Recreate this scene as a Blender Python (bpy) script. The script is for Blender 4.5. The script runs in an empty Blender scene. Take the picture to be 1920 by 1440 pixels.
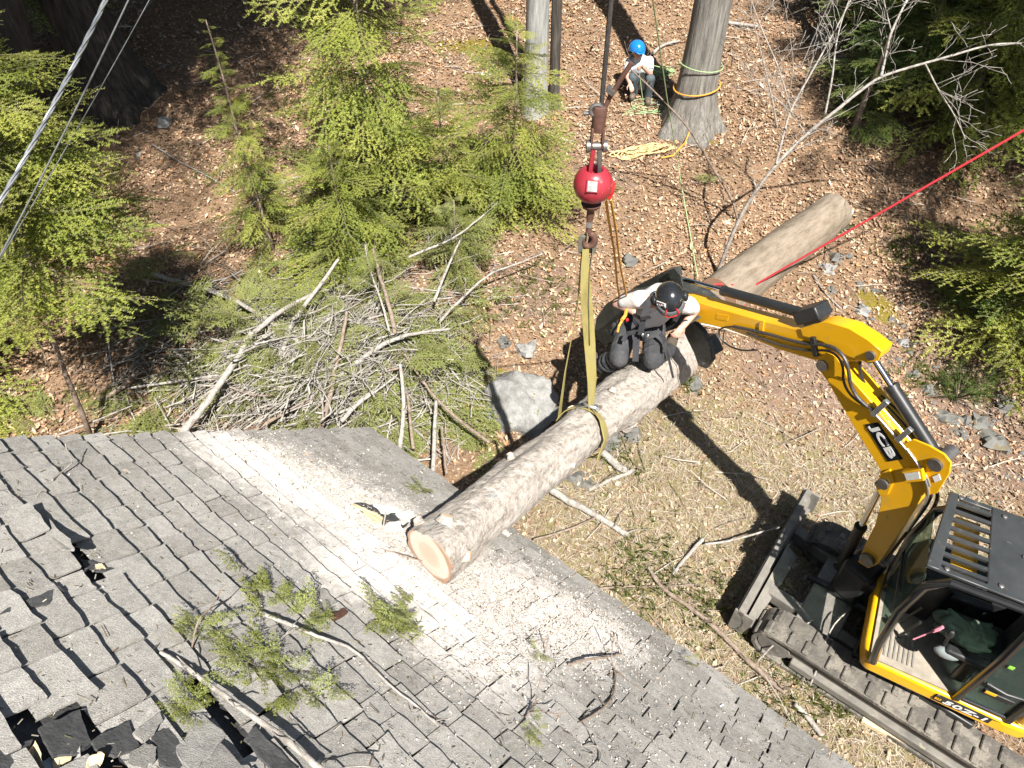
import bpy, math, random
import numpy as np
from mathutils import Vector, Matrix, Euler, noise

R = math.radians
random.seed(7)
rng = np.random.default_rng(7)
sc = bpy.context.scene
col = sc.collection

# ------------------------------------------------------------------ camera
CAM = Vector((0.0, 0.0, 6.3))
PITCH = 46.0
FPX = 1331.0                      # focal length in pixels of the 1920 px wide photograph
cd = bpy.data.cameras.new('camera')
cd.sensor_width = 36.0
cd.lens = 36.0 * FPX / 1920.0
cd.clip_start = 0.05
cd.clip_end = 600.0
cam = bpy.data.objects.new('camera', cd)
cam.location = CAM
cam.rotation_euler = (R(90.0 - PITCH), 0, 0)
col.objects.link(cam)
sc.camera = cam

# ------------------------------------------------------------------ sky and sun
SUN_EL = 55.5
SUN_H = Vector((0.31, -0.95, 0)).normalized()          # horizontal direction towards the sun
w = bpy.data.worlds.new('World')
sc.world = w
w.use_nodes = True
nt = w.node_tree
nt.nodes.clear()
sky = nt.nodes.new('ShaderNodeTexSky')
sky.sky_type = 'NISHITA'
sky.sun_disc = False
sky.sun_elevation = R(SUN_EL)
sky.sun_rotation = math.atan2(SUN_H.x, SUN_H.y)
bg = nt.nodes.new('ShaderNodeBackground')
bg.inputs['Strength'].default_value = 0.05
wo = nt.nodes.new('ShaderNodeOutputWorld')
nt.links.new(sky.outputs[0], bg.inputs[0])
nt.links.new(bg.outputs[0], wo.inputs[0])
sd = bpy.data.lights.new('sun', 'SUN')
sd.energy = 5.0
sd.angle = R(0.53)
sd.color = (1.0, 0.955, 0.89)
sun = bpy.data.objects.new('sun', sd)
sdir = Vector((SUN_H.x * math.cos(R(SUN_EL)), SUN_H.y * math.cos(R(SUN_EL)), math.sin(R(SUN_EL))))
sun.rotation_euler = sdir.to_track_quat('Z', 'Y').to_euler()
sun.location = (3, -8, 14)
col.objects.link(sun)
sc.view_settings.view_transform = 'Standard'
sc.view_settings.look = 'None'
sc.view_settings.exposure = 1.15
sc.view_settings.gamma = 1.0
sc.view_settings.use_curve_mapping = False
sc.cycles.max_bounces = 6
sc.cycles.diffuse_bounces = 1
sc.cycles.transparent_max_bounces = 6

# ------------------------------------------------------------------ pixel -> point helpers
_cp, _sp = math.cos(R(PITCH)), math.sin(R(PITCH))


def ray(u, v):
    x, y = (u - 960.0) / FPX, (720.0 - v) / FPX
    return Vector((x, _cp + y * _sp, -_sp + y * _cp))


def at_z(u, v, z):
    d = ray(u, v)
    return CAM + d * ((z - CAM.z) / d.z)


def at_y(u, v, y):
    d = ray(u, v)
    return CAM + d * (y / d.y)


def at_s(u, v, s):
    return CAM + ray(u, v) * s


def on_plane(u, v, p, n):
    d = ray(u, v)
    return CAM + d * ((Vector(p) - CAM).dot(n) / d.dot(n))


# ------------------------------------------------------------------ terrain height
def _axis(lo, hi, step, far, n):
    core = np.arange(lo, hi + 1e-6, step)
    g = np.geomspace(step * 1.5, far, n)
    return np.concatenate([lo - g[::-1], core, hi + g])


GX = _axis(-13.0, 13.0, 0.13, 90, 14)
GY = _axis(-4.0, 19.0, 0.13, 90, 14)


def _base(x, y):
    t = np.clip(y - 5.5, -5, 60)
    soft = np.where(t > 0, t, 0) + 0.35 * np.exp(-np.abs(t) / 0.7) * 0.5
    h = 0.2 * soft
    h = h - 0.35 * np.exp(-(((x - 6.3) / 1.3) ** 2 + ((y - 5.6) / 2.0) ** 2))
    h = h + 0.25 * np.exp(-(((x + 2.2) / 1.6) ** 2 + ((y - 6.6) / 1.0) ** 2))
    return h


_gxx, _gyy = np.meshgrid(GX, GY, indexing='ij')
GH = _base(_gxx, _gyy)
_nz = np.zeros_like(GH)
for i, x in enumerate(GX):
    for j, y in enumerate(GY):
        p = Vector((x * 0.55, y * 0.55, 1.7))
        _nz[i, j] = 0.16 * noise.noise(p) + 0.055 * noise.noise(p * 3.7) + 0.022 * noise.noise(p * 11.0)
_flat = np.clip((_gyy - 3.2) / 3.0, 0.3, 1.0)
GH = GH + _nz * _flat


def ghv(x, y):
    x = np.asarray(x, float)
    y = np.asarray(y, float)
    i = np.clip(np.searchsorted(GX, x) - 1, 0, len(GX) - 2)
    j = np.clip(np.searchsorted(GY, y) - 1, 0, len(GY) - 2)
    a = (x - GX[i]) / (GX[i + 1] - GX[i])
    b = (y - GY[j]) / (GY[j + 1] - GY[j])
    return (GH[i, j] * (1 - a) * (1 - b) + GH[i + 1, j] * a * (1 - b) + GH[i, j + 1] * (1 - a) * b + GH[i + 1, j + 1] * a * b)


def gh(x, y):
    return float(ghv(x, y))


def on_ground(u, v, dz=0.0):
    d = ray(u, v)
    s = 6.0
    for _ in range(40):
        p = CAM + d * s
        e = p.z - (gh(p.x, p.y) + dz)
        s += e / (0.75 - d.z * 0.0) * 0.7
        if abs(e) < 1e-3:
            break
    return CAM + d * s


# ------------------------------------------------------------------ tags
def tag(o, label=None, cat=None, group=None, kind=None):
    if label:
        o['label'] = label
    if cat:
        o['category'] = cat
    if group:
        o['group'] = group
    if kind:
        o['kind'] = kind
    return o


def thing(name, label, cat, loc=(0, 0, 0), group=None):
    o = bpy.data.objects.new(name, None)
    o.empty_display_size = 0.2
    o.location = loc
    col.objects.link(o)
    return tag(o, label, cat, group)


def origin(o):
    v = Vector((0, 0, 0))
    while o is not None:
        v += o.location
        o = o.parent
    return v


def link_mesh(name, me, parent=None, loc=(0, 0, 0), rot=None, scale=None):
    o = bpy.data.objects.new(name, me)
    o.location = loc
    if rot is not None:
        o.rotation_euler = rot
    if scale is not None:
        o.scale = scale if hasattr(scale, '__len__') else (scale,) * 3
    if parent is not None:
        o.parent = parent
    col.objects.link(o)
    return o


def np_mesh(name, V, F, mats, mi=None, smooth=False):
    """V (n,3), F (m,k) with a fixed k per face (3 or 4)."""
    V = np.asarray(V, np.float32)
    F = np.asarray(F, np.int32)
    me = bpy.data.meshes.new(name)
    k = F.shape[1]
    me.vertices.add(len(V))
    me.vertices.foreach_set('co', V.ravel())
    me.loops.add(F.size)
    me.loops.foreach_set('vertex_index', F.ravel())
    me.polygons.add(len(F))
    me.polygons.foreach_set('loop_start', np.arange(0, F.size, k, dtype=np.int32))
    if mi is not None:
        me.polygons.foreach_set('material_index', np.asarray(mi, np.int32))
    me.polygons.foreach_set('use_smooth', np.full(len(F), smooth))
    for m in (mats if isinstance(mats, (list, tuple)) else [mats]):
        me.materials.append(m)
    me.update(calc_edges=True)
    return me


def basis(z, up=Vector((0, 0, 1))):
    z = Vector(z).normalized()
    if abs(z.dot(up)) > 0.98:
        up = Vector((1, 0, 0))
    x = up.cross(z).normalized()
    y = z.cross(x)
    return x, y, z


class MB:
    """collects shapes in world coordinates and links them as ONE mesh object"""

    def __init__(self):
        self.V, self.F, self.M = [], [], []

    def add(self, vs, fs, mi=0):
        b = len(self.V)
        self.V += [Vector(v) for v in vs]
        self.F += [tuple(b + i for i in f) for f in fs]
        self.M += [mi] * len(fs)
        return self

    def hexa(self, p, mi=0):
        """8 corners: bottom ring 0-3, top ring 4-7"""
        return self.add(p, [(3, 2, 1, 0), (4, 5, 6, 7), (0, 1, 5, 4), (1, 2, 6, 5), (2, 3, 7, 6), (3, 0, 4, 7)], mi)

    def box(self, c, s, ax=None, mi=0):
        c = Vector(c)
        x, y, z = ax or (Vector((1, 0, 0)), Vector((0, 1, 0)), Vector((0, 0, 1)))
        x, y, z = Vector(x) * s[0] / 2, Vector(y) * s[1] / 2, Vector(z) * s[2] / 2
        return self.hexa([c - x - y - z, c + x - y - z, c + x + y - z, c - x + y - z,
                          c - x - y + z, c + x - y + z, c + x + y + z, c - x + y + z], mi)

    def bar(self, a, b, wd, th, up=Vector((0, 0, 1)), mi=0):
        a, b = Vector(a), Vector(b)
        x, y, z = basis(b - a, up)
        return self.box((a + b) / 2, (wd, th, (b - a).length), (x, y, z), mi)

    def prism(self, poly, ext, mi=0):
        n = len(poly)
        ext = Vector(ext)
        p = [Vector(q) for q in poly]
        nv = Vector((0, 0, 0))
        for i in range(n):
            nv += p[i].cross(p[(i + 1) % n])
        if nv.dot(ext) > 0:
            p.reverse()
        vs = p + [q + ext for q in p]
        fs = [tuple(range(n)), tuple(range(2 * n - 1, n - 1, -1))]
        for i in range(n):
            j = (i + 1) % n
            fs.append((j, i, n + i, n + j))
        return self.add(vs, fs, mi)

    def tube(self, pts, rad, n=8, mi=0, cap=True, up=None):
        pts = [Vector(p) for p in pts]
        m = len(pts)
        rads = list(rad) if hasattr(rad, '__len__') else [rad] * m
        b = len(self.V)
        prev = up
        for i, p in enumerate(pts):
            t = (pts[min(i + 1, m - 1)] - pts[max(i - 1, 0)])
            if t.length < 1e-9:
                t = Vector((0, 0, 1))
            t.normalize()
            if prev is None:
                prev = Vector((0, 0, 1)) if abs(t.z) < 0.9 else Vector((1, 0, 0))
            y = prev - t * prev.dot(t)
            if y.length < 1e-5:
                y = t.orthogonal()
            y.normalize()
            x = y.cross(t)
            prev = y
            for k in range(n):
                a = 2 * math.pi * k / n
                self.V.append(p + (x * math.cos(a) + y * math.sin(a)) * rads[i])
        for i in range(m - 1):
            for k in range(n):
                k2 = (k + 1) % n
                self.F.append((b + i * n + k, b + i * n + k2, b + (i + 1) * n + k2, b + (i + 1) * n + k))
                self.M.append(mi)
        if cap:
            self.F.append(tuple(b + k for k in range(n - 1, -1, -1)))
            self.F.append(tuple(b + (m - 1) * n + k for k in range(n)))
            self.M += [mi, mi]
        return self

    def ribbon(self, pts, wdir, width, th, mi=0):
        """flat strap: wdir = list of (or one) width directions"""
        pts = [Vector(p) for p in pts]
        m = len(pts)
        b = len(self.V)
        for i, p in enumerate(pts):
            t = (pts[min(i + 1, m - 1)] - pts[max(i - 1, 0)]).normalized()
            wv = Vector(wdir[i] if isinstance(wdir, list) else wdir)
            wv = (wv - t * wv.dot(t)).normalized()
            nv = t.cross(wv)
            wd = width[i] if hasattr(width, '__len__') else width
            for sx, sy in ((-1, -1), (1, -1), (1, 1), (-1, 1)):
                self.V.append(p + wv * wd / 2 * sx + nv * th / 2 * sy)
        for i in range(m - 1):
            for k in range(4):
                k2 = (k + 1) % 4
                self.F.append((b + i * 4 + k, b + i * 4 + k2, b + (i + 1) * 4 + k2, b + (i + 1) * 4 + k))
                self.M.append(mi)
        self.F += [(b + 3, b + 2, b + 1, b), tuple(b + (m - 1) * 4 + k for k in range(4))]
        self.M += [mi, mi]
        return self

    def lathe(self, prof, o, ax, n=16, mi=0):
        """prof = [(r, z)] along the axis frame ax=(x,y,z) at o"""
        o = Vector(o)
        x, y, z = [Vector(a) for a in ax]
        b = len(self.V)
        m = len(prof)
        for r, h in prof:
            for k in range(n):
                a = 2 * math.pi * k / n
                self.V.append(o + z * h + (x * math.cos(a) + y * math.sin(a)) * max(r, 1e-4))
        for i in range(m - 1):
            for k in range(n):
                k2 = (k + 1) % n
                self.F.append((b + i * n + k, b + i * n + k2, b + (i + 1) * n + k2, b + (i + 1) * n + k))
                self.M.append(mi)
        self.F.append(tuple(b + k for k in range(n - 1, -1, -1)))
        self.F.append(tuple(b + (m - 1) * n + k for k in range(n)))
        self.M += [mi, mi]
        return self

    def ell(self, c, r, ax=None, n=12, mi=0):
        r = r if hasattr(r, '__len__') else (r, r, r)
        x, y, z = ax or (Vector((1, 0, 0)), Vector((0, 1, 0)), Vector((0, 0, 1)))
        c = Vector(c)
        b = len(self.V)
        m = max(6, n // 2 + 2)
        for i in range(m + 1):
            th = math.pi * i / m
            for k in range(n):
                a = 2 * math.pi * k / n
                s = max(math.sin(th), 1e-3)
                self.V.append(c + Vector(x) * r[0] * s * math.cos(a) + Vector(y) * r[1] * s * math.sin(a) - Vector(z) * r[2] * math.cos(th))
        for i in range(m):
            for k in range(n):
                k2 = (k + 1) % n
                self.F.append((b + i * n + k, b + i * n + k2, b + (i + 1) * n + k2, b + (i + 1) * n + k))
                self.M.append(mi)
        self.F.append(tuple(b + k for k in range(n - 1, -1, -1)))
        self.F.append(tuple(b + m * n + k for k in range(n)))
        self.M += [mi, mi]
        return self

    def limb(self, a, b, ra, rb, n=12, mi=0):
        """closed tapered capsule"""
        a, b = Vector(a), Vector(b)
        x, y, z = basis(b - a)
        L = (b - a).length
        prof = []
        for i in range(5):
            t = math.pi / 2 * i / 4
            prof.append((ra * math.sin(t) + 1e-4, -ra * math.cos(t)))
        for i in range(5):
            t = math.pi / 2 * i / 4
            prof.append((rb * math.cos(t) + 1e-4, L + rb * math.sin(t)))
        return self.lathe(prof, a, (x, y, z), n, mi)

    def mesh(self, name, mats, off=Vector((0, 0, 0)), smooth=35):
        me = bpy.data.meshes.new(name)
        me.from_pydata([tuple(v - off) for v in self.V], [], self.F)
        for m in (mats if isinstance(mats, (list, tuple)) else [mats]):
            me.materials.append(m)
        me.polygons.foreach_set('material_index', self.M)
        if smooth:
            me.polygons.foreach_set('use_smooth', [True] * len(self.F))
            if smooth < 179:
                me.set_sharp_from_angle(angle=R(smooth))
        me.update()
        return me

    def build(self, name, mats, parent=None, loc=None, smooth=35, bevel=0.0, seg=2, local=False):
        off = Vector((0, 0, 0)) if local else (origin(parent) if parent is not None else Vector(loc or (0, 0, 0)))
        me = self.mesh(name, mats, off, smooth)
        o = link_mesh(name, me, parent, (0, 0, 0) if parent is not None else (loc or (0, 0, 0)))
        if bevel:
            md = o.modifiers.new('bevel', 'BEVEL')
            md.width = bevel
            md.segments = seg
            md.limit_method = 'ANGLE'
            md.angle_limit = R(40)
        return o

    def fuse(self, name, mats, parent=None, loc=None, voxel=0.01, smooth_it=4):
        """the shapes melted into one continuous surface"""
        o = self.build(name, mats, parent, loc, smooth=180)
        md = o.modifiers.new('fuse', 'REMESH')
        md.mode = 'VOXEL'
        md.voxel_size = voxel
        md.use_smooth_shade = True
        s = o.modifiers.new('soften', 'SMOOTH')
        s.iterations = smooth_it
        s.factor = 0.5
        return o


# ------------------------------------------------------------------ materials
def node_mat(name):
    m = bpy.data.materials.new(name)
    m.use_nodes = True
    n = m.node_tree.nodes
    n.clear()
    out = n.new('ShaderNodeOutputMaterial')
    b = n.new('ShaderNodeBsdfPrincipled')
    m.node_tree.links.new(b.outputs[0], out.inputs[0])
    return m, m.node_tree, b, out


def rgb(c):
    return (c[0], c[1], c[2], 1.0)


def tex_noise(t, scale, detail=6, rough=0.6, vec=None, stretch=None, coord='Object'):
    tc = t.nodes.new('ShaderNodeTexCoord')
    src = tc.outputs[coord]
    if stretch:
        mp = t.nodes.new('ShaderNodeMapping')
        mp.inputs['Scale'].default_value = stretch
        t.links.new(src, mp.inputs['Vector'])
        src = mp.outputs[0]
    nz = t.nodes.new('ShaderNodeTexNoise')
    nz.inputs['Scale'].default_value = scale
    nz.inputs['Detail'].default_value = detail
    nz.inputs['Roughness'].default_value = rough
    t.links.new(vec if vec is not None else src, nz.inputs['Vector'])
    return nz.outputs['Fac']


def ramp(t, fac, stops):
    r = t.nodes.new('ShaderNodeValToRGB')
    e = r.color_ramp.elements
    while len(e) < len(stops):
        e.new(0.5)
    for k, (p, c) in enumerate(stops):
        e[k].position = p
        e[k].color = rgb(c) if hasattr(c, '__len__') else (c, c, c, 1)
    t.links.new(fac, r.inputs['Fac'])
    return r.outputs['Color']


def mixc(t, fac, a, b, mode='MIX'):
    m = t.nodes.new('ShaderNodeMix')
    m.data_type = 'RGBA'
    m.blend_type = mode
    if hasattr(fac, 'is_linked') or hasattr(fac, 'links'):
        t.links.new(fac, m.inputs[0])
    else:
        m.inputs[0].default_value = fac
    for k, s in ((6, a), (7, b)):
        if hasattr(s, 'links'):
            t.links.new(s, m.inputs[k])
        else:
            m.inputs[k].default_value = rgb(s)
    return m.outputs[2]


def math_n(t, op, a, b=None):
    m = t.nodes.new('ShaderNodeMath')
    m.operation = op
    for k, s in ((0, a), (1, b)):
        if s is None:
            continue
        if hasattr(s, 'links'):
            t.links.new(s, m.inputs[k])
        else:
            m.inputs[k].default_value = s
    return m.outputs[0]


def bump(t, b, h, strength=0.5, dist=0.02):
    n = t.nodes.new('ShaderNodeBump')
    n.inputs['Strength'].default_value = strength
    n.inputs['Distance'].default_value = dist
    t.links.new(h, n.inputs['Height'])
    t.links.new(n.outputs[0], b.inputs['Normal'])


def attr(t, name):
    a = t.nodes.new('ShaderNodeAttribute')
    a.attribute_name = name
    return a.outputs['Fac']


def island(t):
    return t.nodes.new('ShaderNodeNewGeometry').outputs['Random Per Island']


def objrand(t):
    return t.nodes.new('ShaderNodeObjectInfo').outputs['Random']


def surf(name, stops, scale=6, rough=0.7, metal=0.0, bmp=0.0, bscale=30, bdist=0.01, detail=6, stretch=None, spots=None, coat=0.0, spec=None):
    """noise-mottled surface. stops = [(pos, colour)...]; spots = (scale, threshold, colour)"""
    m, t, b, out = node_mat(name)
    c = ramp(t, tex_noise(t, scale, detail, 0.62, stretch=stretch), stops)
    if spots:
        for (ss, th, cc) in (spots if isinstance(spots, list) else [spots]):
            f = ramp(t, tex_noise(t, ss, 5, 0.65), [(th, 0.0), (min(th + 0.06, 1), 1.0)])
            c = mixc(t, f, c, cc)
    t.links.new(c, b.inputs['Base Color'])
    b.inputs['Roughness'].default_value = rough
    b.inputs['Metallic'].default_value = metal
    if spec is not None:
        b.inputs['Specular IOR Level'].default_value = spec
    if coat:
        b.inputs['Coat Weight'].default_value = coat
        b.inputs['Coat Roughness'].default_value = 0.15
    if bmp:
        bump(t, b, tex_noise(t, bscale, 6, 0.65, stretch=stretch), bmp, bdist)
    return m


def foliage(name, cols, trans=0.3, rough=0.55):
    m, t, b, out = node_mat(name)
    i = island(t)
    o = objrand(t)
    f = math_n(t, 'ADD', math_n(t, 'MULTIPLY', i, 0.6), math_n(t, 'MULTIPLY', o, 0.4))
    n = len(cols)
    c = ramp(t, f, [(0.1 + 0.8 * k / (n - 1), cc) for k, cc in enumerate(cols)])
    t.links.new(c, b.inputs['Base Color'])
    b.inputs['Roughness'].default_value = rough
    b.inputs['Specular IOR Level'].default_value = 0.25
    tr = t.nodes.new('ShaderNodeBsdfTranslucent')
    t.links.new(c, tr.inputs['Color'])
    mx = t.nodes.new('ShaderNodeMixShader')
    mx.inputs[0].default_value = trans
    t.links.new(b.outputs[0], mx.inputs[1])
    t.links.new(tr.outputs[0], mx.inputs[2])
    t.links.new(mx.outputs[0], out.inputs[0])
    return m


MT = {}
MT['yellow'] = surf('yellow_paint', [(0.25, (0.80, 0.40, 0.006)), (0.8, (0.86, 0.46, 0.008))], 2.0, 0.32, coat=0.4, bmp=0.03, bscale=60,
                    spots=[(5, 0.60, (0.72, 0.40, 0.03)), (11, 0.67, (0.50, 0.31, 0.06)), (45, 0.70, (0.42, 0.28, 0.09)), (120, .72, (.25, .18, .08))])
MT['black'] = surf('black_paint', [(0.3, (0.014, 0.015, 0.016)), (0.75, (0.03, 0.031, 0.032))], 7, 0.42, spots=[(18, 0.66, (0.10, 0.095, 0.085))], bmp=0.05)
MT['blackgloss'] = surf('black_gloss', [(0.3, (0.012, 0.013, 0.015)), (0.75, (0.022, 0.023, 0.025))], 7, 0.16, coat=0.5)
MT['roofblack'] = surf('cab_roof_paint', [(0.3, (0.028, 0.031, 0.033)), (0.7, (0.05, 0.054, 0.056))], 5, 0.40,
                       spots=[(38, 0.70, (0.25, 0.25, 0.22)), (9, 0.64, (0.09, 0.09, 0.08))])
MT['rubber'] = surf('rubber', [(0.2, (0.047, 0.043, 0.039)), (0.5, (0.117, 0.107, 0.092)), (0.8, (0.211, 0.191, 0.160))], 6, 0.88, bmp=0.9, bscale=22, bdist=.02, spots=[(4, 0.50, (0.211, 0.191, 0.160)), (13, 0.6, (0.078, 0.072, 0.062))])
MT['steelmud'] = surf('muddy_steel', [(0.2, (0.076, 0.075, 0.068)), (0.5, (0.187, 0.174, 0.153)), (0.8, (0.281, 0.259, 0.225))], 5, 0.75, bmp=0.5, bscale=20, spots=[(9, .6, (0.255, 0.230, 0.178)), (17, .66, (0.068, 0.068, 0.064))])
MT['bucket'] = surf('bucket_steel', [(0.2, (0.016, 0.018, 0.017)), (0.5, (0.04, 0.043, 0.04)), (0.8, (0.10, 0.098, 0.088))], 7, 0.42, metal=0.15, bmp=0.6, spots=[(9, .63, (.20, .19, .16))])
MT['chrome'] = surf('chrome', [(0.3, (0.55, 0.56, 0.58)), (0.7, (0.65, 0.66, 0.68))], 3, 0.12, metal=1.0)
MT['steel'] = surf('worn_steel', [(0.25, (0.16, 0.15, 0.14)), (0.75, (0.32, 0.31, 0.30))], 14, 0.42, metal=0.8, bmp=0.1, spots=(22, 0.64, (0.13, 0.075, 0.045)))
MT['galv'] = surf('galvanised', [(0.3, (0.48, 0.50, 0.51)), (0.7, (0.62, 0.64, 0.65))], 16, 0.35, metal=0.85)
MT['rust'] = surf('rusty_steel', [(0.25, (0.07, 0.035, 0.025)), (0.7, (0.17, 0.085, 0.06))], 18, 0.7, metal=0.25, bmp=0.2)
MT['ballred'] = surf('red_ball_paint', [(0.3, (0.27, 0.018, 0.03)), (0.75, (0.36, 0.035, 0.05))], 5, 0.38, coat=0.15, bmp=0.08,
                     spots=[(14, 0.63, (0.42, 0.17, 0.17)), (26, 0.71, (0.55, 0.45, 0.44))])
MT['redrope'] = surf('red_rope', [(0.3, (0.48, 0.02, 0.03)), (0.7, (0.62, 0.05, 0.06))], 70, 0.7)
MT['red'] = surf('red_webbing', [(0.3, (0.55, 0.015, 0.02)), (0.7, (0.68, 0.03, 0.03))], 30, 0.6)
MT['orope'] = surf('orange_rope', [(0.3, (0.55, 0.24, 0.03)), (0.7, (0.75, 0.38, 0.06))], 60, 0.75)
MT['yrope'] = surf('yellow_orange_rope', [(0.3, (0.66, 0.42, 0.16)), (0.7, (0.80, 0.60, 0.32))], 40, 0.75)
MT['grope'] = surf('green_rope', [(0.3, (0.22, 0.36, 0.14)), (0.7, (0.42, 0.55, 0.30))], 60, 0.75)
MT['cable'] = surf('wire_rope', [(0.3, (0.045, 0.042, 0.04)), (0.7, (0.11, 0.10, 0.095))], 80, 0.5, metal=0.5, stretch=(1, 1, 0.4))
MT['sling'] = surf('sling_webbing', [(0.25, (0.20, 0.165, 0.05)), (0.5, (0.30, 0.25, 0.08)), (0.75, (0.24, 0.21, 0.10))], 14, 0.85, bmp=0.2, bscale=120, stretch=(1, 1, 0.3))
MT['slingdark'] = surf('sling_wear_sleeve', [(0.25, (0.05, 0.05, 0.04)), (0.75, (0.16, 0.15, 0.11))], 14, 0.8)
MT['wood'] = surf('fresh_cut_wood', [(0.25, (0.62, 0.40, 0.25)), (0.6, (0.76, 0.57, 0.40)), (0.85, (0.82, 0.66, 0.50))], 8, 0.7, bmp=0.1)
MT['splinter'] = surf('splintered_board', [(0.25, (0.55, 0.40, 0.22)), (0.7, (0.78, 0.64, 0.42))], 5, 0.7, bmp=0.3, stretch=(1, 8, 8))
MT['felt'] = surf('roofing_felt', [(0.3, (0.04, 0.041, 0.042)), (0.75, (0.085, 0.086, 0.086))], 22, 0.8, bmp=0.5, bscale=60, spots=(55, 0.66, (0.16, 0.16, 0.155)))
MT['siding'] = surf('house_siding', [(0.3, (0.24, 0.20, 0.16)), (0.7, (0.30, 0.26, 0.21))], 3, 0.7)
MT['glass'], _t, _b, _o = node_mat('cab_glass')
_b.inputs['Base Color'].default_value = (0.35, 0.5, 0.45, 1)
_b.inputs['Roughness'].default_value = 0.03
_b.inputs['Transmission Weight'].default_value = 0.92
_b.inputs['IOR'].default_value = 1.2
MT['white'] = surf('white_print', [(0.3, (0.74, 0.74, 0.72)), (0.7, (0.80, 0.80, 0.79))], 4, 0.5)
MT['lamp'] = surf('work_lamp_lens', [(0.3, (0.55, 0.55, 0.5)), (0.7, (0.75, 0.75, 0.7))], 60, 0.15)
MT['boulder'] = surf('granite', [(0.25, (0.12, 0.118, 0.11)), (0.5, (0.25, 0.247, 0.235)), (0.75, (0.38, 0.375, 0.36))], 7, 0.85, bmp=0.9, bscale=18, bdist=0.03, detail=12,
                     spots=[(7, 0.62, (0.16, 0.15, 0.06)), (16, 0.66, (0.40, 0.41, 0.37)), (60, 0.68, (0.13, 0.13, 0.13))])
MT['rock'] = surf('wet_stone', [(0.2, (0.07, 0.07, 0.062)), (0.6, (0.15, 0.148, 0.135)), (0.9, (0.27, 0.262, 0.24))], 7, 0.75, bmp=0.6, bscale=20, spots=[(6, 0.56, (0.13, 0.10, 0.06)), (9, 0.62, (0.10, 0.105, 0.035))])


def bark_mat(name, dark, mid, light, stretch=(1, 1, 0.16), scale=16, bmp=0.9, moss=None, lichen=None, lo=0.5):
    m, t, b, out = node_mat(name)
    f = tex_noise(t, scale, 8, 0.68, stretch=stretch)
    c = ramp(t, f, [(0.28, dark), (0.5, mid), (0.74, light)])
    if lichen:
        k = ramp(t, tex_noise(t, 7, 6, 0.7), [(lo, 0.0), (lo + 0.12, 1.0)])
        c = mixc(t, k, c, lichen)
    if moss:
        k = ramp(t, tex_noise(t, 3.1, 6, 0.7), [(0.58, 0.0), (0.68, 1.0)])
        c = mixc(t, k, c, moss)
    fine = tex_noise(t, 90, 3, 0.7)
    c = mixc(t, 0.35, c, ramp(t, fine, [(0.3, 0.25), (0.7, 0.9)]), 'MULTIPLY')
    t.links.new(c, b.inputs['Base Color'])
    b.inputs['Roughness'].default_value = 0.88
    b.inputs['Specular IOR Level'].default_value = 0.2
    bump(t, b, f, bmp, 0.03)
    return m


MT['bark_grey'] = bark_mat('grey_oak_bark', (0.075, 0.068, 0.06), (0.24, 0.225, 0.20), (0.40, 0.38, 0.34), stretch=(1, 1, 0.09), scale=22, bmp=0.8)
MT['bark_pale'] = bark_mat('pale_bark', (0.16, 0.16, 0.15), (0.36, 0.36, 0.34), (0.52, 0.52, 0.49), stretch=(1, 1, 0.10), scale=24, bmp=0.5)
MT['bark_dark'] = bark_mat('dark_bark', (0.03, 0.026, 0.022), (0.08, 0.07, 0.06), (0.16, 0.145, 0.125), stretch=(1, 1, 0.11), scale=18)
MT['bark_log'] = bark_mat('log_bark', (0.24, 0.20, 0.165), (0.60, 0.535, 0.465), (0.79, 0.745, 0.685), stretch=(1, 1, 0.6), scale=26, bmp=1.0, lichen=(0.54, 0.55, 0.52), lo=0.57)
MT['bark_log2'] = bark_mat('log_bark_tan', (0.145, 0.115, 0.082), (0.264, 0.217, 0.164), (0.357, 0.299, 0.234), stretch=(1, 1, 0.3), scale=13, bmp=0.5)
MT['limb'] = bark_mat('limb_bark', (0.156, 0.137, 0.117), (0.390, 0.358, 0.319), (0.598, 0.566, 0.514), stretch=(1, 1, 1), scale=20, bmp=0.5, lichen=(0.546, 0.559, 0.514), lo=0.58)
MT['limb_brown'] = bark_mat('brown_limb_bark', (0.12, 0.085, 0.065), (0.29, 0.225, 0.175), (0.44, 0.36, 0.30), stretch=(1, 1, 1), scale=20, bmp=0.5, lichen=(0.40, 0.40, 0.36), lo=0.64)
MT['twig'] = surf('twig_bark', [(0.25, (0.08, 0.065, 0.04)), (0.75, (0.19, 0.165, 0.11))], 8, 0.9)
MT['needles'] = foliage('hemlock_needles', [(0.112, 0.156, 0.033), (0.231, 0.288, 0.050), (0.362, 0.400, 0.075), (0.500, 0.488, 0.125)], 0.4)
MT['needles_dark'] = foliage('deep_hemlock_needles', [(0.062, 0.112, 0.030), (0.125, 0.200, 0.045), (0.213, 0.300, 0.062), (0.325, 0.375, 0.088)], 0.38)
MT['needles_cut'] = foliage('cut_hemlock_needles', [(0.096, 0.108, 0.029), (0.204, 0.234, 0.054), (0.324, 0.360, 0.108), (0.468, 0.492, 0.252)], 0.32)
MT['needles_sprig'] = foliage('fallen_sprig_needles', [(0.10, 0.12, 0.02), (0.22, 0.25, 0.04), (0.33, 0.37, 0.10), (0.45, 0.50, 0.26)], 0.25)
MT['needles_pine'] = foliage('pine_needles', [(0.05, 0.10, 0.018), (0.10, 0.16, 0.03), (0.15, 0.20, 0.04)], 0.3)


# ================================================================== GROUND
def gauss(x, y, c, r, rr=None):
    return np.exp(-(((x - c[0]) / r) ** 2 + ((y - c[1]) / (rr or r)) ** 2))


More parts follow.
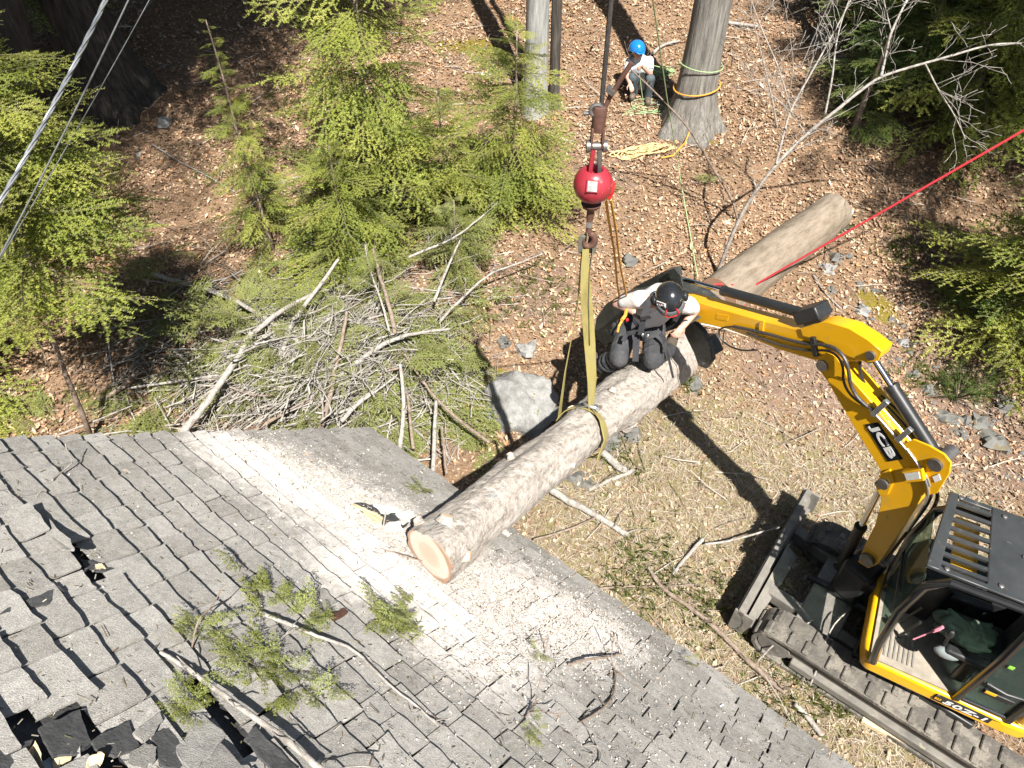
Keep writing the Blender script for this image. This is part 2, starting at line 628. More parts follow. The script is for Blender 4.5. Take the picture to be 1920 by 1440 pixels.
def straw_mask(x, y):
    m = gauss(x, y, (2.1, 4.3), 1.7, 1.5) + gauss(x, y, (2.6, 2.3), 1.3) + 0.8 * gauss(x, y, (1.0, 3.4), 0.8)
    m = m + 0.7 * gauss(x, y, (4.4, 4.0), 0.9)
    return np.clip(m * 1.25, 0, 1)


def soil_mask(x, y):
    m = gauss(x, y, (0.2, 7.4), 0.8, 0.7) + 0.5 * gauss(x, y, (-2.6, 8.8), 0.8) + 0.6 * gauss(x, y, (1.5, 9.8), 0.9)
    m = m + 0.8 * gauss(x, y, (3.6, 6.2), 0.9, 1.0) + gauss(x, y, (5.6, 5.6), 0.9, 1.3)
    return np.clip(m, 0, 1)


MOSS = [(445, 200, .28), (905, 90, .42), (835, 85, .3), (1630, 560, .22), (1660, 590, .25), (1385, 45, .12), (1340, 268, .14), (320, 745, .3), (940, 705, .16), (60, 200, .5)]
MOSS3 = []
for (u, v, r) in MOSS:
    q = on_ground(u, v)
    MOSS3.append((q.x, q.y, r))


def moss_mask(x, y):
    m = 0 * x
    for (cx, cy, r) in MOSS3:
        m = m + gauss(x, y, (cx, cy), r)
    return np.clip(m * 1.15 - 0.25, 0, .8)


nx, ny = len(GX), len(GY)
gv = np.stack([_gxx, _gyy, GH], -1).reshape(-1, 3)
ii, jj = np.meshgrid(np.arange(nx - 1), np.arange(ny - 1), indexing='ij')
a0 = (ii * ny + jj).ravel()
gf = np.stack([a0, a0 + ny, a0 + ny + 1, a0 + 1], -1)

m, t, b, out = node_mat('forest_floor')
n1 = tex_noise(t, 9, 8, 0.7)
n2 = tex_noise(t, 38, 5, 0.7)
leafc = ramp(t, n2, [(0.25, (0.092, 0.059, 0.038)), (0.5, (0.224, 0.144, 0.089)), (0.75, (0.407, 0.282, 0.184))])
strawc = ramp(t, n1, [(0.25, (0.120, 0.086, 0.060)), (0.45, (0.264, 0.206, 0.144)), (0.60, (0.204, 0.180, 0.060)), (0.8, (0.396, 0.330, 0.246))])
soilc = ramp(t, n1, [(0.25, (0.112, 0.075, 0.056)), (0.55, (0.213, 0.144, 0.106)), (0.8, (0.300, 0.225, 0.175))])
mossc = ramp(t, n2, [(0.3, (0.11, 0.085, 0.018)), (0.7, (0.25, 0.20, 0.035))])
wob = math_n(t, 'SUBTRACT', math_n(t, 'ADD', math_n(t, 'MULTIPLY', n1, .6), math_n(t, 'MULTIPLY', tex_noise(t, 2.6, 6, .7), .6)), 0.6)


def edge(name):
    f = math_n(t, 'ADD', attr(t, name), math_n(t, 'MULTIPLY', wob, 2.2))
    return ramp(t, f, [(0.38, 0.0), (0.58, 1.0)])


c = mixc(t, edge('straw'), leafc, strawc)
c = mixc(t, edge('soil'), c, soilc)
c = mixc(t, edge('moss'), c, mossc)
t.links.new(c, b.inputs['Base Color'])
b.inputs['Roughness'].default_value = 0.95
b.inputs['Specular IOR Level'].default_value = 0.1
bump(t, b, tex_noise(t, 45, 6, 0.7), 0.7, 0.03)
MT['floor'] = m
me = np_mesh('ground', gv, gf, m, smooth=True)
for nm, fn in (('straw', straw_mask), ('soil', soil_mask), ('moss', moss_mask)):
    at = me.attributes.new(nm, 'FLOAT', 'POINT')
    at.data.foreach_set('value', fn(gv[:, 0], gv[:, 1]).astype(np.float32))
ground = link_mesh('ground', me)
tag(ground, 'leaf covered forest floor sloping up behind the house', kind='structure')


# ------------------------------------------------------------------ leaf litter: brown oak leaves, uncountable
def in_view(x, y, z, mg=80):
    dy, dz = y, z - CAM.z
    dep = _cp * dy - _sp * dz
    up = _sp * dy + _cp * dz
    dep = np.where(dep < 0.2, 0.2, dep)
    u = 960 + FPX * x / dep
    v = 720 - FPX * up / dep
    return (u > -mg) & (u < 1920 + mg) & (v > -mg) & (v < 1440 + mg)


def scatter(n, xlo, xhi, ylo, yhi, density):
    x = rng.uniform(xlo, xhi, n)
    y = rng.uniform(ylo, yhi, n)
    k = rng.random(n) < density(x, y)
    return x[k], y[k]


def leaf_density(x, y):
    d = 0.95 - 0.70 * straw_mask(x, y) - 0.62 * soil_mask(x, y) - 0.7 * moss_mask(x, y)
    f = 0.75 + 0.5 * np.sin(x * 1.7 + 1.3 * np.sin(y * 1.1)) * np.sin(y * 1.9 + x * 0.6)
    return np.clip(d * f, 0.03, 1)


def litter(name, x, y, tv, tf, size, mats, lift, tilt, curl=0.0, mi=None):
    n = len(x)
    z = ghv(x, y)
    s = size[0] + (size[1] - size[0]) * rng.random(n) ** 1.6
    if name == 'leaf_litter':
        s = s * (1 - .45 * straw_mask(x, y))
    az = rng.uniform(0, 2 * np.pi, n)
    tx = rng.normal(0, tilt, n)
    ty = rng.normal(0, tilt, n)
    tv = np.asarray(tv, float)
    P = np.repeat(tv[None], n, 0)
    if curl:
        cu = rng.normal(curl, abs(curl) * 0.9, n)
        P[:, :, 2] += cu[:, None] * (P[:, :, 1] ** 2 * 3.0 + P[:, :, 0] ** 2 * 0.8)
    P = P * s[:, None, None]
    ca, sa = np.cos(az), np.sin(az)
    X = P[:, :, 0] * ca[:, None] - P[:, :, 1] * sa[:, None]
    Y = P[:, :, 0] * sa[:, None] + P[:, :, 1] * ca[:, None]
    Z = P[:, :, 2] + X * tx[:, None] + Y * ty[:, None]
    Z = Z - Z.min(1)[:, None] * 0.8
    lf = rng.uniform(lift[0], lift[1], n)
    V = np.stack([X + x[:, None], Y + y[:, None], Z + (z + lf)[:, None]], -1).reshape(-1, 3)
    tf = np.asarray(tf)
    F = (tf[None] + (np.arange(n) * len(tv))[:, None, None]).reshape(-1, tf.shape[1])
    return np_mesh(name, V, F, mats)


leafv = [(-0.62, 0, 0), (-0.3, 0.17, 0), (-0.12, 0.12, 0), (0.1, 0.30, 0), (0.2, 0.13, 0), (0.55, 0.0, 0.02), (0.2, -0.14, 0), (0.08, -0.31, 0), (-0.12, -0.11, 0), (-0.3, -0.16, 0)]
leaff = [(0, 9, 1), (1, 9, 8), (1, 8, 2), (2, 8, 4), (2, 4, 3), (8, 6, 4), (8, 7, 6), (4, 6, 5)]
m, t, b, out = node_mat('dead_oak_leaves')
i = island(t)
c = ramp(t, i, [(0.05, (0.123, 0.071, 0.039)), (0.25, (0.273, 0.160, 0.091)), (0.5, (0.450, 0.287, 0.175)), (0.75, (0.628, 0.427, 0.279)), (0.86, (0.491, 0.229, 0.098)), (1.0, (0.819, 0.624, 0.448))])
t.links.new(c, b.inputs['Base Color'])
b.inputs['Roughness'].default_value = 0.55
b.inputs['Specular IOR Level'].default_value = 0.35
MT['leaf'] = m
x, y = scatter(120000, -12.5, 11.5, 0.5, 18.0, leaf_density)
k = in_view(x, y, ghv(x, y))
x, y = x[k], y[k]
tag(link_mesh('leaf_litter', litter('leaf_litter', x, y, leafv, leaff, (0.035, 0.095), m, (0.0, 0.03), 0.30, 0.8)),
    'brown dead oak leaves lying thick over the forest floor', kind='stuff')

# broken leaf scraps and needles between them
scv = [(-.5, -.22, 0), (.1, -.34, 0), (.5, .05, 0), (-.1, .3, 0)]
scf = [(0, 1, 2), (0, 2, 3)]
x, y = scatter(330000, -12.5, 11.5, 0.5, 18.0, lambda x, y: np.clip(.35 + .65 * leaf_density(x, y), 0, 1))
k = in_view(x, y, ghv(x, y))
x, y = x[k], y[k]
m, t, b, out = node_mat('leaf_scraps')
c = ramp(t, island(t), [(0.0, (0.103, 0.062, 0.038)), (0.3, (0.250, 0.158, 0.094)), (0.6, (0.397, 0.274, 0.176)), (0.85, (0.544, 0.398, 0.270)), (1.0, (0.353, 0.316, 0.223))])
t.links.new(c, b.inputs['Base Color'])
b.inputs['Roughness'].default_value = 0.8
tag(link_mesh('leaf_scraps', litter('leaf_scraps', x, y, scv, scf, (0.012, 0.06), m, (0.0, 0.025), 0.35, 0.4)),
    'broken leaf scraps matted between the whole leaves', kind='stuff')

# dry straw and grass
bladev = [(-0.5, -0.012, 0), (-0.5, 0.012, 0), (0.0, 0.014, 0.05), (0.0, -0.014, 0.05), (0.5, 0, 0.02)]
bladef = [(0, 3, 2), (0, 2, 1), (3, 4, 2)]
m, t, b, out = node_mat('dry_grass')
c = ramp(t, island(t), [(0.0, (0.168, 0.126, 0.078)), (0.25, (0.360, 0.282, 0.192)), (0.55, (0.564, 0.480, 0.372)), (0.7, (0.672, 0.600, 0.504)), (0.85, (0.240, 0.228, 0.072)), (1.0, (0.288, 0.168, 0.102))])
t.links.new(c, b.inputs['Base Color'])
b.inputs['Roughness'].default_value = 0.8
x, y = scatter(150000, 0.0, 6.0, 0.3, 7.5, lambda x, y: np.clip(straw_mask(x, y) * 1.1 + 0.05, 0, 1))
k = in_view(x, y, ghv(x, y))
x, y = x[k], y[k]
tag(link_mesh('dry_grass', litter('dry_grass', x, y, bladev, bladef, (0.04, 0.13), m, (0.0, 0.02), 0.3)),
    'dry straw coloured grass thatch between the log and the excavator', kind='stuff')
# twigs strewn over the slope
twv = [(-0.5, -0.012, 0), (-0.5, 0.012, 0), (0.02, 0.05, 0.02), (0.02, 0.03, 0.02), (0.5, -0.006, 0.03), (0.5, 0.006, 0.03), (-0.5, 0, 0.022), (0.02, 0.04, 0.042)]
twf = [(0, 3, 2, 1), (3, 4, 5, 2), (0, 6, 7, 3), (6, 1, 2, 7), (3, 7, 4, 4), (7, 2, 5, 5)]
twf = [(0, 6, 3), (6, 7, 3), (6, 1, 7), (1, 2, 7), (7, 4, 3), (7, 2, 4), (2, 5, 4), (0, 3, 1), (1, 3, 2)]
x, y = scatter(3600, -11, 9, 1.5, 16.0, lambda x, y: 0.55 + 0 * x)
k = in_view(x, y, ghv(x, y))
m, t, b, out = node_mat('dead_twigs')
c = ramp(t, island(t), [(0.0, (0.13, 0.10, 0.075)), (0.5, (0.34, 0.29, 0.24)), (1.0, (0.52, 0.48, 0.42))])
t.links.new(c, b.inputs['Base Color'])
b.inputs['Roughness'].default_value = 0.85
MT['deadtwig'] = m
tag(link_mesh('fallen_twigs', litter('fallen_twigs', x[k], y[k], twv, twf, (0.12, 0.6), m, (0.01, 0.05), 0.18)),
    'small dead twigs strewn over the leaves', kind='stuff')
# low green plants
gv_ = [(-0.04, 0, 0), (0.04, 0, 0), (0.0, 0.25, 0.5), (0, 0.55, 0.65)]
gf_ = [(0, 1, 2), (0, 2, 3)]
spots = [(1720, 700, .3), (1690, 470, .3), (1280, 715, .12), (470, 330, .6), (560, 200, .6), (1000, 540, .5), (780, 450, .8), (1160, 860, .25), (1480, 1240, .3), (1450, 1340, .25), (1320, 1130, .3), (1200, 1100, .3), (1560, 1310, .2), (1220, 1060, .4)]
px, py = [], []
for (u, v, r) in spots:
    q = on_ground(u, v)
    n = int(330 * r)
    px.append(rng.normal(q.x, r * .7, n))
    py.append(rng.normal(q.y, r * .7, n))
x, y = np.concatenate(px), np.concatenate(py)
MT['herb'] = foliage('low_green_plants', [(0.07, 0.10, 0.02), (0.13, 0.17, 0.035), (0.20, 0.23, 0.07)], 0.3)
tag(link_mesh('ground_plants', litter('ground_plants', np.repeat(x, 4), np.repeat(y, 4), gv_, gf_, (0.05, 0.15), MT['herb'], (0.0, 0.01), 0.35)),
    'sparse low green plants sprouting through the leaves', kind='stuff')

# ================================================================== HOUSE
H_EAVE = 2.6
RC = at_z(690, 805, H_EAVE)
RE_END = at_z(1590, 1440, H_EAVE)
RE = (RE_END - RC).normalized()                       # along the eave
RD = Vector((-RE.y, RE.x, 0))                         # horizontal, down the slope
if RD.y < 0:
    RD = -RD
d0 = ray(0, 830)
s0 = (RC - CAM).dot(RE) / d0.dot(RE)
rk = (CAM + d0 * s0 - RC).normalized()                # up the rake
RU = rk
RN = RE.cross(RU).normalized()
if RN.z < 0:
    RN = -RN
EXPO = 0.109


def roof(a, b, h=0.0):
    return RC + RE * a + RU * b + RN * h


def roof_ab(u, v):
    p = on_plane(u, v, RC, RN) - RC
    return p.dot(RE), p.dot(RU)


def on_roof(u, v, h=0.02):
    return on_plane(u, v, RC + RN * h, RN)


house = thing('house', 'house with a steep grey shingle roof torn open by the fallen tree', 'house', (RC.x - 0.5, RC.y - 1.5, 0))
AL, BL = 7.5, 5.2                                      # roof length along eave, up the slope
mb = MB()
mb.hexa([roof(0.03, 0.02, -.10), roof(AL, 0.02, -.10), roof(AL, BL, -.10), roof(0.03, BL, -.10),
         roof(0.03, 0.02, -.022), roof(AL, 0.02, -.022), roof(AL, BL, -.022), roof(0.03, BL, -.022)])
deck = mb.build('roof', MT['felt'], house)
# other slope beyond the ridge
rt = roof(0, BL, -.02)
rt2 = roof(AL, BL, -.02)
dn = (-RD * math.sqrt(1 - RU.z ** 2) - Vector((0, 0, RU.z)))
mb = MB()
mb.hexa([rt - RN * .08, rt + dn * BL - RN * .08, rt2 + dn * BL - RN * .08, rt2 - RN * .08, rt, rt + dn * BL, rt2 + dn * BL, rt2])
MT['shingle_far'] = surf('far_slope_shingles', [(0.3, (0.10, 0.10, 0.10)), (0.7, (0.17, 0.17, 0.17))], 4, 0.9)
mb.build('rear_slope', MT['shingle_far'], house)
# walls
wl = MB()
q0 = RC + RE * 0.25 - RD * 0.35
q1 = q0 + RE * (AL - .5)
q2 = q1 - RD * 6.6
q3 = q0 - RD * 6.6
for p, q in ((q0, q1), (q1, q2), (q2, q3), (q3, q0)):
    p = Vector((p.x, p.y, -.4))
    q = Vector((q.x, q.y, -.4))
    wl.bar(p + Vector((0, 0, 1.5)), q + Vector((0, 0, 1.5)), 0.12, 3.0)
wl.build('wall', MT['siding'], house)
mb = MB()
mb.bar(roof(0.0, 0.005, -.075), roof(AL, 0.005, -.075), 0.02, 0.13)
mb.build('fascia', MT['siding'], house)

# shingle material: granules, tab to tab tone, lying sawdust, moss
DUST = [(450, 850, .22), (520, 880, .26), (600, 925, .30), (680, 965, .32), (735, 1015, .30), (700, 1070, .25), (860, 1110, .34), (950, 1120, .36), (1030, 1150, .30), (890, 1190, .28), (1120, 1180, .2)]
m, t, b, out = node_mat('asphalt_shingle')
gr = tex_noise(t, 260, 2, 0.8)
big = tex_noise(t, 2.2, 5, 0.6)
c = ramp(t, big, [(0.3, (0.285, 0.275, 0.255)), (0.7, (0.38, 0.365, 0.34))])
ob = objrand(t)
isl = island(t)
tone = ramp(t, math_n(t, 'ADD', math_n(t, 'MULTIPLY', ob, 0.5), math_n(t, 'MULTIPLY', isl, 0.5)), [(0.2, (0.78, 0.77, 0.76)), (0.8, (1.12, 1.12, 1.12))])
c = mixc(t, 1.0, c, tone, 'MULTIPLY')
c = mixc(t, 0.6, c, ramp(t, gr, [(0.3, (0.35, 0.35, 0.35)), (0.55, (1.0, 1.0, 1.0)), (0.72, (1.85, 1.82, 1.75))]), 'MULTIPLY')
c = mixc(t, 0.7, c, ramp(t, tex_noise(t, 34, 6, 0.75), [(0.3, (0.66, 0.66, 0.66)), (0.5, (1.0, 1.0, 1.0)), (0.7, (1.3, 1.29, 1.26))]), 'MULTIPLY')
pos = t.nodes.new('ShaderNodeNewGeometry').outputs['Position']
acc = None
for (u, v, r) in DUST:
    dn_ = t.nodes.new('ShaderNodeVectorMath')
    dn_.operation = 'DISTANCE'
    t.links.new(pos, dn_.inputs[0])
    dn_.inputs[1].default_value = on_roof(u, v)
    f = math_n(t, 'DIVIDE', dn_.outputs['Value'], r * 1.2)
    f = math_n(t, 'SUBTRACT', 1.25, f)
    acc = f if acc is None else math_n(t, 'MAXIMUM', acc, f)
acc = math_n(t, 'ADD', acc, math_n(t, 'MULTIPLY', math_n(t, 'SUBTRACT', tex_noise(t, 14, 6, 0.7), 0.5), 1.8))
dustf = ramp(t, acc, [(0.0, 0.0), (0.75, 0.92)])
lich = ramp(t, tex_noise(t, 11, 6, 0.75), [(0.55, 0.0), (0.74, 0.6)])
c = mixc(t, lich, c, (0.21, 0.185, 0.125))
c = mixc(t, dustf, c, mixc(t, ramp(t, tex_noise(t, 70, 4, .8), [(.35, 0.0), (.65, 1.0)]), (0.60, 0.55, 0.50), (0.80, 0.755, 0.70)))
t.links.new(c, b.inputs['Base Color'])
b.inputs['Roughness'].default_value = 0.92
b.inputs['Specular IOR Level'].default_value = 0.2
bump(t, b, math_n(t, 'ADD', gr, tex_noise(t, 30, 5, .7)), 0.8, 0.0035)
MT['shingle'] = m

HOLES = [[(340, 1285), (425, 1300), (470, 1370), (545, 1450), (430, 1450), (385, 1350)],
         [(-10, 1460), (-10, 1400), (55, 1385), (95, 1350), (240, 1358), (290, 1400), (320, 1460)],
         [(95, 1020), (150, 1015), (200, 1062), (175, 1075), (110, 1045)]]


def inside(u, v, poly):
    k = False
    n = len(poly)
    for i in range(n):
        (x1, y1), (x2, y2) = poly[i], poly[(i + 1) % n]
        if (y1 > v) != (y2 > v) and u < (x2 - x1) * (v - y1) / (y2 - y1) + x1:
            k = not k
    return k


def to_px(p):
    d = Vector(p) - CAM
    dep = _cp * d.y - _sp * d.z
    if dep <= 0.05:
        return -9999, -9999, dep
    return 960 + FPX * d.x / dep, 720 - FPX * (_sp * d.y + _cp * d.z) / dep, dep


def tab_mesh(a0, a1, b0, rr, h0=0.020, top=0.034, lift=0.0, ragged=0.004):
    """one shingle tab: thin slab, its butt edge ragged and standing proud of the course below"""
    n = 5
    V, F = [], []
    b1 = b0 + EXPO + top
    skew = rr.uniform(-.003, .003)
    for r in range(3):
        f = (0.0, 0.5, 1.0)[r]
        for k in range(n):
            a = a0 + (a1 - a0) * k / (n - 1)
            bb = b0 + (b1 - b0) * f
            h = h0 * (1 - f) + 0.004 * f + lift * (1 - f) ** 2
            if r == 0:
                bb += rr.uniform(-ragged, ragged) + skew * (k - 2)
                h += rr.uniform(-.003, .003)
            if k in (0, n - 1) and r < 2:
                a += rr.uniform(-.003, .003)
            V.append(roof(a, bb, h))
    nb = len(V)
    for k in range(n):
        V.append(V[k] - RN * 0.009)
    for r in (1, 2):
        V.append(V[r * n] - RN * 0.009)
        V.append(V[r * n + n - 1] - RN * 0.009)
    for r in range(2):
        for k in range(n - 1):
            F.append((r * n + k, r * n + k + 1, (r + 1) * n + k + 1, (r + 1) * n + k))
    for k in range(n - 1):
        F.append((nb + k, nb + k + 1, k + 1, k))
    L = nb + n
    F.append((nb, 0, n, L))
    F.append((L, n, 2 * n, L + 2))
    F.append((n - 1, nb + n - 1, L + 1, 2 * n - 1))
    F.append((2 * n - 1, L + 1, L + 3, 3 * n - 1))
    if lift > 0.02:
        F.append((nb + 4, nb + 3, nb + 2, nb + 1, nb, L, L + 1))
    return V, F


rr = random.Random(3)
tabs = []
for k in range(0, int(BL / EXPO) - 1):
    b0 = k * EXPO - 0.004
    a = rr.uniform(-0.012, 0.004)
    first = True
    while a < (4.7 if k > 2 else 6.5):
        wd = rr.choice((.105, .13, .15, .17, .19, .215)) * rr.uniform(.95, 1.05)
        if first:
            wd *= rr.uniform(.4, 1)
            first = False
        cen = roof(a + wd / 2, b0 + EXPO / 2, .01)
        u, v, dep = to_px(cen)
        if not any(inside(u, v, hp) for hp in HOLES):
            lift = 0.0
            if u < 130 and 900 < v < 1100 and rr.random() < .14:
                lift = rr.uniform(.01, .03)
            if u < 480 and v > 1180 and rr.random() < .14:
                lift = rr.uniform(.008, .03)
            ok = -60 < u < 1980 and -60 < v < 1500
            tabs.append((0 if ok else 1, dep, a, a + wd - rr.uniform(.004, .009), b0, lift, k))
        a += wd
tabs.sort(key=lambda q: (q[0], q[1]))
rest = MB()
for idx, (oo, dep, a0, a1, b0, lift, k) in enumerate(tabs):
    rr2 = random.Random(idx)
    V, F = tab_mesh(a0, a1, b0, rr2, h0=0.019 + rr2.uniform(0, .006) + (0.009 if a0 < 1.6 and b0 > 1.0 else 0), lift=lift)
    if idx < 296:
        q = MB().add(V, F)
        o = q.build('shingle', MT['shingle'], deck, smooth=0)
    else:
        rest.add(V, F)
o = rest.build('shingle_field', MT['shingle'], deck, smooth=0)
o['kind'] = 'stuff'


# torn edge in the lower left corner: curled tabs, dark felt flaps, splintered boards, open gap
def roof_patch(px, name, mat, hs, th=0.008, label=None, parent=None):
    jr = random.Random(int(px[0][0] * 7 + px[1][1]))
    fine = []
    for i in range(len(px)):
        (u0, v0), (u1, v1) = px[i], px[(i + 1) % len(px)]
        h0, h1 = hs[i], hs[(i + 1) % len(px)]
        for f in (0, .28, .55, .8):
            j = 0 if f == 0 else min(3.0, .09 * math.hypot(u1 - u0, v1 - v0))
            fine.append((u0 + (u1 - u0) * f + jr.uniform(-j, j), v0 + (v1 - v0) * f + jr.uniform(-j, j), h0 + (h1 - h0) * f))
    pts = [on_roof(u, v, h) for u, v, h in fine]
    q = MB().prism(pts, -RN * th)
    o = q.build(name, mat, parent or deck, smooth=0)
    if label:
        o['label'] = label
    return o


roof_patch([(72, 1365), (150, 1330), (172, 1392), (150, 1412), (100, 1418), (88, 1395)], 'felt_flap', MT['felt'], (.024,) * 6)
roof_patch([(170, 1390), (242, 1352), (262, 1400), (215, 1418), (190, 1412)], 'felt_flap', MT['felt'], (.026,) * 5)
roof_patch([(0, 1402), (62, 1386), (40, 1420), (18, 1440), (-20, 1450)], 'felt_flap', MT['felt'], (.026,) * 5)
roof_patch([(285, 1372), (318, 1362), (358, 1405), (335, 1440), (300, 1432)], 'felt_flap', MT['felt'], (.03,) * 5)
roof_patch([(45, 1432), (66, 1388), (72, 1400), (84, 1440), (70, 1462), (40, 1462)], 'broken_board', MT['splinter'], (-.01, .03, .03, .02, -.02, -.02), .018, 'splintered pale board under the torn shingles')
roof_patch([(98, 1428), (116, 1414), (136, 1412), (132, 1426), (112, 1432), (114, 1445), (100, 1442)], 'broken_board', MT['splinter'], (.0, .01, .01, .0, 0, 0, 0), .012)
roof_patch([(160, 1440), (168, 1418), (190, 1409), (196, 1414), (184, 1440), (176, 1452)], 'broken_board', MT['splinter'], (.03, .05, .05, .05, .02, .0), .016)
roof_patch([(72, 1430), (98, 1420), (110, 1450), (84, 1460)], 'insulation_scrap', surf('foil_scrap', [(0.3, (0.35, 0.42, 0.46)), (0.7, (0.5, 0.56, 0.58))], 9, .6), (-.005, -.005, -.005, -.005), .008)
roof_patch([(138, 1432), (150, 1398), (158, 1440), (142, 1455)], 'torn_shingle', MT['shingle'], (.01, .03, .01, .0))
roof_patch([(250, 1372), (300, 1335), (306, 1350), (283, 1378), (268, 1390)], 'torn_shingle', MT['shingle'], (.04,) * 5)
roof_patch([(245, 1410), (272, 1392), (294, 1400), (292, 1425), (268, 1440), (240, 1430)], 'torn_shingle', MT['shingle'], (.034,) * 6)
roof_patch([(330, 1400), (380, 1338), (424, 1378), (372, 1440), (345, 1440)], 'torn_shingle', MT['shingle'], (.03, .03, .05, .05, .04))
roof_patch([(352, 1444), (400, 1382), (470, 1446)], 'torn_shingle', MT['shingle'], (.035, .035, .06))
roof_patch([(458, 1385), (480, 1362), (560, 1442), (520, 1450)], 'torn_shingle', MT['felt'], (.02, .03, .03, .03))
# the torn hole higher up, its curled flap casting the dark curved shadow
roof_patch([(66, 968), (84, 962), (112, 996), (132, 1010), (140, 1030), (118, 1030), (100, 1015)], 'curled_flap', MT['shingle'], (.02, .02, .07, .09, .09, .08, .05), label='curled shingle flap lifted over the small hole')
roof_patch([(150, 1048), (176, 1052), (200, 1062), (214, 1066), (190, 1070), (160, 1064)], 'hole_edge', MT['felt'], (.012, .012, .012, .012, .012, .012))
roof_patch([(179, 1058), (190, 1056), (198, 1065), (180, 1066)], 'broken_board', MT['splinter'], (.016, .02, .016, .014))
roof_patch([(0, 1150), (60, 1120), (112, 1098), (122, 1108), (84, 1134), (60, 1138)], 'torn_shingle', MT['felt'], (.026, .03, .035, .03, .028, .026))
# break where the log struck
roof_patch([(664, 943), (700, 946), (742, 958), (772, 975), (752, 992), (722, 986), (694, 972)], 'gap_shade_patch', MT['felt'], (.0245,) * 7, .004)  # dark sheet on the shingles, its colour standing in for a shaded hole
roof_patch([(664, 944), (690, 956), (718, 970), (716, 984), (696, 974)], 'broken_board', MT['splinter'], (.03, .036, .036, .03, .028), .012, label='splintered board edge beside the log')
roof_patch([(700, 946), (738, 944), (752, 958), (722, 962)], 'torn_shingle', MT['shingle'], (.05, .09, .10, .06))
roof_patch([(742, 962), (772, 958), (780, 972), (756, 982)], 'torn_shingle', MT['shingle'], (.05, .08, .07, .05))
roof_patch([(722, 984), (748, 976), (756, 992), (734, 998)], 'torn_shingle', MT['shingle'], (.03, .06, .05, .03))

# sawdust: chips lying on the shingles
DA = []
for (u, v, r) in DUST:
    n = int(9500 * r)
    a_, b_ = roof_ab(u, v)
    DA.append(np.stack([rng.normal(a_, r * .75, n), rng.normal(b_, r * .75, n)], -1))
a_, b_ = roof_ab(1000, 1180)
DA.append(np.stack([rng.normal(a_, 1.0, 4200), rng.normal(b_, .55, 4200)], -1))
a_, b_ = roof_ab(600, 1050)
DA.append(np.stack([rng.normal(a_, .9, 2200), rng.normal(b_, .9, 2200)], -1))
ab = np.concatenate(DA)
ab = ab[(ab[:, 0] > .01) & (ab[:, 1] > .01)]
n = len(ab)


def np3(v):
    return np.array([v.x, v.y, v.z])


base = np3(RC) + ab[:, :1] * np3(RE) + ab[:, 1:2] * np3(RU)
fr = (ab[:, 1] % EXPO) / EXPO
hgt = 0.021 * (1 - fr) + 0.008 * fr + rng.uniform(0.001, 0.008, n)
base = base + hgt[:, None] * np3(RN)
az = rng.uniform(0, 2 * np.pi, n)
L = rng.uniform(.002, .0052, n) * np.where(rng.random(n) < .03, 2.0, 1)
wd = L * rng.uniform(.3, .7, n)
ex = np.cos(az)[:, None] * np3(RE) + np.sin(az)[:, None] * np3(RU) + rng.normal(0, .25, n)[:, None] * np3(RN)
ey = -np.sin(az)[:, None] * np3(RE) + np.cos(az)[:, None] * np3(RU) + rng.normal(0, .25, n)[:, None] * np3(RN)
V = np.stack([base - ex * L[:, None] - ey * wd[:, None], base + ex * L[:, None] - ey * wd[:, None], base + ex * L[:, None] + ey * wd[:, None], base - ex * L[:, None] + ey * wd[:, None]], 1).reshape(-1, 3)
F = np.arange(4 * n).reshape(-1, 4)
m, t, b, out = node_mat('sawdust_chips')
c = ramp(t, island(t), [(0.0, (0.46, 0.37, 0.28)), (0.35, (0.66, 0.59, 0.51)), (0.93, (0.78, 0.74, 0.69)), (0.96, (0.30, 0.18, 0.11)), (1.0, (0.2, 0.12, 0.08))])
t.links.new(c, b.inputs['Base Color'])
b.inputs['Roughness'].default_value = 0.9
MT['chips'] = m
tag(link_mesh('sawdust', np_mesh('sawdust', V, F, m)), 'pale sawdust and wood chips scattered on the shingles', kind='stuff')
# needles, bark crumbs and bits caught on the roof
n = 5500
ab = np.stack([rng.uniform(0.02, 4.2, n), rng.uniform(0.02, 3.6, n)], -1)
base = np3(RC) + ab[:, :1] * np3(RE) + ab[:, 1:2] * np3(RU)
base = base + (0.016 + rng.uniform(0.004, 0.014, n))[:, None] * np3(RN)
az = rng.uniform(0, 2 * np.pi, n)
L = rng.uniform(.003, .011, n) * np.where(rng.random(n) < .08, 2.5, 1)
wd = rng.uniform(.0008, .0022, n)
ex = np.cos(az)[:, None] * np3(RE) + np.sin(az)[:, None] * np3(RU) + rng.normal(0, .15, n)[:, None] * np3(RN)
ey = -np.sin(az)[:, None] * np3(RE) + np.cos(az)[:, None] * np3(RU)
V = np.stack([base - ex * L[:, None] - ey * wd[:, None], base + ex * L[:, None] - ey * wd[:, None], base + ex * L[:, None] + ey * wd[:, None], base - ex * L[:, None] + ey * wd[:, None]], 1).reshape(-1, 3)
F = np.arange(4 * n).reshape(-1, 4)
m, t, b, out = node_mat('roof_crumbs')
c = ramp(t, island(t), [(0.0, (0.05, 0.04, 0.03)), (0.35, (0.16, 0.11, 0.07)), (0.6, (0.14, 0.14, 0.035)), (0.8, (0.40, 0.36, 0.28)), (1.0, (0.58, 0.54, 0.45))])
t.links.new(c, b.inputs['Base Color'])
b.inputs['Roughness'].default_value = 0.9
tag(link_mesh('roof_litter', np_mesh('roof_litter', V, F, m)), 'needles and bark crumbs caught on the roof shingles', kind='stuff')


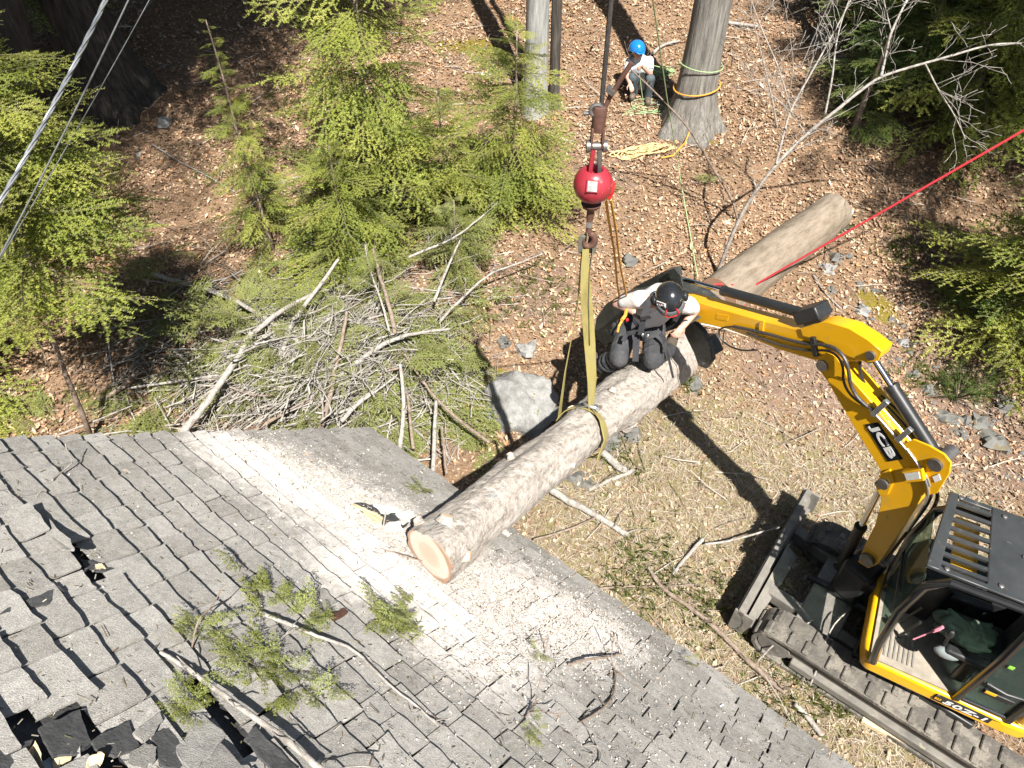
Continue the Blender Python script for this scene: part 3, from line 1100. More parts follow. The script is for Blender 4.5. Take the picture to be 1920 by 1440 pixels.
# ================================================================== LOGS
def log_body(L, r0, r1, seed, lump=0.05, nr=60, flare=None, cutdir=None):
    nz = int(L / 0.035)
    V = []
    for i in range(nz + 1):
        z = L * i / nz
        f = i / nz
        r = r0 + (r1 - r0) * f
        if flare:
            s_ = min(1, max(0, (f - flare[0]) / .07))
            r += flare[1] * s_ * s_ * (3 - 2 * s_)
        for k in range(nr):
            a = 2 * math.pi * k / nr
            p = Vector((math.cos(a) * 1.3, math.sin(a) * 1.3, z * 1.4 + seed * 7.3))
            q = Vector((math.cos(a) * 4.5, math.sin(a) * 4.5, z * 3 + seed * 3.1))
            rr_ = r * (1 + lump * noise.noise(p) * 1.6 + lump * .45 * noise.noise(q * 1.0) + lump * .25 * noise.noise(q * 3) + lump * .22 * noise.noise(q * 8))
            x, y = rr_ * math.cos(a), rr_ * math.sin(a)
            V.append(Vector((x, y, z - (cutdir.x * x + cutdir.y * y) * max(0, 1 - z / .5) if cutdir else z)))
    F = []
    for i in range(nz):
        for k in range(nr):
            k2 = (k + 1) % nr
            F.append((i * nr + k, i * nr + k2, (i + 1) * nr + k2, (i + 1) * nr + k))
    return V, F, nz, nr


m, t, b, out = node_mat('end_grain')
tc = t.nodes.new('ShaderNodeTexCoord')
sp = t.nodes.new('ShaderNodeVectorMath')
sp.operation = 'LENGTH'
mp = t.nodes.new('ShaderNodeMapping')
mp.inputs['Scale'].default_value = (1, 1, 0)
t.links.new(tc.outputs['Object'], mp.inputs[0])
t.links.new(mp.outputs[0], sp.inputs[0])
ln = math_n(t, 'ADD', sp.outputs['Value'], math_n(t, 'MULTIPLY', tex_noise(t, 5, 3, .5), .03))
sw = math_n(t, 'SINE', math_n(t, 'MULTIPLY', ln, 520.0))
c = ramp(t, math_n(t, 'MULTIPLY', ln, 5.0), [(0.0, (0.66, 0.50, 0.38)), (0.38, (0.72, 0.57, 0.45)), (0.46, (0.80, 0.69, 0.57)), (0.69, (0.82, 0.72, 0.61)), (0.74, (0.50, 0.32, 0.22))])
c = mixc(t, ramp(t, sw, [(0.2, 0.0), (1.0, 0.4)]), c, (0.50, 0.28, 0.17))
t.links.new(c, b.inputs['Base Color'])
b.inputs['Roughness'].default_value = 0.75
bump(t, b, tex_noise(t, 60, 3, .6, stretch=(1, 6, 1)), 0.15, 0.01)
MT['endgrain'] = m


def make_log(name, label, p0, p1, r0, r1, seed, mat, stubs=(), cat='log', lump=.05, flare=None, cutup=0.0):
    p0, p1 = Vector(p0), Vector(p1)
    ax = p1 - p0
    L = ax.length
    root = thing(name, label, cat, p0)
    root.rotation_euler = ax.to_track_quat('Z', 'Y').to_euler()
    cd_ = None
    if cutup:
        m3 = root.rotation_euler.to_matrix().transposed()
        vv = m3 @ (CAM - p0)
        vv.z = 0
        cd_ = vv.normalized() * cutup
    V, F, nz, nr = log_body(L, r0, r1, seed, lump, flare=flare, cutdir=cd_)
    MB().add(V, F).build('trunk', mat, root, local=True, smooth=180)
    for end, nm in ((0, 'cut_face'), (1, 'cut_face')):
        ring = V[:nr] if end == 0 else V[-nr:]
        rim = [Vector((q.x * .985, q.y * .985, q.z)) for q in ring]
        q = MB()
        off = Vector((0, 0, -.006 if end == 0 else .006))
        q.add([v + off for v in rim] + [v - off for v in rim], [tuple(range(nr - 1, -1, -1)) if end == 0 else tuple(range(nr))] + [(k, (k + 1) % nr, nr + (k + 1) % nr, nr + k) for k in range(nr)])
        q.build(nm, MT['endgrain'], root, local=True, smooth=0)
    for (z, ang, rad, ln_) in stubs:
        f = z / L
        r = r0 + (r1 - r0) * f
        dirv = Vector((math.cos(ang), math.sin(ang), 0.35)).normalized()
        base = Vector((math.cos(ang) * (r * .86), math.sin(ang) * (r * .86), z))
        x_, y_, z_ = basis(dirv)
        q = MB()
        q.lathe([(rad * 1.25, 0), (rad * 1.05, ln_ * .6), (rad, ln_)], base, (x_, y_, z_), 12)
        s = q.build('branch_stub', mat, root, local=True)
        q = MB()
        q.lathe([(rad * .93, ln_ - .006), (rad * .93, ln_ + .004)], base, (x_, y_, z_), 12)
        q.build('cut_face', MT['wood'], s, local=True, smooth=0)
    return root


LOG0 = on_roof(806, 1040, 0.150)
LOG1 = at_z(1275, 662, 0.42)
LOGD = (LOG1 - LOG0)


def logpt(t_, lift=0.0):
    return LOG0 + LOGD * t_ + Vector((0, 0, lift))


def log_r(t_):
    s_ = min(1, max(0, (t_ - .44) / .07))
    return 0.147 + (0.222 - 0.147) * t_ + .035 * s_ * s_ * (3 - 2 * s_)


main_log = make_log('felled_log', 'long pale barked log resting on the roof edge with its cut end on the shingles', LOG0, LOG1 + LOGD * .02, 0.147, 0.222, 1, MT['bark_log'],
                    lump=.135, flare=(.44, .035), cutup=.6)
q = main_log.matrix_basis.to_3x3() if False else main_log.rotation_euler.to_matrix()


def add_stub(u, v, rad, ln_):
    """a sawn branch stub where the photograph shows one, on the log's skin"""
    d = ray(u, v).normalized()
    best = None
    for k in range(400):
        s = 2.5 + k * 0.012
        p = CAM + d * s
        tt = max(0, min(1, (p - LOG0).dot(LOGD) / LOGD.length_squared))
        r = (p - (LOG0 + LOGD * tt)).length - log_r(tt)
        if r < 0:
            best = (p, tt)
            break
        if best is None or r < best[2] if best and len(best) > 2 else best is None:
            best = (p, tt, r)
    p, tt = best[0], best[1]
    out_ = (p - (LOG0 + LOGD * tt)).normalized()
    inv = q.transposed()
    lb = inv @ ((LOG0 + LOGD * tt + out_ * (log_r(tt) * .88)) - LOG0)
    ld = inv @ (out_ + LOGD.normalized() * .25).normalized()
    x_, y_, z_ = basis(ld)
    ln_ = ln_ * .6
    s_ = MB().lathe([(rad * 1.5, 0), (rad * 1.1, ln_ * .7), (rad, ln_)], lb, (x_, y_, z_), 12).build('branch_stub', MT['bark_log'], main_log, local=True)
    MB().lathe([(rad * .9, ln_ - .004), (rad * .9, ln_ + .004)], lb, (x_, y_, z_), 12).build('cut_face', MT['wood'], s_, local=True, smooth=0)


for (u, v, rad, ln_) in [(836, 973, .032, .045), (874, 1042, .027, .05), (779, 972, .022, .06), (951, 848, .020, .05), (925, 916, .022, .03), (957, 857, .018, .06),
                         (1148, 730, .022, .06), (1172, 760, .02, .04), (1210, 742, .022, .05), (1071, 872, .02, .06), (948, 1000, .014, .07), (1060, 752, .03, .07), (1152, 806, .02, .05)]:
    add_stub(u, v, rad, ln_)
# a sawn root swell bulging from the log's lower flank below the sling
MB().lathe([(.09, 0), (.14, .06), (.13, .16), (.10, .26)], q.transposed() @ (logpt(.54, -.08) - LOG0 + Vector((.12, -.08, -.02))), basis(Vector((.75, -.35, .30))), 20).build('branch_collar', MT['bark_log'], main_log, local=True)

P2 = on_ground(1345, 560, 0.27)
P3 = on_ground(1563, 398, 0.25)
make_log('felled_log', 'tan barked log lying on the leaves beyond the excavator arm', P2, P3, 0.30, 0.275, 5, MT['bark_log2'], lump=.04)


# ================================================================== EXCAVATOR
TC = Vector((3.53, 2.59, 0))
FU = Vector((-.78, .62, 0)).normalized()
RU_ = Vector((FU.y, -FU.x, 0))
FC = Vector((-.886, .464, 0)).normalized()
RCB = Vector((FC.y, -FC.x, 0))
Z3 = Vector((0, 0, 1))


def XU(f, r, z):
    return TC + FU * f + RU_ * r + Z3 * z


def XC(f, r, z):
    return TC + FC * f + RCB * r + Z3 * z


exc = thing('excavator', 'yellow mini excavator with black cab reaching its arm over the felled log', 'excavator', TC)

# --- tracks
for side in (-1, 1):
    rc = side * .58
    wdt = .30
    f0, f1, zr = -1.25, 1.02, .19
    prof = []
    for k in range(9):
        a = -math.pi / 2 + math.pi * k / 8
        prof.append((f1 + math.cos(a) * zr, zr + .02 + math.sin(a) * zr))
    prof.append((f1 - .6, 2 * zr + .005))
    prof.append((f0 + .6, 2 * zr + .005))
    for k in range(9):
        a = math.pi / 2 + math.pi * k / 8
        prof.append((f0 + math.cos(a) * zr, zr + .02 + math.sin(a) * zr))
    n = len(prof)
    mb = MB()
    vs = []
    for (f, z) in prof:
        for rr_ in (-wdt / 2, wdt / 2):
            vs.append(XU(f, rc + rr_, z))
    for (f, z) in prof:
        cf, cz = max(min(f, f1), f0), zr + .02
        d = Vector((f - cf, z - cz))
        dl = max(d.length, 1e-4)
        g = (dl - .035) / dl
        for rr_ in (-wdt / 2, wdt / 2):
            vs.append(XU(cf + d.x * g, rc + rr_, cz + d.y * g))
    fs = []
    for i in range(n):
        j = (i + 1) % n
        fs += [(2 * i, 2 * j, 2 * j + 1, 2 * i + 1), (2 * n + 2 * i, 2 * n + 2 * i + 1, 2 * n + 2 * j + 1, 2 * n + 2 * j),
               (2 * i, 2 * n + 2 * i, 2 * n + 2 * j, 2 * j), (2 * i + 1, 2 * j + 1, 2 * n + 2 * j + 1, 2 * n + 2 * i + 1)]
    trk = mb.add(vs, fs).build('rubber_track', MT['rubber'], exc, smooth=40)
    # tread bars along the belt
    path = [Vector(p) for p in prof]
    seglen = [(path[(i + 1) % n] - path[i]).length for i in range(n)]
    tot = sum(seglen)
    nb = 34
    for k in range(nb):
        s = tot * k / nb
        i = 0
        while s > seglen[i]:
            s -= seglen[i]
            i += 1
        d = (path[(i + 1) % n] - path[i]).normalized()
        p = path[i] + d * s
        nrm = Vector((d.y, -d.x))
        fw = (FU * d.x + Z3 * d.y)
        nw = (FU * nrm.x + Z3 * nrm.y)
        q = MB()
        for hs in (-1, 1):
            off = .018 * hs * (1 if k % 2 else -1)
            q.box(XU(p.x, rc + hs * wdt * .235, p.y) + nw * .006 + fw * off, (.055, wdt * .44, .03), (fw, RU_, nw))
        q.build('tread_bar', MT['rubber'], trk, smooth=0, bevel=.008, seg=1)
    # frame between the belts and its rollers
    mb = MB()
    mb.box(XU((f0 + f1) / 2, rc, .22), (f1 - f0 - .1, wdt * .62, .20), (FU, RU_, Z3))
    mb.box(XU((f0 + f1) / 2, rc + side * .05, .14), (f1 - f0 - .35, wdt * .66, .09), (FU, RU_, Z3))
    mb.build('track_frame', MT['steelmud'], exc, bevel=.012)
    for f in (f0, f1):
        MB().lathe([(.02, -.12), (.14, -.12), (.15, -.05), (.15, .05), (.14, .12), (.02, .12)], XU(f, rc, zr + .02), (FU, Z3, RU_), 18).build('idler_wheel', MT['steelmud'], exc)
mb = MB()
mb.box(XU(0, 0, .34), (.95, .95, .22), (FU, RU_, Z3))
mb.lathe([(.42, .42), (.42, .56)], XU(0, 0, 0), (FU, RU_, Z3), 24)
mb.build('undercarriage', MT['black'], exc, bevel=.015)

# --- dozer blade: traced footprint from the photograph, real curved plate
bl0 = at_z(1368, 1178, .02)
bl1 = at_z(1486, 968, .02)
bd = (bl1 - bl0)
bd.z = 0
bl0.z = bl1.z = .02
bdn = bd.normalized()
bf = Vector((-bdn.y, bdn.x, 0))
if bf.dot(FU) < 0:
    bf = -bf
mb = MB()
pr = [(.02, 0), (-.035, .06), (-.06, .13), (-.06, .20), (-.035, .27), (.015, .34)]
pts = [bl0 + bf * f + Z3 * z for f, z in pr] + [bl0 + bf * (f - .03) + Z3 * z for f, z in reversed(pr)]
mb.prism(pts, bdn * (bd.length + .12))
mb.bar(bl0 - bf * .03 + Z3 * .325, bl0 + bdn * (bd.length + .12) - bf * .03 + Z3 * .325, .06, .075)
mb.bar(bl0 - bf * .085 + Z3 * .06, bl0 + bdn * (bd.length + .12) - bf * .085 + Z3 * .06, .07, .08)
for e in (0, bd.length + .105):
    mb.prism([bl0 + bdn * e + bf * .03 + Z3 * .0, bl0 + bdn * e + bf * .03 + Z3 * .345, bl0 + bdn * e - bf * .15 + Z3 * .345, bl0 + bdn * e - bf * .15 + Z3 * .06], bdn * .02)
# back plate seen from above, muddy
mb.prism([bl0 - bf * .09 + Z3 * .30, bl0 + bdn * bd.length * .62 - bf * .09 + Z3 * .30, bl0 + bdn * bd.length * .62 - bf * .22 + Z3 * .20, bl0 - bf * .17 + Z3 * .20], Z3 * -.02)
mb.build('dozer_blade', MT['steelmud'], exc, bevel=.006)
mb = MB()
for sgn in (-.33, .33):
    mb.bar(XU(.45, sgn, .30), bl0 + bdn * (bd.length * (.55 + sgn * .75)) - bf * .1 + Z3 * .17, .11, .13)
mb.prism([XU(.62, -.38, .36), XU(.62, .36, .36), XU(.98, .40, .30), XU(.98, -.42, .30)], Z3 * -.03)
mb.build('blade_arm', MT['steelmud'], exc, bevel=.01)
mb = MB()
mb.tube([XU(.5, 0, .42), XU(.85, .05, .38)], .05, 12)
mb.tube([XU(.85, .05, .38), XU(1.05, .05, .34)], .03, 12)
mb.build('blade_ram', MT['black'], exc)

# --- slewing deck, sill, counterweight
mb = MB()
dk = []
for (f, r) in [(.50, -.57), (.54, -.53), (.56, -.40), (.56, .22), (.44, .50), (.2, .58), (-.6, .58), (-.85, .42), (-.98, .1), (-.98, -.12), (-.86, -.42), (-.60, -.59), (-.45, -.60)]:
    dk.append(XC(f, r, .60))
mb.prism(dk, Z3 * .16)
mb.build('deck_skirt', MT['yellow'], exc, bevel=.03, seg=3)
mb = MB()
cw = []
for (f, r) in [(-.50, -.585), (-.62, -.575), (-.88, -.40), (-1.0, -.12), (-1.0, .12), (-.87, .40), (-.62, .57), (-.5, .57)]:
    cw.append(XC(f, r, .765))
mb.prism(cw, Z3 * .55)
mb.build('engine_cover', MT['yellow'], exc, bevel=.05, seg=3)
mb = MB()
mb.prism([XC(.50, .14, .765), XC(.50, .36, .765), XC(.30, .55, .765), XC(-.49, .56, .765), XC(-.49, .14, .765)], Z3 * .36)
mb.build('side_cover', MT['black'], exc, bevel=.03)
mb = MB()
mb.box(XC(.02, -.22, .775), (.98, .66, .02), (FC, RCB, Z3))
mb.build('cab_floor', surf('cab_floor_mat', [(.3, (.22, .19, .15)), (.7, (.36, .32, .26))], 9, .85, bmp=.2), exc, smooth=0)
mb = MB()
for k in range(7):
    mb.box(XC(.42 - k * .035, -.36, .789), (.012, .26, .006), (FC, RCB, Z3))
o = mb.build('floor_tread', MT['steelmud'], exc, smooth=0)
o['kind'] = 'stuff'

# --- cab frame
ZR = 2.1
LF, LB, RL, RR_ = .50, -.47, -.565, .12
mb = MB()


def post(pts, rad, mat='blackgloss', name='cab_post', n=10):
    return MB().tube([XC(*p) for p in pts], rad, n).build(name, MT[mat], exc)


post([(LF - .02, RL, .76), (LF + .03, RL, 1.05), (LF + .07, RL, 1.55), (LF + .04, RL + .01, 1.9), (LF - .06, RL + .02, 2.03), (LB, RL + .02, 2.06)], .032)
post([(LF - .02, RR_, .76), (LF + .03, RR_, 1.05), (LF + .07, RR_, 1.55), (LF + .03, RR_, 1.92), (LF - .06, RR_, 2.03), (LB, RR_, 2.06)], .032)
post([(-.12, RL - .005, .77), (-.12, RL - .005, 1.5), (-.10, RL + .015, 2.04)], .030)
post([(LB, RL, .77), (LB, RL, 2.06)], .036)
post([(LB, RR_, .77), (LB, RR_, 2.06)], .036)
post([(-.12, RL - .006, .80), (LB, RL - .006, .80)], .02)
post([(LF + .05, RL, 1.35), (LF + .05, RR_, 1.35)], .014, 'black', 'windscreen_bar')
# door behind the B post
mb = MB()
mb.prism([XC(-.14, RL - .002, .80), XC(LB + .02, RL - .002, .80), XC(LB + .02, RL + .012, 2.02), XC(-.13, RL + .012, 2.02)], RCB * .006)
mb.build('side_window', MT['glass'], exc, smooth=0)
mb = MB()
mb.prism([XC(LF + .02, RL + .04, .95), XC(LF + .02, RR_ - .03, .95), XC(LF + .06, RR_ - .03, 1.95), XC(LF + .06, RL + .04, 1.95)], FC * .005)
mb.build('windscreen', MT['glass'], exc, smooth=0)
mb = MB()
mb.box(XC(LB + .01, (RL + RR_) / 2, 1.1), (.03, RR_ - RL, .66), (FC, RCB, Z3))
mb.build('cab_back_panel', MT['black'], exc)
mb = MB()
mb.tube([XC(-.16, RL - .03, 1.16), XC(-.30, RL - .035, 1.13), XC(-.42, RL - .03, 1.15)], .011, 8)
mb.build('grab_handle', MT['black'], exc)
mb = MB()
mb.box(XC(-.30, RL - .004, 1.02), (.20, .03, .05), (FC, RCB, Z3))
mb.build('door_latch', MT['black'], exc, bevel=.006)
MB().box(XC(-.24, RL - .022, 1.04), (.07, .004, .03), (FC, RCB, Z3)).build('warning_sticker', MT['yellow'], exc, smooth=0)
MB().box(XC(-.2, RL - .006, 1.42), (.035, .004, .035), (FC, RCB, Z3)).build('green_sticker', surf('green_sticker', [(.3, (.25, .6, .06)), (.7, (.3, .65, .08))], 3, .5), exc, smooth=0)

# roof plate: slotted guard in front, solid sheet behind
rf0, rf1 = .56, -.62
rl, rr_ = -.56, .15
mb = MB()
mb.prism([XC(.26, rl, ZR), XC(rf1, rl, ZR), XC(rf1, rr_, ZR), XC(.26, rr_, ZR)], Z3 * .022)
mb.build('cab_roof', MT['roofblack'], exc, bevel=.008)
mb = MB()
mb.prism([XC(rf0 + .06, rl + .0, ZR - .004), XC(rf0 - .02, rl + .0, ZR - .004), XC(rf0 - .09, rr_, ZR - .004), XC(rf0 - .03, rr_, ZR - .004)], Z3 * .03)
mb.box(XC(.40, rl + .02, ZR + .008), (.30, .04, .028), (FC, RCB, Z3))
mb.box(XC(.36, rr_ - .02, ZR + .008), (.20, .04, .028), (FC, RCB, Z3))
mb.build('roof_guard_frame', MT['roofblack'], exc, bevel=.006)
nbar = 8
for k in range(nbar):
    r = rl + .075 + (rr_ - rl - .15) * k / (nbar - 1)
    MB().box(XC(.39, r, ZR + .008), (.29, .030, .02), (FC, RCB, Z3)).build('guard_bar', MT['roofblack'], exc, smooth=0)
mb = MB()
mb.box(XC(.36, -.20, ZR - .10), (.16, .50, .02), (FC, RCB, Z3))
mb.build('roof_panel_below', MT['yellow'], exc, bevel=.004)
mb = MB()
for (f, r) in [(.18, rl + .06), (.18, rr_ - .06), (-.1, rl + .06), (-.35, rl + .06), (-.1, rr_ - .06), (-.2, -.2), (.05, -.2), (.5, rl + .03), (.46, rr_ - .03)]:
    mb.lathe([(.018, 0), (.018, .01), (.010, .014)], XC(f, r, ZR + .022), (FC, RCB, Z3), 8)
o = mb.build('roof_bolt', MT['steel'], exc)
o['kind'] = 'stuff'

# seat, armrests, levers, bits in the cab
sg = surf('seat_cloth', [(.3, (.016, .017, .018)), (.7, (.035, .036, .036))], 9, .9)
mb = MB()
mb.box(XC(-.12, -.22, 1.02), (.40, .40, .12), (FC, RCB, Z3))
mb.build('seat', sg, exc, bevel=.04, seg=3)
mb = MB()
mb.box(XC(-.34, -.22, 1.32), (.12, .38, .55), (FC, RCB, Z3))
mb.build('backrest', sg, exc, bevel=.05, seg=3)
gcl = surf('green_jacket_cloth', [(.3, (.06, .085, .06)), (.7, (.14, .18, .13))], 6, .9, bmp=.3)
mb = MB()
for (f, r, z, a, b_, c_) in [(.04, -.22, 1.12, .16, .15, .07), (-.05, -.30, 1.14, .13, .09, .06), (-.14, -.18, 1.13, .12, .12, .06), (.12, -.12, 1.07, .10, .08, .07)]:
    mb.ell(XC(f, r, z - .02), (a * .8, b_ * .8, c_ * .7), (FC, RCB, Z3), 12)
rj = random.Random(8)
for k in range(16):
    c_ = Vector((rj.uniform(-.16, .12), rj.uniform(-.34, -.12)))
    an = rj.uniform(-.6, .9)
    mb.limb(XC(c_.x - .08 * math.cos(an), c_.y - .08 * math.sin(an), 1.15 + rj.uniform(-.02, .02)), XC(c_.x + .08 * math.cos(an), c_.y + .08 * math.sin(an), 1.13 + rj.uniform(-.03, .02)), .016, .022, 8)
jk = mb.fuse('jacket', gcl, None, loc=XC(-.05, -.22, 1.09), voxel=.010, smooth_it=2)
tag(jk, 'crumpled green jacket lying on the excavator seat', 'jacket')
for r in (-.46, .03):
    mb = MB()
    mb.box(XC(-.02, r, 1.17), (.30, .08, .06), (FC, RCB, Z3))
    mb.box(XC(-.08, r, 1.0), (.10, .06, .30), (FC, RCB, Z3))
    mb.build('armrest', MT['black'], exc, bevel=.02)
for r in (-.45, .03):
    mb = MB()
    mb.tube([XC(.14, r, 1.18), XC(.16, r, 1.30)], .012, 8)
    mb.ell(XC(.165, r, 1.34), (.028, .024, .05), (FC, RCB, Z3), 10)
    mb.build('joystick', MT['black'], exc)
mb = MB()
mb.ell(XC(.10, -.47, 1.13), (.09, .045, .05), (FC, RCB, Z3), 12)
mb.build('armrest_pod', surf('grey_plastic', [(.3, (.20, .23, .23)), (.7, (.30, .33, .33))], 4, .3), exc)
for r in (-.28, -.14):
    MB().tube([XC(.34, r, .79), XC(.30, r, 1.02), XC(.29, r, 1.10)], .011, 8).build('travel_lever', MT['black'], exc)
mb = MB()
mb.tube([XC(.22, -.36, 1.16), XC(.30, -.40, 1.02)], .006, 6)
mb.lathe([(.012, 0), (.017, .05), (.012, .09)], XC(.22, -.36, 1.16), basis(XC(.18, -.34, 1.24) - XC(.22, -.36, 1.16)), 8)
o = mb.build('screwdriver', surf('pink_plastic', [(.3, (.75, .22, .30)), (.7, (.8, .3, .36))], 3, .4), None, loc=XC(.22, -.36, 1.16))
tag(o, 'tool with a pink handle inside the excavator cab', 'tool')
mb = MB()
mb.box(XC(.26, .04, 1.05), (.22, .16, .55), (FC, RCB, Z3))
mb.build('control_console', MT['black'], exc, bevel=.03)

# --- boom, dipper and rams, traced on the plane the arm swings in
BR = Vector((-.594, .804, 0)).normalized()
BN = Vector((.804, .594, 0)).normalized()             # away from the camera
BP = Vector((3.03, 3.13, 0))


def arm(px, off=0.0):
    """photograph pixels -> points on the arm plane shifted by off along its normal"""
    return [on_plane(u, v, BP + BN * off, BN) for u, v in px]


# swing post
mb = MB()
foot = arm([(1622, 1050)])[0]
mb.box(Vector((foot.x, foot.y, .62)) - BR * .02, (.26, .26, .42), (BR, BN, Z3))
mb.bar(XC(.45, .24, .62), Vector((foot.x, foot.y, .62)), .30, .26)
mb.build('swing_post', MT['black'], exc, bevel=.03)

hw = .085
boom_px = [(1531, 676), (1543, 668), (1558, 671), (1580, 694), (1606, 722), (1634, 754), (1664, 792), (1692, 822), (1716, 850), (1738, 878), (1741, 900), (1728, 935), (1703, 975), (1672, 1022), (1646, 1058), (1628, 1066), (1608, 1054), (1622, 1020), (1640, 985),
           (1651, 945), (1652, 905), (1650, 880), (1614, 822), (1577, 760), (1551, 715), (1535, 693)]
mb = MB()
mb.prism(arm(boom_px, -hw), BN * 2 * hw)
boom = mb.build('boom', MT['yellow'], exc, bevel=.006, seg=2)
# elbow and ram brackets on the boom
for off in (-hw - .014, hw):
    mb = MB()
    mb.prism(arm([(1690, 835), (1712, 824), (1742, 836), (1770, 852), (1783, 868), (1780, 888), (1757, 925), (1735, 930), (1728, 900)], off), BN * .016)
    mb.build('ram_bracket', MT['yellow'], boom, bevel=.003, seg=1)
    mb = MB()
    mb.prism(arm([(1532, 672), (1548, 662), (1566, 668), (1582, 690), (1590, 712), (1572, 706), (1552, 708), (1538, 694)], off), BN * .016)
    mb.build('elbow_plate', MT['yellow'], boom, bevel=.003, seg=1)
    mb = MB()
    mb.prism(arm([(1641, 912), (1650, 888), (1668, 880), (1676, 902), (1664, 928), (1650, 930)], off), BN * .016)
    mb.build('lift_ram_bracket', MT['yellow'], boom, bevel=.003, seg=1)
for (u, v, rad) in [(1541, 686, .045), (1753, 872, .05), (1655, 908, .045), (1625, 1050, .06)]:
    c0 = arm([(u, v)], -hw - .03)[0]
    MB().lathe([(rad * .5, -.01), (rad, -.01), (rad, .22), (rad * .5, .22)], c0, (BR, Z3, BN), 16).build('pivot_pin', MT['steel'], boom)

# dipper arm
dw = .075
stick_px = [(1262, 560), (1284, 560), (1427, 601), (1499, 619), (1520, 610), (1548, 606), (1592, 618), (1626, 640), (1651, 660), (1645, 674), (1628, 677), (1584, 678), (1552, 666), (1529, 676), (1459, 655), (1374, 620), (1284, 598), (1262, 590)]
mb = MB()
mb.prism(arm(stick_px, -dw), BN * 2 * dw)
dip = mb.build('dipper_arm', MT['yellow'], exc, bevel=.005, seg=2)
mb = MB()
mb.prism(arm([(1424, 604), (1432, 602), (1428, 640), (1421, 640)], -dw - .012), BN * .014)
mb.build('stiffener', MT['yellow'], dip)
for off in (-dw - .012, dw):
    MB().prism(arm([(1500, 615), (1548, 603), (1592, 616), (1628, 638), (1654, 660), (1646, 677), (1626, 680), (1590, 668), (1540, 640), (1505, 630)], off), BN * .013).build('side_plate', MT['yellow'], dip, bevel=.003, seg=1)
for (u, v, rad) in [(1632, 667, .035), (1541, 686, .03), (1270, 578, .04)]:
    c0 = arm([(u, v)], -dw - .025)[0]
    MB().lathe([(rad * .55, -.008), (rad, -.008), (rad, .20), (rad * .55, .20)], c0, (BR, Z3, BN), 16).build('pivot_pin', MT['steel'], dip)


def ram(name, px, split, rb, rrd, off=0.0, label=None, mat='black'):
    a, b_ = arm(px, off)
    r = thing('x', None, None, (0, 0, 0)) if False else None
    mid = a.lerp(b_, split)
    d = (b_ - a).normalized()
    q = MB().tube([a, mid], rb, 16).tube([mid - d * .03, mid], rb * 1.12, 16)
    o = q.build(name, MT[mat], exc)
    MB().tube([mid, b_], rrd, 12).build('chrome_rod', MT['chrome'], o)
    MB().lathe([(rb * 1.05, -.05), (rb * 1.05, .05)], a, (BR, Z3, BN), 14).build('ram_eye', MT[mat], o)
    MB().lathe([(rrd * 1.6, -.045), (rrd * 1.6, .045)], b_, (BR, Z3, BN), 14).build('ram_eye', MT[mat], o)
    return o


ram('dipper_ram', [(1755, 855), (1634, 667)], .70, .050, .026, .01)
ram('bucket_ram', [(1508, 588), (1262, 518)], .58, .042, .022, .02)
ram('lift_ram', [(1578, 1058), (1656, 905)], .50, .046, .026, .0)
mb = MB()
a, b_ = arm([(1502, 590), (1545, 580)], .02)
up = Vector((0, 0, 1))
mb.bar(a - Z3 * .01, b_ + Z3 * .0, .17, .11)
mb.build('hose_guard', MT['black'], dip, bevel=.012)
MB().prism(arm([(1505, 600), (1540, 596), (1536, 618), (1508, 622)], -.05), BN * .10).build('ram_mount', MT['black'], dip, bevel=.004)

# linkage and bucket
mb = MB()
for off in (-.09, .075):
    mb.prism(arm([(1252, 508), (1264, 503), (1276, 516), (1284, 560), (1278, 585), (1266, 585), (1262, 550)], off), BN * .018)
mb.prism(arm([(1176, 548), (1190, 538), (1246, 508), (1262, 506), (1266, 522), (1205, 556), (1186, 562)], -.05), BN * .10)
mb.build('bucket_link', MT['bucket'], exc, bevel=.004)
bpx = [(1296, 606), (1268, 582), (1236, 562), (1200, 546), (1165, 552), (1136, 570), (1118, 596), (1114, 622), (1124, 640), (1138, 648)]
bpx2 = [(1146, 636), (1136, 622), (1134, 604), (1146, 584), (1168, 568), (1200, 562), (1232, 576), (1262, 596), (1286, 612)]
mb = MB()
mb.prism(arm(bpx + bpx2, -.20), BN * .46)
mb.build('bucket', MT['bucket'], exc, bevel=.004)
for off in (-.22, .25):
    mb = MB()
    mb.prism(arm([(1296, 606), (1268, 582), (1236, 562), (1200, 546), (1165, 552), (1136, 570), (1118, 596), (1114, 622), (1130, 646), (1190, 628), (1250, 622)], off), BN * .022)
    mb.build('bucket_side', MT['bucket'], exc, bevel=.003)
# lower jaw of the thumb, scuffed pale, right of the climber
jaw = [(1284, 600), (1300, 604), (1318, 622), (1332, 652), (1336, 676), (1324, 692), (1309, 686), (1301, 662), (1290, 640), (1280, 618)]
mb = MB()
mb.prism(arm(jaw, .06), BN * .05)
mb.prism(arm(jaw, .26), BN * .05)
mb.prism(arm([(1300, 640), (1318, 640), (1330, 672), (1316, 680)], .08), BN * .2)
mb.build('bucket_thumb', MT['bucket'], exc, bevel=.005)
tb = on_ground(1320, 668, .75)

# hoses and hard lines
def hose(px, offs, rad, mat, name, n=8, parent=boom):
    pts = []
    for k, (u, v) in enumerate(px):
        of = offs[k] if hasattr(offs, '__len__') else offs
        pts.append(on_plane(u, v, BP + BN * of, BN))
    # smooth
    for _ in range(2):
        q = [pts[0]]
        for i in range(len(pts) - 1):
            q += [pts[i].lerp(pts[i + 1], .25), pts[i].lerp(pts[i + 1], .75)]
        q.append(pts[-1])
        pts = q
    return MB().tube(pts, rad, n).build(name, MT[mat], parent)


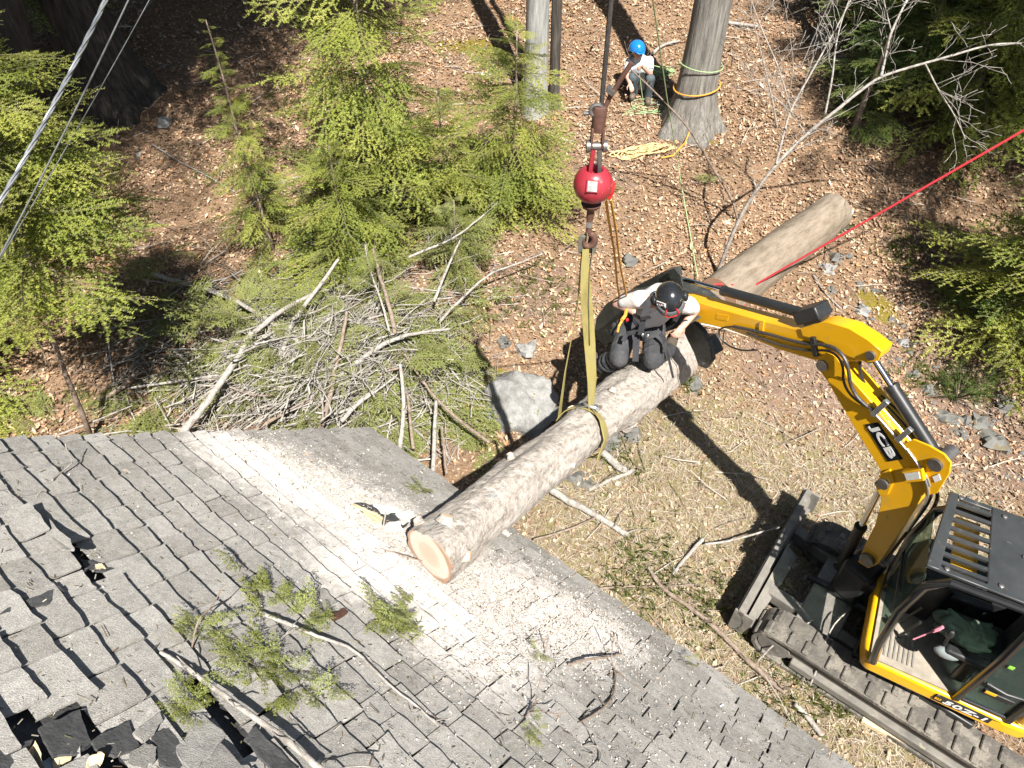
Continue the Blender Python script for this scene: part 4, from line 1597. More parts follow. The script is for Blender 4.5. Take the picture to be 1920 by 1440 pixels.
o_ = -dw - .03
hose([(1378, 612), (1352, 614), (1346, 626), (1360, 646), (1390, 658), (1420, 656)], -.10, .008, 'black', 'hose', parent=dip)
hose([(1375, 612), (1400, 617), (1440, 626), (1480, 638), (1520, 646), (1548, 646), (1572, 656), (1588, 678), (1592, 702), (1594, 720), (1606, 744), (1626, 762)], [-.1] * 5 + [-.12, -.14, -.15, -.15, -.13, -.12, -.11], .014, 'cable', 'hose')
hose([(1400, 624), (1440, 640), (1480, 652), (1520, 658), (1552, 656), (1572, 668), (1582, 690), (1580, 712), (1590, 736), (1612, 756), (1640, 770)], [-.1] * 5 + [-.12, -.13, -.13, -.12, -.11, -.1], .010, 'cable', 'hose')
hose([(1612, 678), (1612, 700), (1620, 720), (1640, 742)], [-.02, -.02, 0, .02], .014, 'black', 'hose')
for j, (du, dv, mt) in enumerate([(0, 0, 'galv'), (8, -4, 'galv'), (16, -8, 'galv'), (25, -13, 'black'), (33, -17, 'black')]):
    hose([(1622 + du * .9, 758 + dv), (1650 + du, 786 + dv), (1690 + du, 832 + dv), (1716 + du * .7, 862 + dv * .3), (1738 + du * .5, 892 + dv * .2), (1744 + du * .4, 912)], -hw - .012 + .03 * j, .0085, mt, 'hydraulic_line')
hose([(1744, 905), (1748, 925), (1738, 948), (1720, 972), (1690, 1012), (1660, 1052)], -.02, .012, 'black', 'hose')
hose([(1752, 905), (1760, 930), (1750, 955), (1732, 975), (1704, 1010)], .03, .014, 'black', 'hose')
hose([(1700, 842), (1722, 872), (1738, 905), (1742, 930), (1728, 956), (1700, 996)], -hw - .02, .007, 'galv', 'hose')
for px in ([(1636, 778), (1664, 752)], [(1682, 826), (1708, 804)], [(1524, 632), (1530, 668)]):
    a, b_ = arm(px, -hw - .018)
    MB().bar(a, b_, .03, .04).build('hose_clamp', MT['galv' if px[0][0] > 1600 else 'black'], boom, bevel=.003)
# work lamp in its yellow box on the boom
mb = MB()
mb.prism(arm([(1690, 884), (1728, 880), (1732, 902), (1698, 906)], -hw - .055), BN * .06)
wl_ = mb.build('work_lamp', MT['yellow'], boom, bevel=.004)
MB().prism(arm([(1695, 888), (1722, 885), (1725, 898), (1700, 901)], -hw - .062), BN * .008).build('lens', MT['lamp'], wl_, smooth=0)
MB().prism(arm([(1748, 894), (1760, 889), (1764, 900), (1753, 905)], -hw - .020), BN * .004).build('sticker', MT['white'], boom, smooth=0)
MB().prism(arm([(1344, 588), (1366, 592), (1364, 602), (1342, 598)], -dw - .003), BN * .004).build('warning_decal', MT['yellow'], dip, smooth=0)


# lettering
def text_mesh(txt, size, shear=0.0, bold=0.0, name='text'):
    fc = bpy.data.curves.new(name, 'FONT')
    fc.body = txt
    fc.size = size
    fc.shear = shear
    fc.offset = bold
    fc.extrude = 0.0012
    fc.resolution_u = 4
    fc.space_character = 1.0
    ob = bpy.data.objects.new(name, fc)
    col.objects.link(ob)
    bpy.context.view_layer.update()
    dg = bpy.context.evaluated_depsgraph_get()
    me = bpy.data.meshes.new_from_object(ob.evaluated_get(dg))
    bpy.data.objects.remove(ob)
    return me


def put_text(txt, p0, px, py, wd, ht, mat, name, parent, shear=0.0, bold=0.0, nrm=None):
    """fit the word into the box that starts at p0 and runs wd along px, ht along py"""
    me = text_mesh(txt, 1.0, shear, bold, name)
    co = np.zeros(len(me.vertices) * 3)
    me.vertices.foreach_get('co', co)
    co = co.reshape(-1, 3)
    lo, hi = co.min(0), co.max(0)
    u = (co[:, 0] - lo[0]) / (hi[0] - lo[0]) * wd
    v = (co[:, 1] - lo[1]) / (hi[1] - lo[1]) * ht
    nv = nrm if nrm is not None else Vector(px).cross(Vector(py)).normalized()
    P = np3(p0) + u[:, None] * np3(px) + v[:, None] * np3(py) + (co[:, 2:3]) * np3(nv)
    P = P - np3(origin(parent))
    me.vertices.foreach_set('co', P.ravel())
    me.materials.clear()
    me.materials.append(MT[mat])
    me.update()
    return link_mesh(name, me, parent)


# JCB decal: black field on the boom's near side, white letters, reading down the boom
da, db, dc, dd = arm([(1621, 796), (1646, 792), (1693, 861), (1664, 866)], -hw - .004)
MB().prism([da, db, dc, dd], BN * .004).build('decal_field', MT['blackgloss'], boom, smooth=0)
e_x = (dd - da)
e_y = (db - da)
ex = e_x.normalized()
ey = (e_y - ex * e_y.dot(ex)).normalized()
sk = e_y.dot(ex)
Lx = e_x.length
put_text('JCB', da + ex * (Lx * .05 + sk * .2) + ey * (e_y.length * .14) - BN * .0035, ex, ey, Lx * .88, e_y.length * .74 * abs(e_y.normalized().dot(ey)), 'white', 'lettering', boom, shear=0.0, bold=.035, nrm=-BN)
# model decal on the sill
s0 = XC(-.05, -.598, .655)
sx = -FC
MB().box(XC(-.22, -.592, .70), (.44, .012, .085), (FC, RCB, Z3)).build('sill_decal', MT['black'], exc, smooth=0)
put_text('50Z-1', XC(-.06, -.6015, .672), -FC, Z3, .30, .056, 'white', 'lettering', exc, shear=.15, bold=.02, nrm=-RCB)
put_text('ECO', XC(.0, -.6015, .685), -FC, Z3, .045, .025, 'yellow', 'lettering', exc, bold=.01, nrm=-RCB)


# ================================================================== TREES
def bough_arrays(seed, nside=20, spread=.55, droop=.28, needle=.021, step=.0115, fan=1.0):
    """a flat drooping hemlock bough one metre long: twig tubes and single needles"""
    r = np.random.default_rng(seed)
    segs = []                     # (p0, p1, level)
    bend = r.normal(0, .12)

    def ax(s):
        return np.array([s, bend * s * s, .05 * s - droop * s * s])
    prev = ax(0)
    for k in range(1, 13):
        p = ax(k / 12)
        segs.append((prev, p, 0))
        prev = p
    for i in range(nside):
        s = .10 + .88 * (i + r.random() * .6) / nside
        o = ax(s)
        sg = 1 if i % 2 else -1
        ln = (spread * (1 - s) ** .75 + .07) * r.uniform(.65, 1.15) * min(1, .35 + s * 3)
        ang = sg * R(r.uniform(42, 62))
        d = np.array([math.cos(ang), math.sin(ang), r.uniform(-.15, .12)])
        m_ = max(2, int(ln / .07))
        pr = o
        for k in range(1, m_ + 1):
            f = k / m_
            p = o + d * ln * f + np.array([.06 * f * f, 0, -.30 * ln * f * f])
            segs.append((pr, p, 1))
            if k < m_ or ln < .12:
                for s2 in (-1, 1):
                    if r.random() < .9:
                        a2 = ang + s2 * R(r.uniform(38, 60))
                        l2 = (.42 * ln * (1 - f * .7) + .03) * r.uniform(.6, 1.1) * fan
                        e = p + np.array([math.cos(a2), math.sin(a2), r.uniform(-.30, .05)]) * l2
                        segs.append((p, e, 2))
            pr = p
    V, F, M = [], [], []
    nv = 0
    for p0, p1, lv in segs:
        d = p1 - p0
        L = np.linalg.norm(d)
        if L < 1e-4:
            continue
        d = d / L
        sd_ = np.cross(d, [0, 0, 1.0])
        sd_ /= max(np.linalg.norm(sd_), 1e-4)
        upv = np.cross(sd_, d)
        if lv < 2:
            w0 = .006 if lv == 0 else .0022
            if lv == 0:
                w0 *= (1.15 - p0[0] * .8)
            V += [p0 + sd_ * w0, p0 - sd_ * w0, p0 + upv * w0 * 1.5, p1 + sd_ * w0 * .8, p1 - sd_ * w0 * .8, p1 + upv * w0 * 1.2]
            F += [(nv, nv + 3, nv + 5), (nv, nv + 5, nv + 2), (nv + 2, nv + 5, nv + 4), (nv + 2, nv + 4, nv + 1)]
            M += [0] * 4
            nv += 6
        if lv == 0 and p0[0] < .1:
            continue
        n = max(2, int(L / step))
        for k in range(n):
            q = p0 + d * L * (k + r.random()) / n
            for s2 in (-1, 1):
                a = R(r.uniform(45, 75))
                nd = d * math.cos(a) + sd_ * s2 * math.sin(a) + upv * r.uniform(-.2, .6)
                l = needle * r.uniform(.7, 1.15)
                V += [q - d * l * .30, q + d * l * .30, q + nd * l]
                F.append((nv, nv + 1, nv + 2))
                M.append(1)
                nv += 3
    return np.array(V), np.array(F), np.array(M)


BOUGH = [bough_arrays(100 + k, nside=16 + k % 4 * 2, spread=(.42, .55, .34, .47)[k % 4], droop=(.14, .22, .30, .18)[k % 4]) for k in range(8)]
SPRIG = [bough_arrays(300 + k, nside=10, spread=.42, droop=.06, needle=.05, step=.032) for k in range(4)]
BME = {}
for mat in ('needles', 'needles_dark', 'needles_cut'):
    BME[mat] = [np_mesh('bough', V, F, [MT['twig'], MT[mat]], M) for V, F, M in BOUGH]


def spoke_arrays(seed):
    """a whole limb of a tall tree: smaller boughs set along one axis"""
    r = np.random.default_rng(seed)
    Vs, Fs, Ms, n = [], [], [], 0
    for j in range(11):
        s = .18 + .80 * j / 10
        ang = (1 if j % 2 else -1) * r.uniform(25, 60) if j < 10 else 0
        sc_ = r.uniform(.22, .36) * (1.15 - .35 * s)
        Vb, Fb, Mb = LIGHT2[r.integers(4)]
        A = np.array(Euler((r.uniform(-.5, .5), r.uniform(-.2, .3), R(ang))).to_matrix())
        W = (Vb * sc_) @ A.T + np.array([s, 0, .05 * s - .22 * s * s])
        Vs.append(W)
        Fs.append(Fb + n)
        Ms.append(Mb)
        n += len(W)
    q = MB().tube([(0, 0, 0), (.35, 0, 0), (.7, 0, -.07), (1, 0, -.17)], [.012, .009, .006, .003], 5)
    V = np.array([tuple(v) for v in q.V])
    F = np.array([t_ for f in q.F if len(f) == 4 for t_ in ((f[0], f[1], f[2]), (f[0], f[2], f[3]))])
    return np.concatenate(Vs + [V]), np.concatenate(Fs + [F + n]), np.concatenate(Ms + [np.zeros(len(F), int)])


LIGHT2 = [bough_arrays(250 + k, nside=14, spread=.5, droop=.2, needle=.032, step=.022) for k in range(4)]
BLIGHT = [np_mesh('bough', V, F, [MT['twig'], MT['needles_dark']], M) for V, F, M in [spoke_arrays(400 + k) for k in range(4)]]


def wavy(p0, p1, n, amp, seed):
    rr = random.Random(seed)
    p0, p1 = Vector(p0), Vector(p1)
    L = (p1 - p0).length
    out = []
    a, b_ = rr.uniform(0, 6), rr.uniform(0, 6)
    for i in range(n + 1):
        f = i / n
        w_ = amp * L * math.sin(math.pi * f)
        out.append(p0.lerp(p1, f) + Vector((math.sin(a + f * 7), math.cos(b_ + f * 6), .3 * math.sin(a + f * 9))) * w_)
    return out


def hemlock(name, label, base, H, Rm, n, seed, group=None, mat='needles', tr=.05, lean=(0, 0), zmin=.06, top_pow=.85, light=False, pitch=(-16, 16), bare=0.0, zmax=1.0, ang=None):
    rr = random.Random(seed)
    base = Vector(base)
    root = thing(name, label, 'tree', base, group)
    pts = wavy((0, 0, -.1), (lean[0], lean[1], H), 8, .012, seed)
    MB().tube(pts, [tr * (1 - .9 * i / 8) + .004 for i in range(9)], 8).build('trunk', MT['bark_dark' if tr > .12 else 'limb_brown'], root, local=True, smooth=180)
    pool = BLIGHT if light else BME[mat]
    for i in range(n):
        f = zmin + (zmax - zmin) * (((i + rr.random()) / n) ** .9)
        k = min(7, int(f * 8))
        p = pts[k].lerp(pts[k + 1], f * 8 - k)
        ff = (f - zmin) / (1 - zmin) if light and zmin > .15 else f
        ln = Rm * ((1 - ff) ** top_pow * rr.uniform(.65, 1.12) + .10)
        if rr.random() < bare:
            continue
        az = i * 2.39996 + rr.uniform(-.4, .4)
        if ang is not None:
            az = R(rr.uniform(ang[0], ang[1]))
        pt = R(rr.uniform(*pitch)) - R(35) * max(0, f - .6)
        o = link_mesh('bough', pool[rr.randrange(len(pool))], root, p, (R(rr.uniform(-32, 32)), pt, az), (ln, ln * rr.uniform(.75, 1.05), ln))
    return root


# --- big trunks
def big_trunk(name, label, base, r, H, mat, lean=(0, 0), flare=.5, group=None, roots=0, seed=1, limbs=True):
    base = Vector(base)
    root = thing(name, label, 'tree', base, group)
    nr, nz = 32, 44
    V, F = [], []
    for i in range(nz + 1):
        f = (i / nz) ** 1.7
        z = -.25 + (H + .25) * f
        rad = r * (1 - .62 * max(0, z) / H) * (1 + flare * math.exp(-max(z, 0) / (r * 1.3)))
        for k in range(nr):
            a = 2 * math.pi * k / nr
            rt_ = 1 + roots * .22 * math.exp(-max(z, 0) / (r * 1.2)) * max(0, math.sin(a * 5 + seed)) * 1.6
            fur = 1 + .035 * noise.noise(Vector((math.cos(a) * 6, math.sin(a) * 6, z * 1.3 + seed))) + .02 * noise.noise(Vector((math.cos(a) * 14, math.sin(a) * 14, z * 2.4)))
            V.append(Vector((lean[0] * z + rad * rt_ * fur * math.cos(a), lean[1] * z + rad * rt_ * fur * math.sin(a), z)))
    for i in range(nz):
        for k in range(nr):
            k2 = (k + 1) % nr
            F.append((i * nr + k, i * nr + k2, (i + 1) * nr + k2, (i + 1) * nr + k))
    F.append(tuple(nz * nr + k for k in range(nr)))
    MB().add(V, F).build('trunk', mat, root, local=True, smooth=180)
    if limbs:
        rr = random.Random(seed * 17)
        for i in range(9):
            z = H * (.55 + .45 * i / 9)
            az = i * 2.4 + rr.random()
            p = Vector((lean[0] * z, lean[1] * z, z))
            L = H * .22 * rr.uniform(.7, 1.2)
            q = MB()
            e = p + Vector((math.cos(az) * L, math.sin(az) * L, L * .9))
            main = wavy(p, e, 6, .05, seed * 31 + i)
            q.tube(main, [r * .35 * (1 - j / 6.5) for j in range(7)], 6)
            for j in range(6):
                s_ = main[2 + j % 4]
                e2 = s_ + Vector((rr.uniform(-1, 1), rr.uniform(-1, 1), rr.uniform(.2, 1))) * L * .4
                q.tube(wavy(s_, e2, 3, .06, i * 7 + j), [.03, .02, .012, .004], 4)
            q.build('limb', mat, root, local=True, smooth=180)
    return root


BT = on_ground(1292, 238)
big_trunk('oak_tree', 'large grey oak trunk with an orange rope tied round it', BT, .285, 13.5, MT['bark_grey'], (.004, 0), .62, roots=1, seed=2)
CT = on_ground(1003, 205)
big_trunk('oak_tree', 'pale grey trunk rising straight behind the hemlock saplings', CT, .185, 13.0, MT['bark_pale'], (.004, .0), .3, seed=4)
CT2 = on_ground(1038, 198)
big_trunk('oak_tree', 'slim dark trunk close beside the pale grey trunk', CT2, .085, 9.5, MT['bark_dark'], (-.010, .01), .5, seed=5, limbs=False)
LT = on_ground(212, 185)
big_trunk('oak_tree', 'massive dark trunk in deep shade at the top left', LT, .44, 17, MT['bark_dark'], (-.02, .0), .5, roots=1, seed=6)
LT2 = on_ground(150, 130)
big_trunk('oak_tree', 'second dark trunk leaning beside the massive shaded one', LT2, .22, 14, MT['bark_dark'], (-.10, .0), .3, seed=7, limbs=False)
T3 = on_ground(1532, 84)
big_trunk('oak_tree', 'thin grey trunk among bare twigs behind the oak', T3, .10, 8, MT['bark_grey'], (.03, .0), .5, seed=8, limbs=False)

# --- hemlock saplings in the clearing
def at_base(u, v):
    return on_ground(u, v)


S1 = on_ground(722, 418)
hemlock('hemlock_tree', 'tallest hemlock sapling standing in the middle of the clearing', S1, 5.0, 1.5, 110, 11, tr=.045, top_pow=.60, bare=.16, pitch=(-30, 30))
S2 = on_ground(955, 400)
hemlock('hemlock_tree', 'bushy hemlock sapling in front of the pale grey trunk', S2, 2.5, 1.2, 78, 12, tr=.035, top_pow=.5, lean=(.1, .1), bare=.1, pitch=(-30, 30))
S2b = on_ground(840, 420)
hemlock('hemlock_tree', 'low hemlock sapling between the tallest and the bushy one', S2b, 1.9, 1.1, 52, 19, tr=.03, top_pow=.6, pitch=(-32, 30))
S3 = on_ground(512, 470)
hemlock('hemlock_tree', 'thin pointed hemlock sapling at the edge of the bare leaf slope', S3, 3.0, .8, 60, 13, tr=.03, top_pow=.9)
S4 = on_ground(660, 500)
hemlock('hemlock_tree', 'squat hemlock sapling rising behind the brush pile', S4, 1.8, 1.2, 56, 14, tr=.03, top_pow=.6, pitch=(-32, 30))
S5 = on_ground(860, 510)
hemlock('hemlock_tree', 'small wispy hemlock right of the brush pile', S5, 1.1, .9, 30, 15, tr=.025, top_pow=.6, mat='needles_cut')
# left hemlocks
hemlock('hemlock_tree', 'broad hemlock spreading at the left under the utility wires', (-4.75, 5.1, gh(-4.75, 5.1)), 4.5, 1.4, 130, 16, tr=.028, top_pow=.42, lean=(.8, .15), pitch=(-22, 18), zmin=.45, bare=.1)
S6b = on_ground(20, 470)
hemlock('hemlock_tree', 'feathery young hemlock behind the broad one at the left edge', S6b, 3.0, 1.35, 95, 17, tr=.05, top_pow=.6, lean=(.2, .1), pitch=(-18, 12))
S7 = on_ground(-120, 760)
hemlock('hemlock_tree', 'hemlock at the left edge above the roof corner', S7, 3.0, 1.4, 100, 18, tr=.06, top_pow=.6, lean=(.1, 0))
# tall conifers standing outside the frame on the left; their shade falls on the slope
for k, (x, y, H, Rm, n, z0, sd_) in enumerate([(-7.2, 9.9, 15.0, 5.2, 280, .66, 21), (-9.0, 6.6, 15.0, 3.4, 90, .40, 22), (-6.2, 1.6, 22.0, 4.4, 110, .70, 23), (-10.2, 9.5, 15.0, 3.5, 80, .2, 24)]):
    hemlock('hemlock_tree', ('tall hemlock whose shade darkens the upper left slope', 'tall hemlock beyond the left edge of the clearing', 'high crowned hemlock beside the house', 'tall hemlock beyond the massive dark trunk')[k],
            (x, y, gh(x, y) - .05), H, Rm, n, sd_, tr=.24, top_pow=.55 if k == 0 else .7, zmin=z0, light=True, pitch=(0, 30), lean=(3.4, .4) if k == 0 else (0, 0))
# right hand stand
stand = [(1640, 60, 4.6, 1.6, 60, 31, 'young hemlock behind the bare lichen covered tree'), (1790, 30, 6.5, 1.9, 80, 32, 'dark hemlock at the top right'), (1890, 140, 6.0, 2.1, 110, 33, 'hemlock at the right edge above the red line'),
         (1690, 200, 2.8, 1.4, 64, 34, 'small shaded hemlock under the bare grey branch'), (1800, 240, 4.0, 1.8, 100, 35, 'full hemlock just above the red rope'),
         (1600, 250, 1.5, .9, 24, 36, 'low hemlock seedling in the shade beyond the tan log'),
         (1900, 640, 3.6, 1.6, 100, 37, 'bright green hemlock at the right edge below the red rope'), (1900, 600, 1.9, 1.1, 50, 38, 'low dark hemlock over the rocks at the right'),
         (1560, -30, 5.5, 1.7, 56, 39, 'dark hemlock far back at the top'), (1090, -40, 3.6, 1.5, 50, 40, 'bright hemlock far back behind the blue helmet')]
for (u, v, H, Rm, n, sd_, lb) in stand:
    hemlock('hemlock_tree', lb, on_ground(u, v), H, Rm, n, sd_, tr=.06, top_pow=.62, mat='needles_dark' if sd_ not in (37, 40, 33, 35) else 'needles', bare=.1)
for k, (x, y, H, Rm, n, z0, sd_) in enumerate([(10.6, 8.8, 13.5, 3.1, 110, .12, 41), (8.9, 6.3, 15.5, 3.3, 100, .50, 42), (10.5, 11.5, 15.0, 3.2, 120, .08, 43), (7.6, 14.2, 14.0, 2.8, 110, .06, 44)]):
    hemlock('hemlock_tree', ('tall hemlock at the right edge of the wood', 'tall hemlock shading the rocky bank at the right', 'tall hemlock deep in the wood at the right', 'tall hemlock at the back of the wood')[k],
            (x, y, gh(x, y) - .05), H, Rm, n, sd_, tr=.2, top_pow=.7, zmin=z0, light=True, pitch=(0, 30))
for k, (x, y, H, Rm, n, z0, sd_) in enumerate([(-12.0, 3.5, 17.0, 3.6, 90, .2, 61), (-12.5, 12.5, 17.0, 3.8, 90, .12, 62), (-8.6, 16.0, 16.0, 3.4, 90, .1, 63), (13.2, 6.2, 16.0, 3.4, 90, .15, 64), (11.8, 13.4, 16.0, 3.4, 90, .1, 65)]):  # trees added beyond the frame to block sky light and deepen the shade
    hemlock('hemlock_tree', ('tall hemlock added to block the sky far out at the left of the wood', 'tall hemlock added to block the sky at the far left behind the dark trunk', 'tall hemlock added to block the sky at the back of the shaded slope', 'tall hemlock added to block the sky far out at the right of the wood', 'tall hemlock added to block the sky at the back right corner of the wood')[k],
            (x, y, gh(x, y) - .05), H, Rm, n, sd_, tr=.22, top_pow=.7, zmin=z0, light=True, pitch=(0, 30))
for k, (x, y, H, Rm, n, sd_) in enumerate([(-5.5, 16.0, 7.0, 2.0, 60, 51), (-1.5, 17.0, 7.5, 2.0, 60, 52), (2.5, 17.5, 6.0, 2.0, 55, 53)]):
    hemlock('hemlock_tree', ('hemlock behind the slope at the upper left', 'hemlock behind the slope at the top', 'hemlock behind the oak trunk at the top')[k], (x, y, gh(x, y) - .05), H, Rm, n, sd_, tr=.09, light=True)


# white pine seedlings: long soft needles in tufts
def pine_tuft(name, label, base, size, n, seed):
    rr = np.random.default_rng(seed)
    root = thing(name, label, 'seedling', base)
    stem = MB()
    V, F = [], []
    nv = 0
    for i in range(n):
        az = i * 2.4
        el = rr.uniform(.15, 1.2)
        L = size * rr.uniform(.5, 1)
        d = np.array([math.cos(az) * math.cos(el), math.sin(az) * math.cos(el), math.sin(el)])
        e = d * L
        stem.tube([(0, 0, -.02), tuple(e * .5 + np.array([0, 0, .03])), tuple(e)], [.008, .006, .004], 5)
        for k in range(60):
            q = e * rr.uniform(.35, 1.0)
            nd = d * rr.uniform(.3, 1.0) + rr.normal(0, .55, 3)
            nd /= np.linalg.norm(nd)
            l = size * rr.uniform(.22, .34)
            sd_ = np.cross(nd, rr.normal(0, 1, 3))
            sd_ /= np.linalg.norm(sd_)
            V += [q - sd_ * .003, q + sd_ * .003, q + nd * l]
            F.append((nv, nv + 1, nv + 2))
            nv += 3
    stem.build('stem', MT['twig'], root, local=True)
    link_mesh('needles', np_mesh('needles', np.array(V), np.array(F), MT['needles_pine']), root)


pine_tuft('pine_seedling', 'feathery pine seedling on the rocky bank at the right', on_ground(1795, 745), .55, 17, 1)
pine_tuft('pine_seedling', 'small green tuft on the stones below the thumb', on_ground(1281, 716), .13, 12, 2)
pine_tuft('pine_seedling', 'tiny green tuft beside the tan log', on_ground(1580, 430), .2, 10, 3)


# --- bare branching trees
def curve(px, dep, n=3):
    """photograph polyline -> 3D, at the given distances along y"""
    pts = [at_y(u, v, y) for (u, v), y in zip(px, dep)]
    for _ in range(2):
        q = [pts[0]]
        for i in range(len(pts) - 1):
            q += [pts[i].lerp(pts[i + 1], .25), pts[i].lerp(pts[i + 1], .75)]
        q.append(pts[-1])
        pts = q
    return pts


def twiggy(q, pts, r0, r1, rr, nt, tl, sides=7, lvl=0, dirs=None):
    m = len(pts)
    q.tube(pts, [r0 + (r1 - r0) * i / (m - 1) for i in range(m)], sides)
    for k in range(nt):
        f = rr.uniform(.2, .98)
        i = min(m - 2, int(f * (m - 1)))
        p = pts[i].lerp(pts[i + 1], f * (m - 1) - i)
        t_ = (pts[i + 1] - pts[i]).normalized()
        d = (t_ * rr.uniform(.2, .9) + Vector((rr.uniform(-1, 1), rr.uniform(-.8, .8), rr.uniform(-.4, 1)))).normalized()
        L = tl * rr.uniform(.4, 1.1)
        pp = wavy(p, p + d * L, 4, .05, rr.random())
        rad = max(.003, (r0 + (r1 - r0) * f) * .30)
        if lvl < 1:
            twiggy(q, pp, rad, .0022, rr, 4, L * .45, 4, lvl + 1)
        else:
            q.tube(pp, [rad, rad * .8, rad * .6, .003, .002], 4)
    return q


def bare_tree(name, label, lines, seed, mat='limb', tl=.6, nt=14):
    base = curve(lines[0][0], lines[0][1])[0]
    root = thing(name, label, 'tree', base)
    for k, (px, dep, r0, r1) in enumerate(lines):
        rr = random.Random(seed * 100 + k)
        twiggy(MB(), curve(px, dep), r0, r1, rr, nt if k == 0 else max(4, nt - 3), tl).build('trunk' if k == 0 else 'branch', MT[mat], root, smooth=180)
    return root


b0 = on_ground(1346, 516).y
bare_tree('bare_tree', 'leafless lichen covered tree leaning right over the tan log', [
    ([(1338, 530), (1384, 410), (1418, 356), (1455, 308), (1506, 256), (1564, 210), (1622, 163), (1652, 143), (1710, 125), (1783, 105), (1855, 83), (1915, 81)], [b0, b0, b0, b0, b0 + .1, b0 + .1, b0 + .2, b0 + .2, b0 + .2, b0 + .2, b0 + .2, b0 + .2], .025, .009),
    ([(1455, 308), (1468, 256), (1482, 204), (1523, 134), (1576, 38), (1600, -10)], [b0, b0 + .1, b0 + .2, b0 + .3, b0 + .5, b0 + .6], .017, .006),
    ([(1547, 214), (1561, 146), (1566, 90), (1576, 44), (1590, 5)], [b0 + .1, b0 + .2, b0 + .3, b0 + .4, b0 + .5], .013, .005),
    ([(1652, 143), (1661, 100), (1669, 64), (1690, 20), (1706, -10)], [b0 + .2, b0 + .3, b0 + .3, b0 + .4, b0 + .5], .018, .009),
    ([(1671, 58), (1660, 15), (1655, -10)], [b0 + .3, b0 + .4, b0 + .4], .008, .005),
    ([(1735, 120), (1760, 170), (1790, 215), (1810, 260)], [b0 + .2, b0 + .1, b0, b0 - .1], .010, .004),
    ([(1510, 250), (1480, 205), (1450, 180), (1432, 168)], [b0, b0, b0, b0 + .1], .007, .003),
    ([(1482, 204), (1462, 130), (1430, 60), (1412, 10), (1405, -10)], [b0 + .2, b0 + .3, b0 + .4, b0 + .5, b0 + .6], .008, .004)], 3)
b1 = on_ground(1385, 415).y
bare_tree('bare_tree', 'thin bare sapling leaning left in front of the big oak', [
    ([(1383, 412), (1372, 370), (1338, 318), (1310, 270), (1285, 232), (1250, 195), (1215, 160), (1180, 128)], [b1, b1, b1, b1, b1, b1, b1 - .1, b1 - .2], .020, .007)], 4, mat='limb_brown', nt=4, tl=.4)
b2 = on_ground(1458, 240).y
bare_tree('bare_tree', 'spindly grey sapling with upright stems right of the oak', [
    ([(1458, 242), (1447, 180), (1432, 120), (1420, 70), (1408, 20), (1400, -10)], [b2] * 6, .014, .005),
    ([(1470, 215), (1490, 130), (1480, 60), (1470, 0)], [b2, b2, b2, b2], .008, .003),
    ([(1500, 130), (1530, 60), (1560, -5)], [b2, b2, b2], .008, .003)], 5, mat='limb', nt=8, tl=.8)
b3 = on_ground(960, 190).y
bare_tree('bare_tree', 'dead twiggy sapling left of the pale grey trunk', [
    ([(962, 200), (950, 165), (925, 138), (880, 136), (850, 128)], [b3, b3 - .1, b3 - .2, b3 - .3, b3 - .3], .012, .004)], 6, nt=9, tl=.5)
b4 = on_ground(590, 480).y
bare_tree('bare_tree', 'whitish dead sapling standing above the brush pile', [
    ([(588, 480), (582, 440), (580, 380), (588, 330), (600, 290)], [b4, b4, b4, b4, b4], .022, .007),
    ([(700, 470), (728, 400), (742, 345), (738, 310)], [b4, b4 + .1, b4 + .2, b4 + .3], .017, .008)], 7, nt=7, tl=.35)
b5 = on_ground(1760, 130).y
bare_tree('bare_tree', 'tangle of fine bare stems in front of the dark hemlocks', [
    ([(1725, 215), (1705, 120), (1690, 60)], [b5 - .4] * 3, .012, .004), ([(1840, 200), (1822, 100), (1835, -5)], [b5] * 3, .012, .004), ([(1640, 190), (1650, 80), (1610, -5)], [b5] * 3, .010, .004)], 8, nt=10, tl=.9, mat='limb_brown')

# ================================================================== BRUSH PILE
PILE_U, PILE_V = 600, 620
V0, F0, M0 = [], [], []
nv = 0
rb = np.random.default_rng(77)
pile_px = []
for k in range(340):
    u = rb.normal(610, 155)
    v = rb.normal(660, 95)
    if v > 840 or u < 250 or u > 930 or v < 430:
        continue
    pile_px.append((u, v))
for k in range(22):
    pile_px.append((rb.uniform(50, 330), rb.uniform(720, 815)))
for k in range(30):
    pile_px.append((rb.uniform(690, 900), rb.uniform(700, 900)))
for k in range(14):
    pile_px.append((rb.uniform(1040, 1300), rb.uniform(310, 370)) if k < 9 else (rb.uniform(860, 960), rb.uniform(820, 860)))
for k, (u, v) in enumerate(pile_px):
    hgt = max(0.02, .55 * math.exp(-((u - 610) / 190) ** 2 - ((v - 640) / 120) ** 2)) * rb.uniform(.1, 1.1) + .04
    p = on_ground(u, v, hgt)
    Vb, Fb, Mb = BOUGH[k % 8]
    s = rb.uniform(.35, .85) * (.7 if u > 1000 else 1)
    M3 = Matrix.Translation(p) @ Euler((rb.uniform(-.5, .5), rb.uniform(-.25, .35), rb.uniform(0, 6.28))).to_matrix().to_4x4() @ Matrix.Scale(s, 4)
    A = np.array(M3)
    W = Vb @ A[:3, :3].T + A[:3, 3]
    V0.append(W)
    F0.append(Fb + nv)
    M0.append(Mb)
    nv += len(W)
for k in range(70):
    u, v = rb.normal(600, 130), rb.normal(610, 75)
    p = on_ground(u, v, rb.uniform(.35, .8))
    Vb, Fb, Mb = BOUGH[k % 8]
    s = rb.uniform(.3, .6)
    A = np.array(Matrix.Translation(p) @ Euler((rb.uniform(-.5, .5), rb.uniform(-.8, .2), rb.uniform(0, 6.28))).to_matrix().to_4x4() @ Matrix.Scale(s, 4))
    W = Vb @ A[:3, :3].T + A[:3, 3]
    V0.append(W)
    F0.append(Fb + nv)
    M0.append(Mb)
    nv += len(W)
